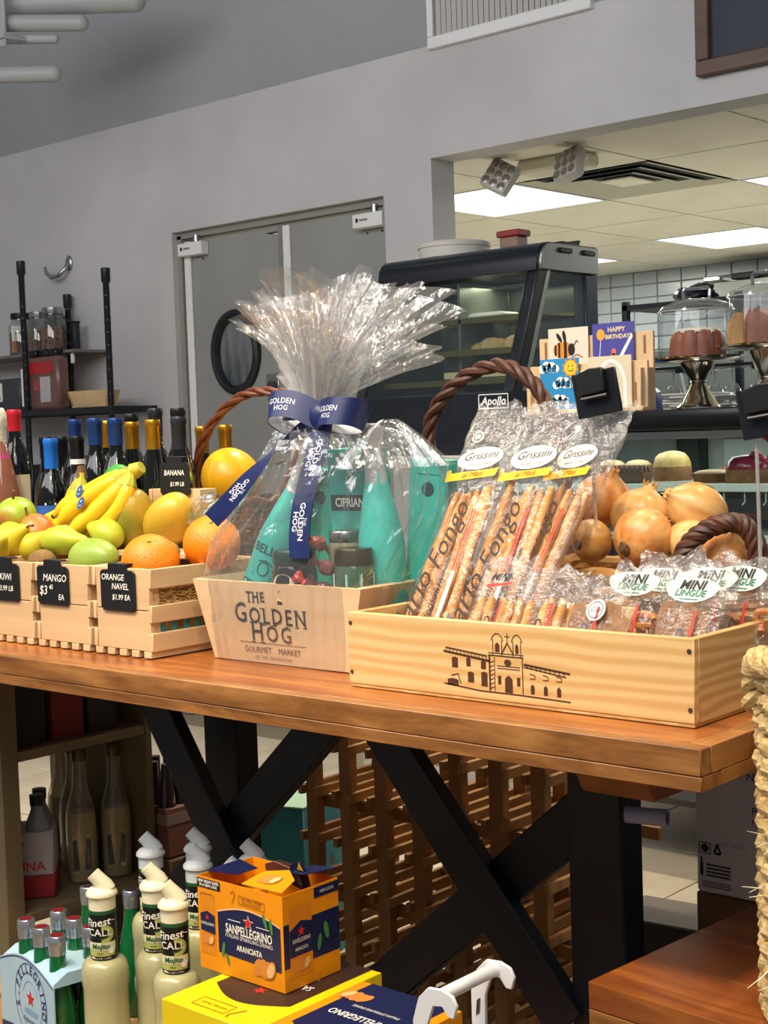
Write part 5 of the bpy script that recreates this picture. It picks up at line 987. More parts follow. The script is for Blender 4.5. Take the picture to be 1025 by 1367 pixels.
# centre tail hangs down the front, second tail sweeps to the left
o, fr = ribbon(BW, ((0.01, -0.012, -0.005), (0.02, -0.03, -0.07), (-0.02, -0.055, -0.13), (0.0, -0.066, -0.228)), ((1, 0.05, -0.02), (1, 0.05, 0.02)), 0.043)
probe = fr(0.05, 0) - fr(0.05, 0, 0.0009); fr.s = 1
n0 = (fr(0.1, 0, 0.01) - fr(0.1, 0, 0.001)); fr.s = 1 if n0.y < 0 else -1
fm = (lambda f: (lambda x, y, e=0.0009: f(x, y, e)))(fr); logo(o, fm, 0.065); logo(o, fm, 0.172)
o, fr = ribbon(BW, ((-0.01, -0.008, -0.01), (-0.10, -0.02, -0.03), (-0.13, -0.05, -0.11), (-0.215, -0.06, -0.17)), ((0.35, 0.1, 0.9), (0.75, 0.1, -0.62)), 0.036)
n0 = (fr(0.1, 0, 0.01) - fr(0.1, 0, 0.001)); fr.s = 1 if n0.y < 0 else -1; logo(o, fr, 0.19, 0.8)
def loop(sg, ln, up_, w, logo_x):
    P_ = [(0, -0.012, 0), (sg * ln * 0.35, -0.034, up_ * 1.0), (sg * ln * 0.75, -0.042, up_ * 1.1), (sg * ln * 1.0, -0.022, up_ * 0.5), (sg * ln * 0.98, 0.012, -0.008), (sg * ln * 0.6, 0.020, -0.012), (sg * ln * 0.3, 0.012, -0.008), (0, 0.002, -0.004)]
    C_ = []
    for i in range(len(P_) - 1):
        p0, p1, p2, p3 = [Vector(P_[min(max(i + d, 0), len(P_) - 1)]) for d in (-1, 0, 1, 2)]
        for q in range(6): f = q / 6; C_.append(0.5 * ((2 * p1) + (p2 - p0) * f + (2 * p0 - 5 * p1 + 4 * p2 - p3) * f * f + (3 * p1 - p0 - 3 * p2 + p3) * f ** 3))
    C_.append(Vector(P_[-1])); k = len(C_); wd = [Vector((sg * -0.15 + sg * 0.35 * math.sin(PI * i / k), 0.35, 1)) for i in range(k)]; ws = w
    o, fr = ribbon(BW, C_, wd, ws, 'bow_loop'); ribbon(o, C_, wd, ws * 0.96, 'satin_lining', RW, 0.0009 * (-1 if sg > 0 else 1), False); n0 = (fr(0.03, 0, 0.01) - fr(0.03, 0, 0.001)); fr.s = 1 if n0.y < 0 else -1
    g = (lambda f: (lambda x, y, e=0: f(f.L * 0.26 - x if sg < 0 else f.L * 0.22 + x, y)))(fr); text(o, 'GOLDEN', 0.013, RW, g, 0, 0.004); text(o, 'HOG', 0.012, RW, g, 0.002, -0.008)
loop(-1, 0.100, 0.020, 0.046, 0); loop(1, 0.088, 0.006, 0.046, 0)
obj('knot', B().ell((0.003, -0.014, -0.002), 0.019, 0.012, 0.022, 16, 10), NAVY, BW); tg_ = B(); tg_.tube([(0.06 * math.cos(a) - 0.06, 0.05 * math.sin(a) + 0.047, -0.002) for a in [2 * PI * i / 40 for i in range(40)]], 0.004, 8, True); obj('neck_tie', tg_, NAVY, BW)
# ================================================================ BREADSTICK CRATE
SPR = wood('spruce', 'cca468', 'dcba82', 'd4b077', axis=0, scale=7, stretch=0.08, rings=16, rough=0.5, bump=0.04, dist=9); SPR2 = wood('spruce_end', 'c4985c', 'd8b47a', 'cda668', axis=1, scale=9, stretch=0.1, rings=20, rough=0.5, bump=0.04, dist=9)
GC = thing('breadstick_crate', 'wide pale wooden crate branded with a church sketch', 'crate', (-0.3535, 0.095, 0.9015))
obj('front_board', B().box(-0.2935, 0.2935, 0, 0.012, 0.004, 0.112, 0.0012), SPR, GC); obj('back_board', B().box(-0.2935, 0.2935, 0.228, 0.24, 0.004, 0.112, 0.0012), SPR, GC)
for x in (-0.2935, 0.2815): obj('side_board', B().box(x, x + 0.012, 0.0125, 0.2275, 0.004, 0.112, 0.0012), SPR2, GC)
obj('bottom_board', B().box(-0.292, 0.292, 0.001, 0.239, 0, 0.0038), SPR2, GC)
for x in (-0.287, 0.287):
    for z in (0.022, 0.096): obj('nail', B().lathe([(0.0032, 0), (0.0032, 0.001), (0, 0.0014)], 10, Mx((x, 0, z), (PI / 2, 0, 0))), mat('nail', '6d6258', 0.4, 0.8), GC)
BRAND = mat('brand_ink', '4a2a14', 0.8); fr = frame((0, 0, 0), XF, ZU); P_ = []
def sk(pts, w=0.0012): P_.extend(stroke(pts, w))
X0, Z0 = -0.108, 0.014
def q(a, b): return (X0 + a * 0.216, Z0 + b * 0.086)
sk([q(0.0, .62), q(.38, .52)], .003); sk([q(.02, .68), q(.36, .60)], .0025); sk([q(.0, .08), q(.3, .02), q(.62, .02), q(1.0, .0)], .002); sk([q(.38, .04), q(.38, .62)], .003); sk([q(.42, .04), q(.42, .60)]); sk([q(.64, .04), q(.64, .62)], .0016); sk([q(.37, .62), q(.65, .62)], .0018); sk([q(.37, .66), q(.65, .66)])
for a0, a1 in ((.41, .48), (.57, .63)): sk([q(a0, .62), q(a0, .88)]); sk([q(a1, .62), q(a1, .88)]); sk([q(a0 - .012, .86)] + [q((a0 + a1) / 2 + (a1 - a0) * .62 * math.cos(t), .86 + .12 * math.sin(t)) for t in (2.6, 2.0, 1.57, 1.1, .5)] + [q(a1 + .012, .86)], .0014); P_.append([q(a0 + .018, .68), q(a1 - .018, .68), q(a1 - .018, .80), q((a0 + a1) / 2, .84), q(a0 + .018, .80)])
sk([q(.48, .66), q(.525, .84), q(.57, .66)], .002); sk([q(.525, .84), q(.525, 1.0)]); sk([q(.505, .94), q(.545, .94)]); P_.append([q(*p) for p in ring(.525, .52, .028, .055, 12)]); sk([q(.44, .42), q(.62, .42)]); sk([q(.44, .46), q(.62, .46)])
P_.append([q(.50, .04), q(.56, .04), q(.56, .26), q(.53, .32), q(.50, .26)])
for a in (.445, .595): P_.append([q(a, .16), q(a + .025, .16), q(a + .025, .30), q(a, .30)])
for a, b_, w_, h_ in ((.07, .36, .05, .16), (.19, .40, .035, .13), (.31, .38, .04, .12), (.20, .14, .05, .16), (.31, .10, .05, .22), (.03, .06, .09, .10)): P_.append([q(a, b_), q(a + w_, b_), q(a + w_, b_ + h_), q(a + w_ / 2, b_ + h_ + .02), q(a, b_ + h_)])
sk([q(.06, .22), q(.12, .26), q(.14, .10)], .0016); sk([q(.65, .52), q(1.0, .44)], .003); sk([q(.65, .48), q(.97, .38)], .0018)
for a in (.70, .80, .90): P_.append([q(a, .06), q(a + .03, .06), q(a + .03, .18), q(a + .015, .22), q(a, .18)]); sk([q(a - .005, .30), q(a + .035, .30), q(a + .035, .36), q(a - .005, .38)])
for k in range(12): sk([q(.02 + k * .03, .66 - k * .008), q(.035 + k * .03, .60 - k * .008)])
for k in range(9): sk([q(.67 + k * .035, .52 - k * .009), q(.68 + k * .035, .455 - k * .009)])
for k in range(7): sk([q(.385, .08 + k * .07), q(.415, .11 + k * .07)])
flat(GC, P_, BRAND, fr, name='branded_sketch')

BREAD = mat('breadstick', 'd09a4e', 0.65, h2='b07830', scale=20, stretch=(1, 1, 0.3), bump=0.15, bscale=120); BREADD = mat('breadstick_dark', 'a87a42', 0.7, h2='8a5c2c', scale=30, bump=0.2, bscale=120)
BAG = film('bag_film', 'ffffff', 0.04, 0.015, 0.10, 0.7, 55, edge=0.28); BAGT = film('bag_film_top', 'ffffff', 0.09, 0.05, 0.12, 1.0, 70, edge=0.4); PRINT = mat('print_dark', '2c1c10', 0.6); FRED = mat('flag_red', 'd2281e', 0.5); FGRN = mat('flag_green', '1f7a3c', 0.5); YEL = mat('label_yellow', 'e8b420', 0.5)
def bagfilm(t, w, h, th, fill, seed, nu=40, nv=30):
    split = fill + 0.03
    def fn(u, v):
        a = 2 * PI * u; c, s = math.cos(a), math.sin(a); body = min(1, v / 0.06) if v < 0.06 else (1 if v < fill else max(0.12, 1 - (v - fill) / (1 - fill) * 1.1))
        x = w / 2 * abs(c) ** 0.6 * (1 if c > 0 else -1) * (1 + 0.05 * max(0, v - fill)); y = th / 2 * body * abs(s) ** 0.8 * (1 if s > 0 else -1); k = 0.0015 + 0.014 * max(0, (v - fill + 0.12))
        y += k * 1.6 * noise.noise(Vector((x * 60, v * 16, seed + (s > 0)))) + 0.012 * max(0, v - fill) * math.sin(6 * v + seed); x += k * noise.noise(Vector((s * 3, v * 20, seed + 5)))
        z = h * v + (0.016 * noise.noise(Vector((x * 40, seed, 0))) + 0.008 * noise.noise(Vector((x * 130, seed, 2))) if v > 0.97 else 0)
        return Vector((x, y, z))
    obj('bag_film', B().grid(lambda u, v: fn(u, v * split), nu, nv, True), BAG, t, 0, False); obj('bag_top', B().grid(lambda u, v: fn(u, split + v * (1 - split)), nu + 14, nv // 2 + 4, True), BAGT, t, 0, False)
def sticks(t, xs, y0, z0, ln, r, seed, m=BREAD, dz=0.02):
    rnd = random.Random(seed)
    for i, x in enumerate(xs):
        y = y0 + (0.008 if i % 2 else -0.006); n_ = 9; l = ln * rnd.uniform(0.93, 1.0); a, b = rnd.uniform(-.012, .012), rnd.uniform(-.004, .004)
        pts = [(x + a * k / n_ + 0.0012 * math.sin(k * 2 + i), y + b * k / n_, z0 + rnd.uniform(0, .004) + l * k / n_) for k in range(n_ + 1)]; rs = [r * (0.62 if k in (0, n_) else rnd.uniform(.93, 1.05)) for k in range(n_ + 1)]; obj('breadstick', B().tube(pts, rs, 9), m, t, 60)
def swirl(t, fr, x, y, s, flip=1): flat(t, stroke(arc(x, y, s, s * 0.7, 0.4, 5.2, 12), s * 0.09) + stroke(arc(x + s * 0.5 * flip, y - s * 0.2, s * 0.5, s * 0.5, 2.6, 7.0, 10), s * 0.08), PRINT, fr, name='flourish')
def grissini(label, x, y, rz, seed, badge=True):
    t = thing('breadstick_bag', label, 'bag', (x, y, 0.912), (-0.535, 0.03, rz), 'tall breadstick bags'); w, h, th = 0.112, 0.475, 0.042
    sticks(t, [-0.042, -0.029, -0.016, -0.003, 0.010, 0.023, 0.036], 0.0, 0.010, 0.315, 0.0082, seed); bagfilm(t, w, h, th, 0.68, seed)
    fr = lambda a, b, e=0.0006: Vector((a, -th / 2 - 0.003 - (e if e else 0) + 0.10 * max(0, b - 0.32), b)); f2 = lambda a, b, e=0: fr(a, b, 0.0014)
    flat(t, [ring(0.0, 0.365, 0.042, 0.021, 28, 0.16)], PAPER, fr, name='oval_label'); text(t, 'Grissini', 0.021, PRINT, f2, -0.001, 0.369, shear=0.4, rot=0.16); text(t, 'stirati a mano', 0.0085, PRINT, f2, 0.004, 0.354, shear=0.4, rot=0.16)
    flat(t, [[(-0.050, 0.318), (0.042, 0.334), (0.044, 0.350), (0.036, 0.347), (-0.044, 0.334), (-0.047, 0.341), (-0.054, 0.338)]], YEL, fr, name='yellow_band'); text(t, 'al Mais', 0.014, mat('ochre', '8a5a0c', 0.6), f2, -0.002, 0.334, shear=0.4, rot=0.16)
    if badge: flat(t, [ring(-0.022, 0.405, 0.011, 0.011, 20)], mat('badge_grey', 'c9c5bc', 0.5), fr, name='badge'); flat(t, stroke(arc(-0.022, 0.405, 0.007, 0.007, 0, 2 * PI, 14), 0.0014) + stroke([(-0.022, 0.403), (-0.018, 0.397)], 0.0014), PRINT, f2, name='badge_print')
    text(t, 'Mario', 0.050, PRINT, f2, -0.031, 0.100, rot=PI / 2 - 0.16, shear=0.45, bold=0.0002); text(t, 'Fongo', 0.046, PRINT, f2, -0.006, 0.224, rot=PI / 2 - 0.16, shear=0.45, bold=0.0002); swirl(t, f2, -0.022, 0.143, 0.016); swirl(t, f2, -0.026, 0.022, 0.012, -1); text(t, 'Piemonte', 0.020, PRINT, f2, 0.008, 0.115, rot=PI / 2 - 0.12, shear=0.4)
    flat(t, [rect(0.0235, 0.0262, 0.17, 0.275), rect(0.0285, 0.0305, 0.17, 0.275)], FRED, fr, name='red_stripe'); flat(t, [rect(0.0235, 0.0305, 0.085, 0.168)], PAPER, fr, name='white_stripe'); flat(t, [rect(0.0235, 0.0255, 0.015, 0.085), rect(0.0285, 0.0305, 0.03, 0.10)], FGRN, fr, name='green_stripe')
    return t
grissini('tall breadstick bag at left with whole oval label', -0.568, 0.150, 0.0, 1); grissini('tall breadstick bag in the middle of three, label partly covered', -0.482, 0.162, -0.05, 2, False); grissini('tall breadstick bag at right of the three, turned edge on', -0.452, 0.188, -0.28, 3, False)
def leafring(w, h, n=20): return [(w * math.cos(2 * PI * i / n) * (1 if math.sin(2 * PI * i / n) < 0 else 1.0), (h * 0.5 if math.sin(2 * PI * i / n) > 0 else h) * math.sin(2 * PI * i / n)) for i in range(n)]
def mini(label, x, y, rz, seed, kind, lab, w=0.098, tilt=-0.50, h=0.205):
    t = thing('snack_bag', label, 'bag', (x, y, 0.911), (tilt, 0.0, rz), 'small breadstick bags'); th = 0.036; rnd = random.Random(seed)
    if kind == 'stick': sticks(t, [-w * 0.36 + k * w * 0.145 for k in range(6)], 0.0, 0.008, 0.135, 0.0075, seed)
    elif kind == 'tongue':
        for k in range(6):
            o = obj('flat_cracker', B().prism([(-0.014, 0), (0.014, 0), (0.017, 0.05), (0.015, 0.10), (0.008, 0.118), (-0.008, 0.118), (-0.015, 0.10), (-0.017, 0.05)], 0.004, (0, 0.002, 0), bev=0.0012), mat('cracker_tan' if seed % 2 else 'cracker_rye', 'c49a6c' if seed % 2 else 'a07c58', 0.7, h2='a87c4c' if seed % 2 else '7d5c40', scale=40, bump=0.2, bscale=200), t); o.location = (rnd.uniform(-.024, .024), -0.012 + k * 0.005, 0.012 + 0.004 * k); o.rotation_euler = (0.05 * k, rnd.uniform(-.35, .55), 0)
    else:
        for k in range(10):
            p = Vector((rnd.uniform(-.035, .035), rnd.uniform(-.008, .008), 0.015 + k * 0.011)); obj('curl', B().tube([p + Vector((0.016 * math.cos(a), 0.004 * math.sin(a * 2), 0.009 * math.sin(a))) for a in [i * 0.8 for i in range(7)]], 0.0055, 7), mat('curl_orange', 'c9823a', 0.6, h2='a8642c', scale=40), t)
    bagfilm(t, w, h, th, 0.66, seed, 32, 22); fr = lambda a, b, e=0.0006: Vector((a, -th / 2 - 0.003 - (e if e else 0) + 0.09 * max(0, b - 0.13), b)); f2 = lambda a, b, e=0: fr(a, b, 0.0013); zl = 0.163
    if lab == 'lingue':
        sh_ = [(p[0], p[1] + zl + 0.004) for p in leafring(0.040, 0.024)]; flat(t, [sh_], mat('label_mint', 'dfeae0', 0.5), fr, name='leaf_label'); text(t, 'MINI', 0.0185, INK, f2, 0.0, zl + 0.005, shear=0.25, bold=0.0006); text(t, 'LINGUE', 0.0135, mat('ink_green', '2c7a5a', 0.5), f2, 0.0, zl - 0.007, shear=0.2, bold=0.0004); flat(t, [rect(-0.014, 0.014, zl - 0.0165, zl - 0.0150)], MATS['ink_green'], f2, name='label_line')
    elif lab == 'mini': text(t, 'MINI', 0.017, INK, f2, 0.0, zl + 0.004, shear=0.3, bold=0.0005); flat(t, [[(-0.022, zl - 0.008), (0.022, zl - 0.002), (0.022, zl - 0.006), (-0.020, zl - 0.014)]], FRED, fr, name='red_dash')
    elif lab == 'badge': flat(t, [ring(0.012, 0.125, 0.016, 0.016, 20)], PAPER, fr, name='badge'); flat(t, stroke(arc(0.012, 0.125, 0.012, 0.012, 0, 2 * PI, 16), 0.001), INK, f2, name='badge_print'); text(t, 'Con', 0.010, INK, f2, 0.012, 0.125, shear=0.3)
    c1, c2 = (FRED, PAPER) if lab != 'blue' else (mat('print_blue', '3a3f9a', 0.5), PAPER)
    flat(t, [rect(0.014, 0.018, 0.07, 0.13), ], c1, fr, name='stripe'); flat(t, [rect(0.0145, 0.0175, 0.01, 0.07)], c2, fr, name='stripe')
    text(t, 'Fongo', 0.03, PRINT if seed % 2 else mat('print_violet', '4a4478', 0.6), f2, -0.016, 0.07, rot=PI / 2 - 0.5, shear=0.4)
    return t
mini('small bag of short breadsticks at left, red MINI mark', -0.432, 0.126, -0.05, 11, 'stick', 'mini', 0.10, -0.52); mini('small bag of short breadsticks second from left, unmarked front', -0.340, 0.130, 0.05, 13, 'stick', 'none', 0.095, -0.5, 0.19)
mini('small snack bag with round white badge', -0.262, 0.124, -0.1, 14, 'tongue', 'badge', 0.085, -0.48, 0.185); mini('small snack bag with MINI LINGUE label above orange curls', -0.218, 0.158, 0.0, 15, 'curl', 'lingue', 0.09, -0.46, 0.2)
mini('small snack bag with MINI LINGUE label above flat crackers, right front', -0.122, 0.135, -0.05, 16, 'tongue', 'lingue', 0.104, -0.50, 0.205); mini('small snack bag standing behind, MINI LINGUE label between the front two', -0.196, 0.205, 0.0, 17, 'tongue', 'lingue', 0.10, -0.42, 0.205)
mini('small snack bag behind the right front bag, label half covered', -0.128, 0.222, 0.05, 18, 'tongue', 'lingue', 0.09, -0.38, 0.2); mini('small snack bag with blue stripe at right edge of the crate', -0.095, 0.245, -0.15, 21, 'curl', 'lingue', 0.09, -0.32, 0.195)
# ================================================================ ONIONS
ON = mat('onion_skin', 'c07a38', 0.4, h2='dca868', scale=55, stretch=(1, 1, 0.12), bump=0.12, bscale=40, coat=0.15); ONL = mat('onion_pale', 'dcb474', 0.4, h2='c48e48', scale=50, stretch=(1, 1, 0.12), bump=0.1, bscale=40, coat=0.15); ROOT = mat('onion_root', '4a3420', 0.9, h2='7a5a38', scale=90)
def onion(label, x, y, z, r, rot, m=ON, l=0.9, root=True):
    t = thing('onion', label, 'onion', (x, y, z), rot, 'onions in the basket'); pr = [(0, -r * l)] + [(r * math.cos(a), r * l * math.sin(a)) for a in [-PI / 2 + PI * i / 16 for i in range(1, 13)]] + [(r * 0.42, r * (l - 0.05)), (r * 0.26, r * (l + 0.08)), (r * 0.2, r * (l + 0.25)), (0, r * (l + 0.28))]
    obj('bulb', B().lathe(pr, 28).wob(r * 0.05, 16, x * 20), m, t); pk = B()
    for k in range(7): a = k * 0.9; pk.tube([(r * 0.18 * math.cos(a), r * 0.18 * math.sin(a), r * (l + 0.15)), (r * 0.24 * math.cos(a + .3), r * 0.24 * math.sin(a + .3), r * (l + 0.28 + 0.05 * (k % 3)))], [r * 0.07, r * 0.02], 5)
    tag(obj('dry_neck', pk, mat('dry_neck', 'b98e54', 0.7), t), kind='stuff')
    if root: obj('root_end', B().lathe([(r * 0.05, -r * l - 0.004), (r * 0.24, -r * l + 0.0005), (r * 0.26, -r * l * 0.96)], 12).wob(0.0015, 200), ROOT, t)
    sc = B().grid(lambda u, v: Vector((r * 1.008 * math.cos(u * 1.1) * math.cos(-0.2 + v * 0.9), r * 1.008 * math.sin(u * 1.1) * math.cos(-0.2 + v * 0.9), r * l * 1.008 * math.sin(-0.2 + v * 0.9))), 9, 7); obj('loose_skin', sc, mat('loose_skin', 'dfa45a', 0.3, h2='c98440', scale=20), t)
    return t
onion('orange brown onion at back, touching the tall bags', -0.432, 0.475, 1.162, 0.046, (0.3, 0.2, 1.0)); onion('big onion in the middle of the back row', -0.36, 0.47, 1.135, 0.050, (0.2, 0.5, 2.0), ONL); onion('front onion with dark root end facing us', -0.318, 0.405, 1.108, 0.048, (-1.25, 0.0, -0.25))
onion('pale long onion lying with papery neck to the left', -0.262, 0.47, 1.148, 0.041, (0.5, -1.0, 0.4), ONL, 1.15); onion('small onion at lower left showing its dark root', -0.412, 0.405, 1.103, 0.034, (-1.4, 0.0, -0.2), ONL); onion('onion at lower right beneath the long pale one', -0.252, 0.435, 1.098, 0.040, (0.2, 0.9, 1.3), ONL); onion('onion inside the loop of the basket handle', -0.192, 0.43, 1.088, 0.034, (0.3, 0.2, 0.7), ON)
# ================================================================ SIGN CLIPS on clear rods
ROD = film('rod_acrylic', 'f2efe2', 0.25, 0.30, 0.1, 0)
def clip(label, x, y, z0, z1, rz, ry):
    t = thing('sign_holder', label, 'holder', (x, y, z0), 0, 'black sign clips on rods'); H = z1 - z0
    obj('rod', B().tube([(0, 0, 0), (-0.003, 0, H * 0.5), (-0.006, 0, H)], 0.0028, 8), ROD, t)
    c = obj('clip_plate', B().box(-0.036, 0.036, -0.004, 0.002, -0.034, 0.034, 0.0018), mat('clip_plate', '080c16', 0.35), t); c.location = (0.012, -0.006, H + 0.008); c.rotation_euler = (0, ry, rz)
    obj('clip_jaw', B().prism([(-0.024, -0.016), (0.020, -0.016), (0.020, 0.020), (0.0, 0.022), (-0.024, 0.016)], 0.014, (0, -0.004, 0.016), bev=0.002), BLKPL, c); obj('clip_hinge', B().tube([(-0.022, -0.012, -0.006), (0.02, -0.012, -0.006)], 0.0035, 8), BLKPL, c)
    return t
clip('black sign clip on clear rod standing among the onions', -0.386, 0.38, 1.13, 1.322, 0.2, -0.16); clip('black sign clip cut off at the right edge above the basket loop', -0.085, 0.33, 0.915, 1.285, 0.2, -0.15)
# ================================================================ BELOW THE TABLE
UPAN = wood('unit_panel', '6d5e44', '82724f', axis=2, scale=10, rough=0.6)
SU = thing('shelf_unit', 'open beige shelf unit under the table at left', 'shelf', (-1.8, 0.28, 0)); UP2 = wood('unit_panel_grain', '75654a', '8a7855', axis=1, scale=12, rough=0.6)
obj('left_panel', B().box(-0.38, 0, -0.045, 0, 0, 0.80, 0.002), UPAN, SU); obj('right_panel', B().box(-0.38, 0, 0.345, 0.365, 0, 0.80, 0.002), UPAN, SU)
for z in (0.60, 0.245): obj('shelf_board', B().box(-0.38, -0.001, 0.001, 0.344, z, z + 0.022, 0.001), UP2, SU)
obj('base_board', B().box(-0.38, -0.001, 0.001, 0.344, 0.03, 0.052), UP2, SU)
for i, (y, w_, c, h_, lab) in enumerate(((0.33, 0.09, '1d1a1c', 0.17, 'black carton on the upper shelf under the table, left'), (0.435, 0.085, '7a1f1a', 0.15, 'dark red carton on the upper shelf under the table'), (0.53, 0.08, '2c2422', 0.15, 'dark brown carton on the upper shelf, right of the red one'))):
    t = thing('carton', lab, 'box', (-1.95, y, 0.6225), 0, 'cartons on the shelf under the table'); obj('body', B().box(-0.1, 0.12, -w_ / 2, w_ / 2, 0, h_, 0.002), mat('shelf_carton' + c, c, 0.6), t); obj('flap', B().box(-0.1, 0.12, -w_ / 2, w_ / 2, h_, h_ + 0.002), mat('shelf_carton' + c, c), t)
LQ = film('clear_bottle', 'efe9d2', 0.06, 0.10, 0.05, 0)
def juice(label, x, y, rz):
    t = thing('juice_bottle', label, 'bottle', (x, y, 0.268), rz, 'bottles on the shelf under the table'); r = 0.036
    obj('bottle_glass', B().lathe([(r * 0.9, 0), (r, 0.006), (r, 0.13), (r * 0.92, 0.165), (r * 0.5, 0.215), (0.0145, 0.245), (0.0145, 0.285)], 24), LQ, t); obj('drink', B().lathe([(r * 0.88, 0.004), (r * 0.93, 0.13), (r * 0.84, 0.162), (0, 0.163)], 20), mat('pale_drink', 'd0c498', 0.2, h2='c0b284', scale=4), t); obj('cap', B().lathe([(0.0165, 0.28), (0.017, 0.286), (0.017, 0.306), (0.015, 0.309), (0, 0.309)], 18), mat('cap_bronze', '6d5a3a', 0.35, 0.5), t)
    fr = lambda a, b, e=0: Vector(((r + 0.0008) * math.sin(a / r), -(r + 0.0008) * math.cos(a / r), b)); flat(t, [rect(-0.02, 0.02, 0.03, 0.105)], mat('label_dark', '2a2a26', 0.6), fr, name='label'); flat(t, [rect(-0.02, 0.02, 0.10, 0.112), rect(-0.02, 0.02, 0.026, 0.034)], mat('label_pale', 'cfcabb', 0.6), fr, name='label')
for i, (x, y) in enumerate(((-1.872, 0.585), (-1.90, 0.508), (-1.99, 0.555), (-2.065, 0.575))): juice(('nearest clear bottle on the shelf, gold cap, right of four', 'second clear bottle from the right on the shelf', 'third clear bottle from the right on the shelf', 'farthest clear bottle at left, floor light behind it')[i], x, y, 0.9)
PK = thing('water_carrier', 'pale four bottle carrier with red base on the shelf', 'carrier', (-1.935, 0.375, 0.268), 0.85)
obj('carton_sleeve', B().box(-0.07, 0.07, -0.055, 0.055, 0.05, 0.15, 0.004), mat('carrier_pale', 'b9b4b8', 0.5), PK); obj('red_base', B().box(-0.071, 0.071, -0.056, 0.056, 0.0, 0.05, 0.003), mat('carrier_red', 'a8282c', 0.5), PK); fr = frame((0, -0.0555, 0), XF, ZU); text(PK, 'PANNA', 0.03, FRED, fr, 0.0, 0.072, bold=0.0004); flat(PK, [star(0, 0.125, 0.011, 0.4)], FRED, fr, name='emblem')
for x in (-0.035, 0.035):
    for y in (-0.028, 0.028): bo = obj('bottle', B().lathe([(0.028, 0.1505), (0.026, 0.165), (0.014, 0.195), (0.014, 0.215)], 16, Mx((x, y, 0))), mat('water_glass', '8f9090', 0.1), PK); obj('cap', B().lathe([(0.0155, 0.205), (0.016, 0.228), (0, 0.229)], 14, Mx((x, y, 0))), mat('cap_grey', '3d3f44', 0.3, 0.5), bo)
t = thing('drink_carrier', 'reddish brown bottle carrier in the dark gap behind the shelf unit', 'carrier', (-1.84, 0.70, 0.0)); obj('crate_stack', B().box(-0.08, 0.08, -0.048, 0.05, 0, 0.30, 0.004), mat('cardboard_dark', '6d523a', 0.7), t); obj('sleeve', B().box(-0.07, 0.07, -0.045, 0.045, 0.302, 0.42, 0.004), mat('sleeve_red', '8a5a4c', 0.6), t); obj('band', B().box(-0.071, 0.071, -0.046, 0.046, 0.38, 0.405), mat('band_pale', 'a08a80', 0.6), t)
for x in (-0.045, 0.0, 0.045):
    for y in (-0.022, 0.022): obj('bottle', B().lathe([(0.022, 0.4205), (0.02, 0.45), (0.011, 0.49), (0.011, 0.52), (0, 0.52)], 14, Mx((x, y, 0))), mat('brown_glass', '3a2a20', 0.1, coat=0.5), t)
TB = thing('teal_box', 'large teal cardboard box with pale lid flaps behind the brace', 'box', (-1.561, 0.895, 0), 0.29); TM = mat('teal_card', '2f8a98', 0.6, h2='2a7c8a', scale=5)
obj('carton_body', B().box(-0.36, 0, 0, 0.27, 0, 0.398, 0.003), TM, TB); 
for q_ in ((-0.36, -0.185, 0.002, 0.27), (-0.175, 0.0, 0.0, 0.27)): obj('lid_flap', B().box(q_[0], q_[1], q_[2], q_[3], 0.3985, 0.4025, 0.001), mat('mint_card', 'a9cdb4', 0.6), TB)
fr = frame((0.0005, 0, 0), (0, 1, 0), ZU); text(TB, 'RO', 0.06, mat('box_print', '2a5a4c', 0.7), fr, 0.14, 0.31); flat(TB, [ring(0.14, 0.24, 0.012)], BLACK, fr, name='hand_hole')
# wooden wine rack
RK = wood('rack_wood', '90663a', 'b0824e', axis=2, scale=14, rough=0.55); RKY = wood('rack_wood_slat', '9a6e40', 'be9058', axis=1, scale=14, rough=0.55)
WR = thing('wine_rack', 'pale wooden lattice wine rack behind the table legs', 'rack', (-1.435, 0.78, 0))
for i in range(7):
    x = i * 0.103
    for y in (0.0, 0.22): obj('post', B().box(x, x + 0.034, y, y + 0.024, 0, 0.66, 0.0015), RK, WR)
    for k in range(6):
        z = 0.06 + k * 0.105
        for dx in (-0.013, 0.0345): obj('slat', B().box(x + dx, x + dx + 0.0125, -0.012, 0.256, z, z + 0.02, 0.001), RKY, WR)
for z in (0.03, 0.24, 0.45):
    for y in (0.0245, 0.2075): obj('rail', B().box(-0.02, 0.78, y, y + 0.012, z, z + 0.026, 0.001), RK, WR)
for i, (x, lab) in enumerate(((-0.98, 'pale wooden rack end behind the right table leg'),)):
    t = thing('wine_rack', lab, 'rack', (-0.64, 1.2, 0), 0.1)
    for x_ in (0.0, 0.2): 
        for y in (0, 0.2): obj('post', B().box(x_, x_ + 0.034, y, y + 0.024, 0, 0.62, 0.0015), RK, t)
    for k in range(5): 
        for y in (-0.0125, 0.2245): obj('slat', B().box(-0.03, 0.26, y, y + 0.012, 0.06 + k * 0.11, 0.08 + k * 0.11, 0.001), RKY, t)
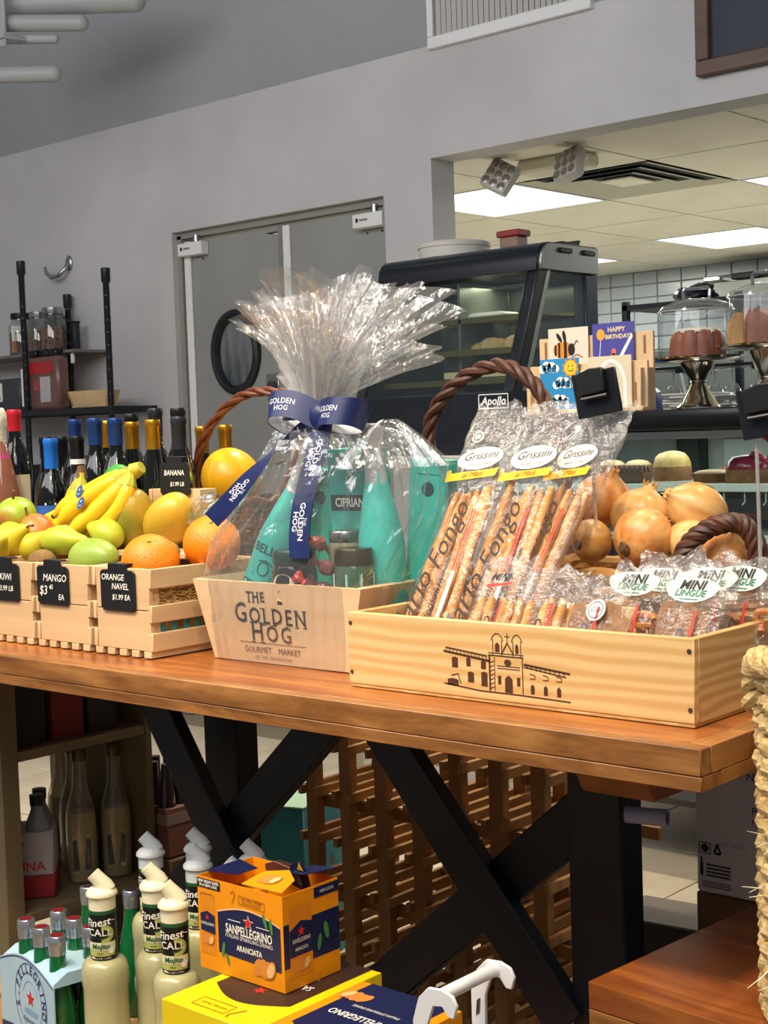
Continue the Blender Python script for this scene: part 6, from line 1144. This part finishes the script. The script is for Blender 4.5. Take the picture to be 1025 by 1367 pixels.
# white wine carton
WB = thing('wine_carton', 'white printed wine carton under the right end of table', 'box', (-0.362, 0.62, 0.502)); WM = mat('carton_white', 'c9cbd6', 0.6)
obj('carton_body', B().box(0, 0.31, 0, 0.22, 0, 0.33, 0.003), WM, WB); fr = frame((0, -0.0002, 0), XF, ZU); obj('top_flap', B().box(0, 0.31, 0, 0.22, 0.3305, 0.3335), WM, WB)
for s_, sz, x, z in (('VILLA', 0.034, 0.078, 0.232), ('NEW', 0.020, 0.093, 0.204), ('PINOT', 0.018, 0.102, 0.148), ('MARCHE', 0.015, 0.102, 0.130)): text(WB, s_, sz, INK, fr, x, z, 'LEFT', space=1.15)
flat(WB, [p for k in range(4) for p in [rect(0.018, 0.062, 0.046 - k * 0.006, 0.049 - k * 0.006)]] + [rect(0.010, 0.062, 0.018 - k * 0.004, 0.0195 - k * 0.004) for k in range(3)] + [rect(0.0065, 0.0125, 0.028, 0.05), rect(0.008, 0.011, 0.05, 0.06)], INK, fr, name='small_print'); flat(WB, stroke(rect(0.006, 0.026, 0.066, 0.084) + [(0.006, 0.066)], 0.0016) + [ring(0.016, 0.075, 0.007)] + stroke([(0.033, 0.068), (0.045, 0.068), (0.039, 0.084), (0.033, 0.068)], 0.004), INK, fr, name='recycling_marks'); text(WB, 'VRF 00031', 0.012, mat('faint_ink', '9a9aa8', 0.7), fr, 0.068, 0.085, 'CENTER')
t = thing('brown_carton', 'brown carton under the white wine carton', 'box', (-0.37, 0.63, 0)); obj('body', B().box(0, 0.33, 0, 0.24, 0, 0.497, 0.003), mat('brown_card', '6d5238', 0.7), t); obj('tape', B().box(0.13, 0.19, -0.001, 0.24, 0.497, 0.4985), mat('tape_b', '8d7350', 0.4), t)
t = thing('flat_carton', 'flat grey open carton low behind the right table leg', 'box', (-0.50, 0.77, 0), 0.1); obj('body', B().box(-0.08, 0.10, -0.06, 0.06, 0, 0.39, 0.002), mat('grey_card', '4a4540', 0.7), t); obj('lid', B().box(-0.085, 0.105, -0.065, 0.065, 0.391, 0.396, 0.001), mat('grey_lid', '7d7a74', 0.6), t)
t = thing('brown_carton', 'dark brown carton on the floor beyond the crossed braces', 'box', (-1.16, 1.12, 0)); obj('body', B().box(0, 0.18, 0, 0.2, 0, 0.37, 0.003), mat('rust_card', '5a3020', 0.7), t); obj('flap', B().box(0, 0.18, -0.07, 0.02, 0.371, 0.375, 0.001).xf(Mx((0, 0, 0), (0, 0, 0))), mat('flap_pale', '8d857c', 0.6), t)
# ---------------------------------------------------------------- drinks display in front
PL = thing('wood_platform', 'low pale slatted wooden platform under the drinks', 'platform', (-1.155, -0.36, 0)); PLW = wood('platform_wood', 'a07c50', 'c49e6c', axis=0, scale=14, rough=0.6)
for k in range(6): obj('slat', B().box(0, 0.95, k * 0.113, k * 0.113 + 0.095, 0.252, 0.27, 0.001), PLW, PL)
for x in (0.02, 0.45, 0.88): obj('bearer', B().box(x, x + 0.05, 0.0, 0.66, 0, 0.2515), PLW, PL)
P2 = thing('wood_platform', 'lower pale slatted platform under the water packs at far left', 'platform', (-1.72, -0.36, 0))
for k in range(6): obj('slat', B().box(0, 0.555, k * 0.113, k * 0.113 + 0.095, 0.182, 0.2, 0.001), PLW, P2)
for x in (0.02, 0.49): obj('bearer', B().box(x, x + 0.05, 0.0, 0.66, 0, 0.1815), PLW, P2)
MIXL = mat('mix_liquid', 'bab88c', 0.2, h2='acaa7c', scale=5, bump=0.06, bscale=40, coat=0.5, sub=0.2); CAPC = mat('cap_cream', 'efeac8', 0.4); CAPW = mat('cap_white', 'd9dedb', 0.4); LBLK = mat('sleeve_black', '10140f', 0.4); LGRN = mat('sleeve_green', '1f5a34', 0.4); LIME = mat('lime_print', 'b9bf6a', 0.5); LIMEP = mat('lime_pale', 'e3e6b8', 0.5)
def mixer(label, x, y, rz, capm, prim=True, tall=0.0):
    t = thing('mixer_bottle', label, 'bottle', (x, y, 0.2705), rz, 'cocktail mixer bottles'); r = 0.0392; b = B(); n_ = 40
    prof = [(r * 0.93, 0), (r, 0.008), (r, 0.03), (r * 0.96, 0.036), (r * 0.96, 0.10), (r, 0.108), (r, 0.128), (r * 0.93, 0.140), (r * 0.78, 0.147), (0.0245, 0.149)]
    b.lathe(prof, n_)
    for v in b.bm.verts:
        if 0.034 < v.co.z < 0.104: a = math.atan2(v.co.y, v.co.x); k = 1 + 0.012 * math.cos(12 * a); v.co.x *= k; v.co.y *= k
    obj('bottle_body', b, MIXL, t); z0, z1 = 0.1495, 0.233; sl = obj('label_sleeve', B().lathe([(0.0222, z0), (0.0226, z0 + 0.002), (0.0222, z1)], 28, cap=False), LBLK, t)
    obj('sleeve_band', B().lathe([(0.0227, z1 - 0.006), (0.0226, z1)], 28, cap=False), LGRN, t)
    fr = lambda a, b_, e=0.0006: Vector(((0.0228 + e) * math.sin(a / 0.0228), -(0.0228 + e) * math.cos(a / 0.0228), z0 + b_))
    f2 = lambda a, b_, e=0: fr(a, b_, 0.0012); f3 = lambda a, b_, e=0: fr(a, b_, 0.0017)
    def strip(x0, x1, y0, y1, n=8): return [[(x0 + (x1 - x0) * i / n, y0), (x0 + (x1 - x0) * (i + 1) / n, y0), (x0 + (x1 - x0) * (i + 1) / n, y1), (x0 + (x1 - x0) * i / n, y1)] for i in range(n)]
    flat(sl, strip(-0.026, 0.026, 0.017, 0.031) + [rect(-0.02, -0.012, 0.003, 0.006)], LIMEP, fr, name='lime_panel'); flat(sl, strip(-0.026, 0.024, 0.0075, 0.0165) + stroke(arc(0.002, 0.045, 0.017, 0.012, -1.6, 1.6, 12), 0.008), LIME, fr, name='lime_panel'); flat(sl, stroke(arc(0.002, 0.045, 0.012, 0.008, -1.8, 0.4, 10), 0.003), LGRN, fr, name='green_swirl')
    flat(sl, stroke([(0.008, 0.068), (0.026, 0.066)], 0.001) + stroke([(-0.026, 0.069), (-0.02, 0.071)], 0.001), PAPER, f2, name='flash'); text(sl, 'Finest', 0.0185, PAPER, f2, -0.006, 0.064, shear=0.25, rot=0.12, bold=0.0003); text(sl, 'CALL', 0.017, PAPER, f2, -0.002, 0.0475, bold=0.0002, space=1.05); text(sl, 'Mojito', 0.0115, LGRN, f2, -0.001, 0.024, bold=0.0004, shear=0.15); flat(sl, [ring(0.017, 0.017, 0.006, 0.006, 14)], PAPER, f2, name='round_mark')
    text(sl, 'MIX', 0.006, LBLK, f2, -0.002, 0.012); text(sl, '33.8 FL OZ / 1 LITER', 0.0036, PAPER, f2, 0.0, 0.004)
    cp = obj('cap', B().lathe([(0.0225, z1), (0.0225, z1 + 0.021), (0.0262, z1 + 0.023), (0.0262, z1 + 0.027), (0.024, z1 + 0.030), (0.020, z1 + 0.034), (0.012, z1 + 0.036), (0, z1 + 0.036)], 28), capm, t)
    sp = B(); sp.tube([(0.010, 0, z1 + 0.030), (0.006, 0, z1 + 0.038), (-0.004, 0, z1 + 0.048), (-0.013, 0, z1 + 0.058)], [0.0145, 0.0135, 0.0125, 0.012], 14); obj('pour_spout', sp, capm, cp); obj('spout_rib', B().tube([(0.014, 0, z1 + 0.035), (0.008, 0, z1 + 0.047), (0.0, 0, z1 + 0.055)], 0.003, 6), capm, cp)
    return t
mixer('mixer bottle with cream spout, leftmost of three front ones', -1.113, -0.032, 0.72, CAPC); mixer('mixer bottle with cream spout, middle of three front ones', -1.068, 0.045, 0.72, CAPC); mixer('mixer bottle with cream spout, rightmost and nearest of three', -0.966, 0.0, 0.72, CAPC)
mixer('mixer bottle with white spout behind leftmost cream one', -1.225, 0.165, 0.7, CAPW); mixer('mixer bottle with white spout farthest back, by teal strip', -1.175, 0.235, 0.7, CAPW); mixer('mixer bottle with white spout left of the orange carton', -1.095, 0.165, 0.7, CAPW); mixer('mixer bottle with white spout peeping above the orange carton', -1.035, 0.24, 0.7, CAPW); mixer('mixer bottle with white spout low behind the carton edge', -0.98, 0.15, 0.7, CAPW)
# sparkling water pack
GRN = mat('green_bottle', '0f6a34', 0.08, h2='0c5c2c', scale=5, coat=0.6); CAPS = mat('cap_silver', 'b9bcc2', 0.25, 0.8); CAPR = mat('cap_red', '7a1c22', 0.4)
def wbottle(parent, x, y, capm=CAPR, z=0.0):
    b = obj('water_bottle', B().lathe([(0.026, 0.001), (0.029, 0.006), (0.029, 0.10), (0.024, 0.135), (0.0155, 0.175), (0.0135, 0.20), (0.0135, 0.22)], 20, Mx((x, y, z))), GRN, parent); c = obj('cap', B().lathe([(0.0145, 0.203), (0.0145, 0.207), (0.0152, 0.21), (0.0147, 0.213), (0.0155, 0.2165), (0.0155, 0.234), (0.0135, 0.2365), (0, 0.2365)], 20, Mx((x, y, z))), CAPS, b); obj('cap_top', B().lathe([(0.0115, 0.2366), (0.0115, 0.2372), (0, 0.2372)], 16, Mx((x, y, z))), capm, b)
WP = thing('water_pack', 'six pack of green water bottles with pale blue S.PELLEGRINO card sleeve', 'drinks pack', (-1.28, -0.005, 0.2005), -0.16)
for x in (-0.06, 0.0, 0.06):
    for y in (-0.032, 0.032): wbottle(WP, x, y)
PALE = mat('sleeve_blue', 'b9d8e8', 0.5, h2='a8cce0', scale=6); NV = mat('sleeve_navy', '1f3466', 0.5)
top = [(0.105 - 0.21 * i / 16, 0.165 + 0.026 * math.sin(PI * i / 16)) for i in range(17)]
obj('top_card', B().prism([(-0.0625, 0.160), (0.0635, 0.160), (0.0635, 0.166), (0.035, 0.182), (-0.035, 0.182), (-0.0625, 0.166)], 0.2, (-0.1, 0, 0), (0, 1, 0), ZU), mat('sleeve_blue', 'b9d8e8'), WP)
fp = obj('front_card', B().prism([(-0.105, 0.0)] + [(0.105, 0.0)] + top, 0.0025, (0, -0.0625, 0)), PALE, WP); obj('back_card', B().prism([(-0.105, 0.0), (0.105, 0.0)] + top, 0.0025, (0, 0.066, 0)), PALE, WP)
fr_c = frame((0, -0.065, 0), XF, ZU); fr = lambda a, b, e=0.0006: fr_c(a, b, e); SH = lambda a, b, e: fr_c(a * 0.96 + 0.018, b * 0.96 + 0.027, e); f2 = lambda a, b, e=0: SH(a, b, 0.0010); f3 = lambda a, b, e=0: SH(a, b, 0.0015)
flat(fp, [[(-0.105, 0.0), (0.105, 0.0), (0.105, 0.06), (0.07, 0.072), (0.0, 0.04), (-0.06, 0.055), (-0.105, 0.05)]], NV, fr, name='navy_wave'); flat(fp, stroke([(x, z - 0.004) for x, z in top], 0.0022), NV, fr_c, name='edge_line'); flat(fp, [ring(0, 0.092, 0.062, 0.070, 36)], PALE, f2, name='oval'); flat(fp, stroke(ring(0, 0.092, 0.062, 0.070, 36) + [(0.062, 0.092)], 0.0016) + stroke(ring(0, 0.092, 0.045, 0.052, 30) + [(0.045, 0.092)], 0.001), NV, f3, name='oval_line')
for i, ch in enumerate('S.PELLEGRINO'):
    a = PI * 1.08 - i * PI * 1.14 / 11; text(fp, ch, 0.021, NV, f3, 0.0525 * math.cos(a), 0.092 + 0.0595 * math.sin(a), rot=a - PI / 2, bold=0.0005)
flat(fp, [star(0, 0.098, 0.017, 0.42)], FRED, f3, name='red_star'); flat(fp, [rect(-0.026, 0.026, 0.068, 0.078)], mat('mid_blue', '7fb0d0', 0.5), f3, name='band'); flat(fp, stroke(arc(0, 0.10, 0.028, 0.030, 0.2, PI - 0.2, 12), 0.0015), MATS['mid_blue'], f3, name='arch'); text(fp, 'Edizione per', 0.013, NV, f3, 0, 0.056, shear=0.4); text(fp, 'Momenti', 0.013, NV, f3, 0.002, 0.042, shear=0.4)
W2 = thing('water_pack', 'second pack of green water bottles with grey caps, mostly hidden behind', 'drinks pack', (-1.355, 0.185, 0.2005))
for x, y in ((-0.05, -0.03), (0.035, 0.005)): wbottle(W2, x, y, mat('cap_plum', '3c2c34', 0.4))
obj('front_card', B().box(-0.10, 0.0, -0.0635, -0.061, 0, 0.17, 0.001), PALE, W2)
# can cartons
OR_ = mat('carton_orange', 'f0980c', 0.42); NVY = mat('carton_navy', '151f4c', 0.4); YLW = mat('carton_yellow', 'f0d80c', 0.42); BRN = mat('carton_brown', '3a2620', 0.45); PEEL = mat('print_peel', 'd98a3a', 0.5); PULP = mat('print_pulp', 'eec084', 0.5); CANO = mat('can_orange', 'e08a1c', 0.4); LEAF = mat('print_leaf', '4a8a3c', 0.5)
def slices(p, fr, x, y, s):
    f = lambda a, b, e=0: fr(a, b, 0.0013); g = lambda a, b, e=0: fr(a, b, 0.0018)
    for k in range(4): flat(p, [ring(x + (k - 1.5) * s * 0.55, y + 0.1 * s * (k % 2), s * 0.52, s * 0.85, 16, -0.4)], PEEL, lambda a, b, e=0, k=k: fr(a, b, 0.0011 + 0.0002 * k), name='orange_slice'); 
    flat(p, [ring(x + 0.8 * s, y + 0.05 * s, s * 0.42, s * 0.70, 14, -0.4)], PULP, lambda a, b, e=0: fr(a, b, 0.0022), name='orange_slice')
def face(p, fr, w, h, m2=NVY, can=True, flip=False):
    f1 = lambda a, b, e=0: fr(a, b, 0.0005); f2 = lambda a, b, e=0: fr(a, b, 0.0010); f3 = lambda a, b, e=0: fr(a, b, 0.0014)
    x0 = 0.24 if can else 0.04; tp = [(w * (0.97 - (0.97 - x0) * i / 14), h * (0.66 + 0.09 * math.sin(PI * i / 14))) for i in range(15)]
    flat(p, [[(w * x0, h * 0.23), (w * 0.97, h * 0.20)] + tp], m2, f1, name='navy_panel'); flat(p, stroke([(a, b + h * 0.012) for a, b in tp], h * 0.008), PAPER, f2, name='panel_line')
    cx = w * (x0 + 0.97) / 2; flat(p, [star(cx, h * 0.63, h * 0.085, 0.42)], PAPER, f2, name='star'); flat(p, [star(cx, h * 0.63, h * 0.072, 0.42)], FRED, f3, name='star'); flat(p, stroke([(cx - w * 0.24, h * 0.615), (cx - w * 0.09, h * 0.615)], h * 0.008) + stroke([(cx + w * 0.09, h * 0.615), (cx + w * 0.24, h * 0.615)], h * 0.008), PAPER, f2, name='rule')
    text(p, 'SANPELLEGRINO', h * 0.135, PAPER, f2, cx, h * 0.515, xs=(w * (0.97 - x0)) / (h * 0.135 * 10.2), bold=0.0004); text(p, 'ITALIAN SPARKLING DRINKS', h * 0.06, PAPER, f2, cx, h * 0.44, xs=(w * (0.9 - x0)) / (h * 0.06 * 15.5)); text(p, 'ARANCIATA', h * 0.085, PAPER, f2, cx, h * 0.33, xs=0.8, bold=0.0003)
    if can: flat(p, [rect(w * 0.03, w * 0.205, h * 0.17, h * 0.80)], CANO, f1, name='can_print'); flat(p, [[(w * 0.03, h * 0.42), (w * 0.205, h * 0.40), (w * 0.205, h * 0.60), (w * 0.115, h * 0.64), (w * 0.03, h * 0.60)]], m2, f2, name='can_print'); flat(p, [star(w * 0.115, h * 0.57, h * 0.035, 0.42)], FRED, f3, name='star'); text(p, 'SANPELLEGRINO', h * 0.045, PAPER, f3, w * 0.117, h * 0.50, xs=0.62); slices(p, fr, w * 0.118, h * 0.33, h * 0.07); flat(p, stroke([(w * 0.03, h * 0.80), (w * 0.05, h * 0.83), (w * 0.185, h * 0.83), (w * 0.205, h * 0.80)], h * 0.012), mat('can_rim', 'b87a2c', 0.4), f2, name='can_print')
    slices(p, fr, w * 0.78, h * 0.19, h * 0.12); flat(p, [ring(w * 0.30, h * 0.27, h * 0.022, h * 0.09, 10, -0.2), ring(w * 0.345, h * 0.18, h * 0.018, h * 0.07, 10, 0.3), ring(w * 0.80, h * 0.70, h * 0.022, h * 0.085, 10, 0.4), ring(w * 0.87, h * 0.66, h * 0.022, h * 0.09, 10, 0.15)], LEAF, f3, name='leaf_print')
    flat(p, stroke([(w * 0.42, h * 0.80), (w * 0.46, h * 0.90), (w * 0.44, h * 0.93), (w * 0.40, h * 0.90)], h * 0.01) + stroke([(w * 0.5, h * 0.90), (w * 0.80, h * 0.885), (w * 0.80, h * 0.80), (w * 0.5, h * 0.815), (w * 0.5, h * 0.90)], h * 0.008), mat('print_ochre', 'a8640c', 0.5), f2, name='map_print'); text(p, 'NATURAL ORIGIN', h * 0.05, mat('print_rust', '7a3c0c', 0.5), f2, w * 0.65, h * 0.868, xs=0.75); text(p, 'ITALIAN ORANGES', h * 0.042, MATS['print_rust'], f2, w * 0.65, h * 0.83, xs=0.8)
CA = thing('can_carton', 'orange SANPELLEGRINO can carton with torn open top', 'carton', (-0.847, -0.05, 0.468)); cw, cd, ch = 0.186, 0.118, 0.143
b = B(); b.box(0, cw, 0, 0.0015, 0, ch); b.box(0, cw, cd - 0.0015, cd, 0, ch); b.box(0, 0.0015, 0.0015, cd - 0.0015, 0, ch); b.box(cw - 0.0015, cw, 0.0015, cd - 0.0015, 0, ch); b.box(0.0015, cw - 0.0015, 0.0015, cd - 0.0015, 0, 0.002); obj('carton_sides', b, OR_, CA)
fr = frame((0, 0, 0), XF, ZU); face(CA, fr, cw, ch); flat(CA, [rect(0.0, 0.052, ch * 0.885, ch * 0.985)], BLACK, lambda a, bb, e=0: fr(a, bb, 0.0007), name='black_flash'); text(CA, 'NEW GREAT TASTE', 0.0062, PAPER, lambda a, bb, e=0: fr(a, bb, 0.0012), 0.026, ch * 0.957, xs=0.85, bold=0.0002); text(CA, 'IN A NEW LOOK', 0.0062, PAPER, lambda a, bb, e=0: fr(a, bb, 0.0012), 0.026, ch * 0.915, xs=0.85, bold=0.0002)
fs_ = frame((cw, 0, 0), (0, 1, 0), ZU); flat(CA, [rect(0.0, cd, ch * 0.24, ch * 0.70), ], NVY, fs_, name='navy_panel'); flat(CA, [rect(cd * 0.1, cd * 0.5, ch * 0.12, ch * 0.86)], CANO, lambda a, bb, e=0: fs_(a, bb, 0.0008), name='can_print'); flat(CA, [[(cd * 0.1, ch * 0.34), (cd * 0.5, ch * 0.34), (cd * 0.5, ch * 0.66), (cd * 0.3, ch * 0.70), (cd * 0.1, ch * 0.62)]], NVY, lambda a, bb, e=0: fs_(a, bb, 0.0012), name='can_print'); g_ = lambda a, bb, e=0: fs_(a, bb, 0.0016); flat(CA, [star(cd * 0.3, ch * 0.59, ch * 0.06, 0.42)], FRED, g_, name='star'); text(CA, 'SANPELLEGRINO', 0.009, PAPER, g_, cd * 0.30, ch * 0.50, xs=0.55); text(CA, 'ARANCIATA', 0.008, PAPER, g_, cd * 0.30, ch * 0.41, xs=0.6); slices(CA, fs_, cd * 0.3, ch * 0.24, ch * 0.085); flat(CA, [ring(cd * 0.75, ch * 0.5, 0.005, 0.014, 10, 0.2), ring(cd * 0.62, ch * 0.4, 0.004, 0.013, 10, -0.2)], LEAF, g_, name='leaf_print'); flat(CA, [rect(cd * 0.55, cd, ch * 0.87, ch * 0.98)], NVY, lambda a, bb, e=0: fs_(a, bb, 0.0009), name='navy_flash'); text(CA, 'NEW LOOK', 0.007, PAPER, g_, cd * 0.78, ch * 0.925, xs=0.8)
for k, (pts, m_) in enumerate((([(0, 0.02), (0.06, 0.028), (0.062, 0.07), (0, 0.09)], NVY), ([(0.10, 0.0), (0.186, 0.0), (0.18, 0.035), (0.15, 0.055), (0.11, 0.04)], OR_), ([(0.12, 0.06), (0.186, 0.05), (0.186, 0.118), (0.13, 0.118)], NVY), ([(0.06, 0.09), (0.12, 0.08), (0.12, 0.118), (0.06, 0.118)], BRN))):
    o = obj('torn_flap', B().prism(pts, 0.001, (0, 0, 0), XF, (0, 1, 0)), m_, CA, 0); o.location = (0, 0, ch + 0.002); o.rotation_euler = ((0, -0.03, 0), (0.28, -0.02, 0), (-0.08, -0.12, 0), (0.05, 0.05, 0))[k]
    if k == 1: slices(o, frame((0, 0, 0.001), XF, (0, 1, 0)), 0.14, 0.022, 0.014)
o = obj('torn_flap', B().prism([(0, 0), (0.05, 0.0), (0.035, 0.04), (0.02, 0.052), (0.005, 0.035)], 0.001), NVY, CA, 0); o.location = (0.125, 0.07, ch - 0.004); o.rotation_euler = (0.3, 0.35, 0.2); flat(o, [ring(0.022, 0.02, 0.005, 0.014, 10, 0.5)], LEAF, frame((0, -0.002, 0), XF, ZU), name='leaf_print'); flat(o, [[(0.018, 0.035), (0.03, 0.038), (0.02, 0.05)]], YEL, frame((0, -0.002, 0), XF, ZU), name='print')
o = obj('torn_flap', B().prism([(0, 0), (0.05, 0.0), (0.045, 0.02), (0.02, 0.028), (0.002, 0.018)], 0.001), mat('kraft', '9a7258', 0.7), CA, 0); o.location = (0.065, 0.085, ch - 0.004); o.rotation_euler = (0.5, 0.1, 0.3)
def lay(name, label, x0, x1, y0, y1, z0, z1, m1, m2, label_group='can cartons'):
    t = thing(name, label, 'carton', (x0, y0, z0), 0, label_group); w, d, h = x1 - x0, y1 - y0, z1 - z0; obj('carton_body', B().box(0, w, 0, d, 0, h, 0.001), m1, t)
    f = frame((0, 0, h), XF, (0, 1, 0)); g = lambda a, b, e=0: f(w - a, d - b, 0.0009); g2 = lambda a, b, e=0: f(w - a, d - b, 0.0014)
    tp = [(w * (0.9 - 0.8 * i / 12), d * (0.66 + 0.12 * math.sin(PI * i / 12))) for i in range(13)]; flat(t, [[(w * 0.1, 0.0), (w * 0.9, 0.0)] + tp], m2, lambda a, b, e=0: f(w - a, d - b, 0.0004), name='dark_panel'); flat(t, [star(w * 0.5, d * 0.60, 0.012, 0.42)], FRED, g, name='star'); text(t, 'SANPELLEGRINO', 0.022, PAPER, g, w * 0.5, d * 0.42, xs=0.72, bold=0.0004); text(t, 'ITALIAN SPARKLING DRINKS', 0.009, PAPER, g, w * 0.5, d * 0.30, xs=0.75); slices(t, lambda a, b, e=0: f(w - a, d - b, e), w * 0.82, d * 0.2, 0.018)
    flat(t, stroke([(w * 0.3, d * 0.84), (w * 0.36, d * 0.93), (w * 0.34, d * 0.96)], 0.002) + stroke(rect(w * 0.4, w * 0.75, d * 0.84, d * 0.94) + [(w * 0.4, d * 0.84)], 0.0012), MATS['print_ochre'], g, name='map_print'); text(t, 'NATURAL ORIGIN', 0.008, MATS['print_rust'], g, w * 0.57, d * 0.89, xs=0.8)
    k_ = frame((0, 0, 0), XF, ZU); flat(t, stroke([(w * 0.45, h * 0.6), (w * 0.5, h * 0.8), (w * 0.48, h * 0.88)], 0.002) + stroke(rect(w * 0.55, w * 0.92, h * 0.62, h * 0.84) + [(w * 0.55, h * 0.62)], 0.0012), MATS['print_ochre'], k_, name='map_print'); text(t, 'NATURAL ORIGIN', 0.009, MATS['print_rust'], lambda a, b, e=0: k_(a, b, 0.0008), w * 0.735, h * 0.76, xs=0.75); text(t, 'ITALIAN FRUIT', 0.008, MATS['print_rust'], lambda a, b, e=0: k_(a, b, 0.0008), w * 0.735, h * 0.69, xs=0.75); flat(t, [rect(w * 0.06, w * 0.3, h * 0.1, h * 0.72)], CANO if m1 is OR_ else mat('can_yellow', 'd9c01c', 0.4), k_, name='can_print'); flat(t, [rect(w * 0.36, w * 0.96, h * 0.0, h * 0.5)], m2, k_, name='dark_panel')
    e_ = frame((w, 0, 0), (0, 1, 0), ZU); flat(t, [rect(d * 0.3, d, h * 0.0, h * 0.55), rect(d * 0.62, d * 0.98, h * 0.7, h * 0.9)], m2, e_, name='dark_panel'); text(t, 'NEW LOOK', 0.010, PAPER, lambda a, b, e=0: e_(a, b, 0.0009), d * 0.8, h * 0.8, xs=0.75)
    return t
lay('can_carton', 'yellow SANPELLEGRINO can carton beneath the orange one', -0.800, -0.606, -0.168, 0.10, 0.2705, 0.466, YLW, BRN); lay('can_carton', 'orange and navy can carton lying at the bottom edge, right of yellow', -0.603, -0.415, -0.20, 0.055, 0.2705, 0.468, OR_, NVY)
obj('shelf_can', B().lathe([(0.028, 0.02), (0.03, 0.026), (0.03, 0.11), (0.026, 0.118), (0, 0.118)], 20, Mx((0.05, 0.06, 0))), CANO, CA)
# white hooked stand
HK = thing('hook_stand', 'white plastic stand with two hooked ends and round bar', 'stand', (-0.254, -0.181, 0.27)); H0 = 0.325; HW = mat('white_plastic', 'e9eaec', 0.3)
hp = [(-0.045, -0.325), (-0.03, -0.325), (-0.022, -0.03), (-0.012, -0.004), (0.004, -0.001), (0.012, -0.014), (0.021, -0.014), (0.026, 0.002), (0.02, 0.013), (0.004, 0.018), (-0.018, 0.016), (-0.034, 0.0), (-0.044, -0.03)]
for n_, y, dx in (('hook_plate', 0.0, 0.0), ('hook_plate', 0.115, 0.0)):
    o = obj(n_, B().prism(hp, 0.005, (0, 0.0, 0), bev=0.001), HW, HK); o.location = (dx, y, H0)
    flat(o, [[(-0.036, -0.06), (-0.030, -0.055), (-0.028, -0.035), (-0.034, -0.04)]], mat('slot_dark', '3a3a3c', 0.6), frame((0, -0.0055, 0), XF, ZU), name='slot')
    obj('foot', B().box(-0.06, 0.02, -0.012, 0.007, -0.3246, -0.317, 0.001), HW, o)
obj('bar', B().tube([(-0.005, 0.0, H0 + 0.006), (-0.005, 0.112, H0 + 0.006)], 0.0085, 14), HW, HK)
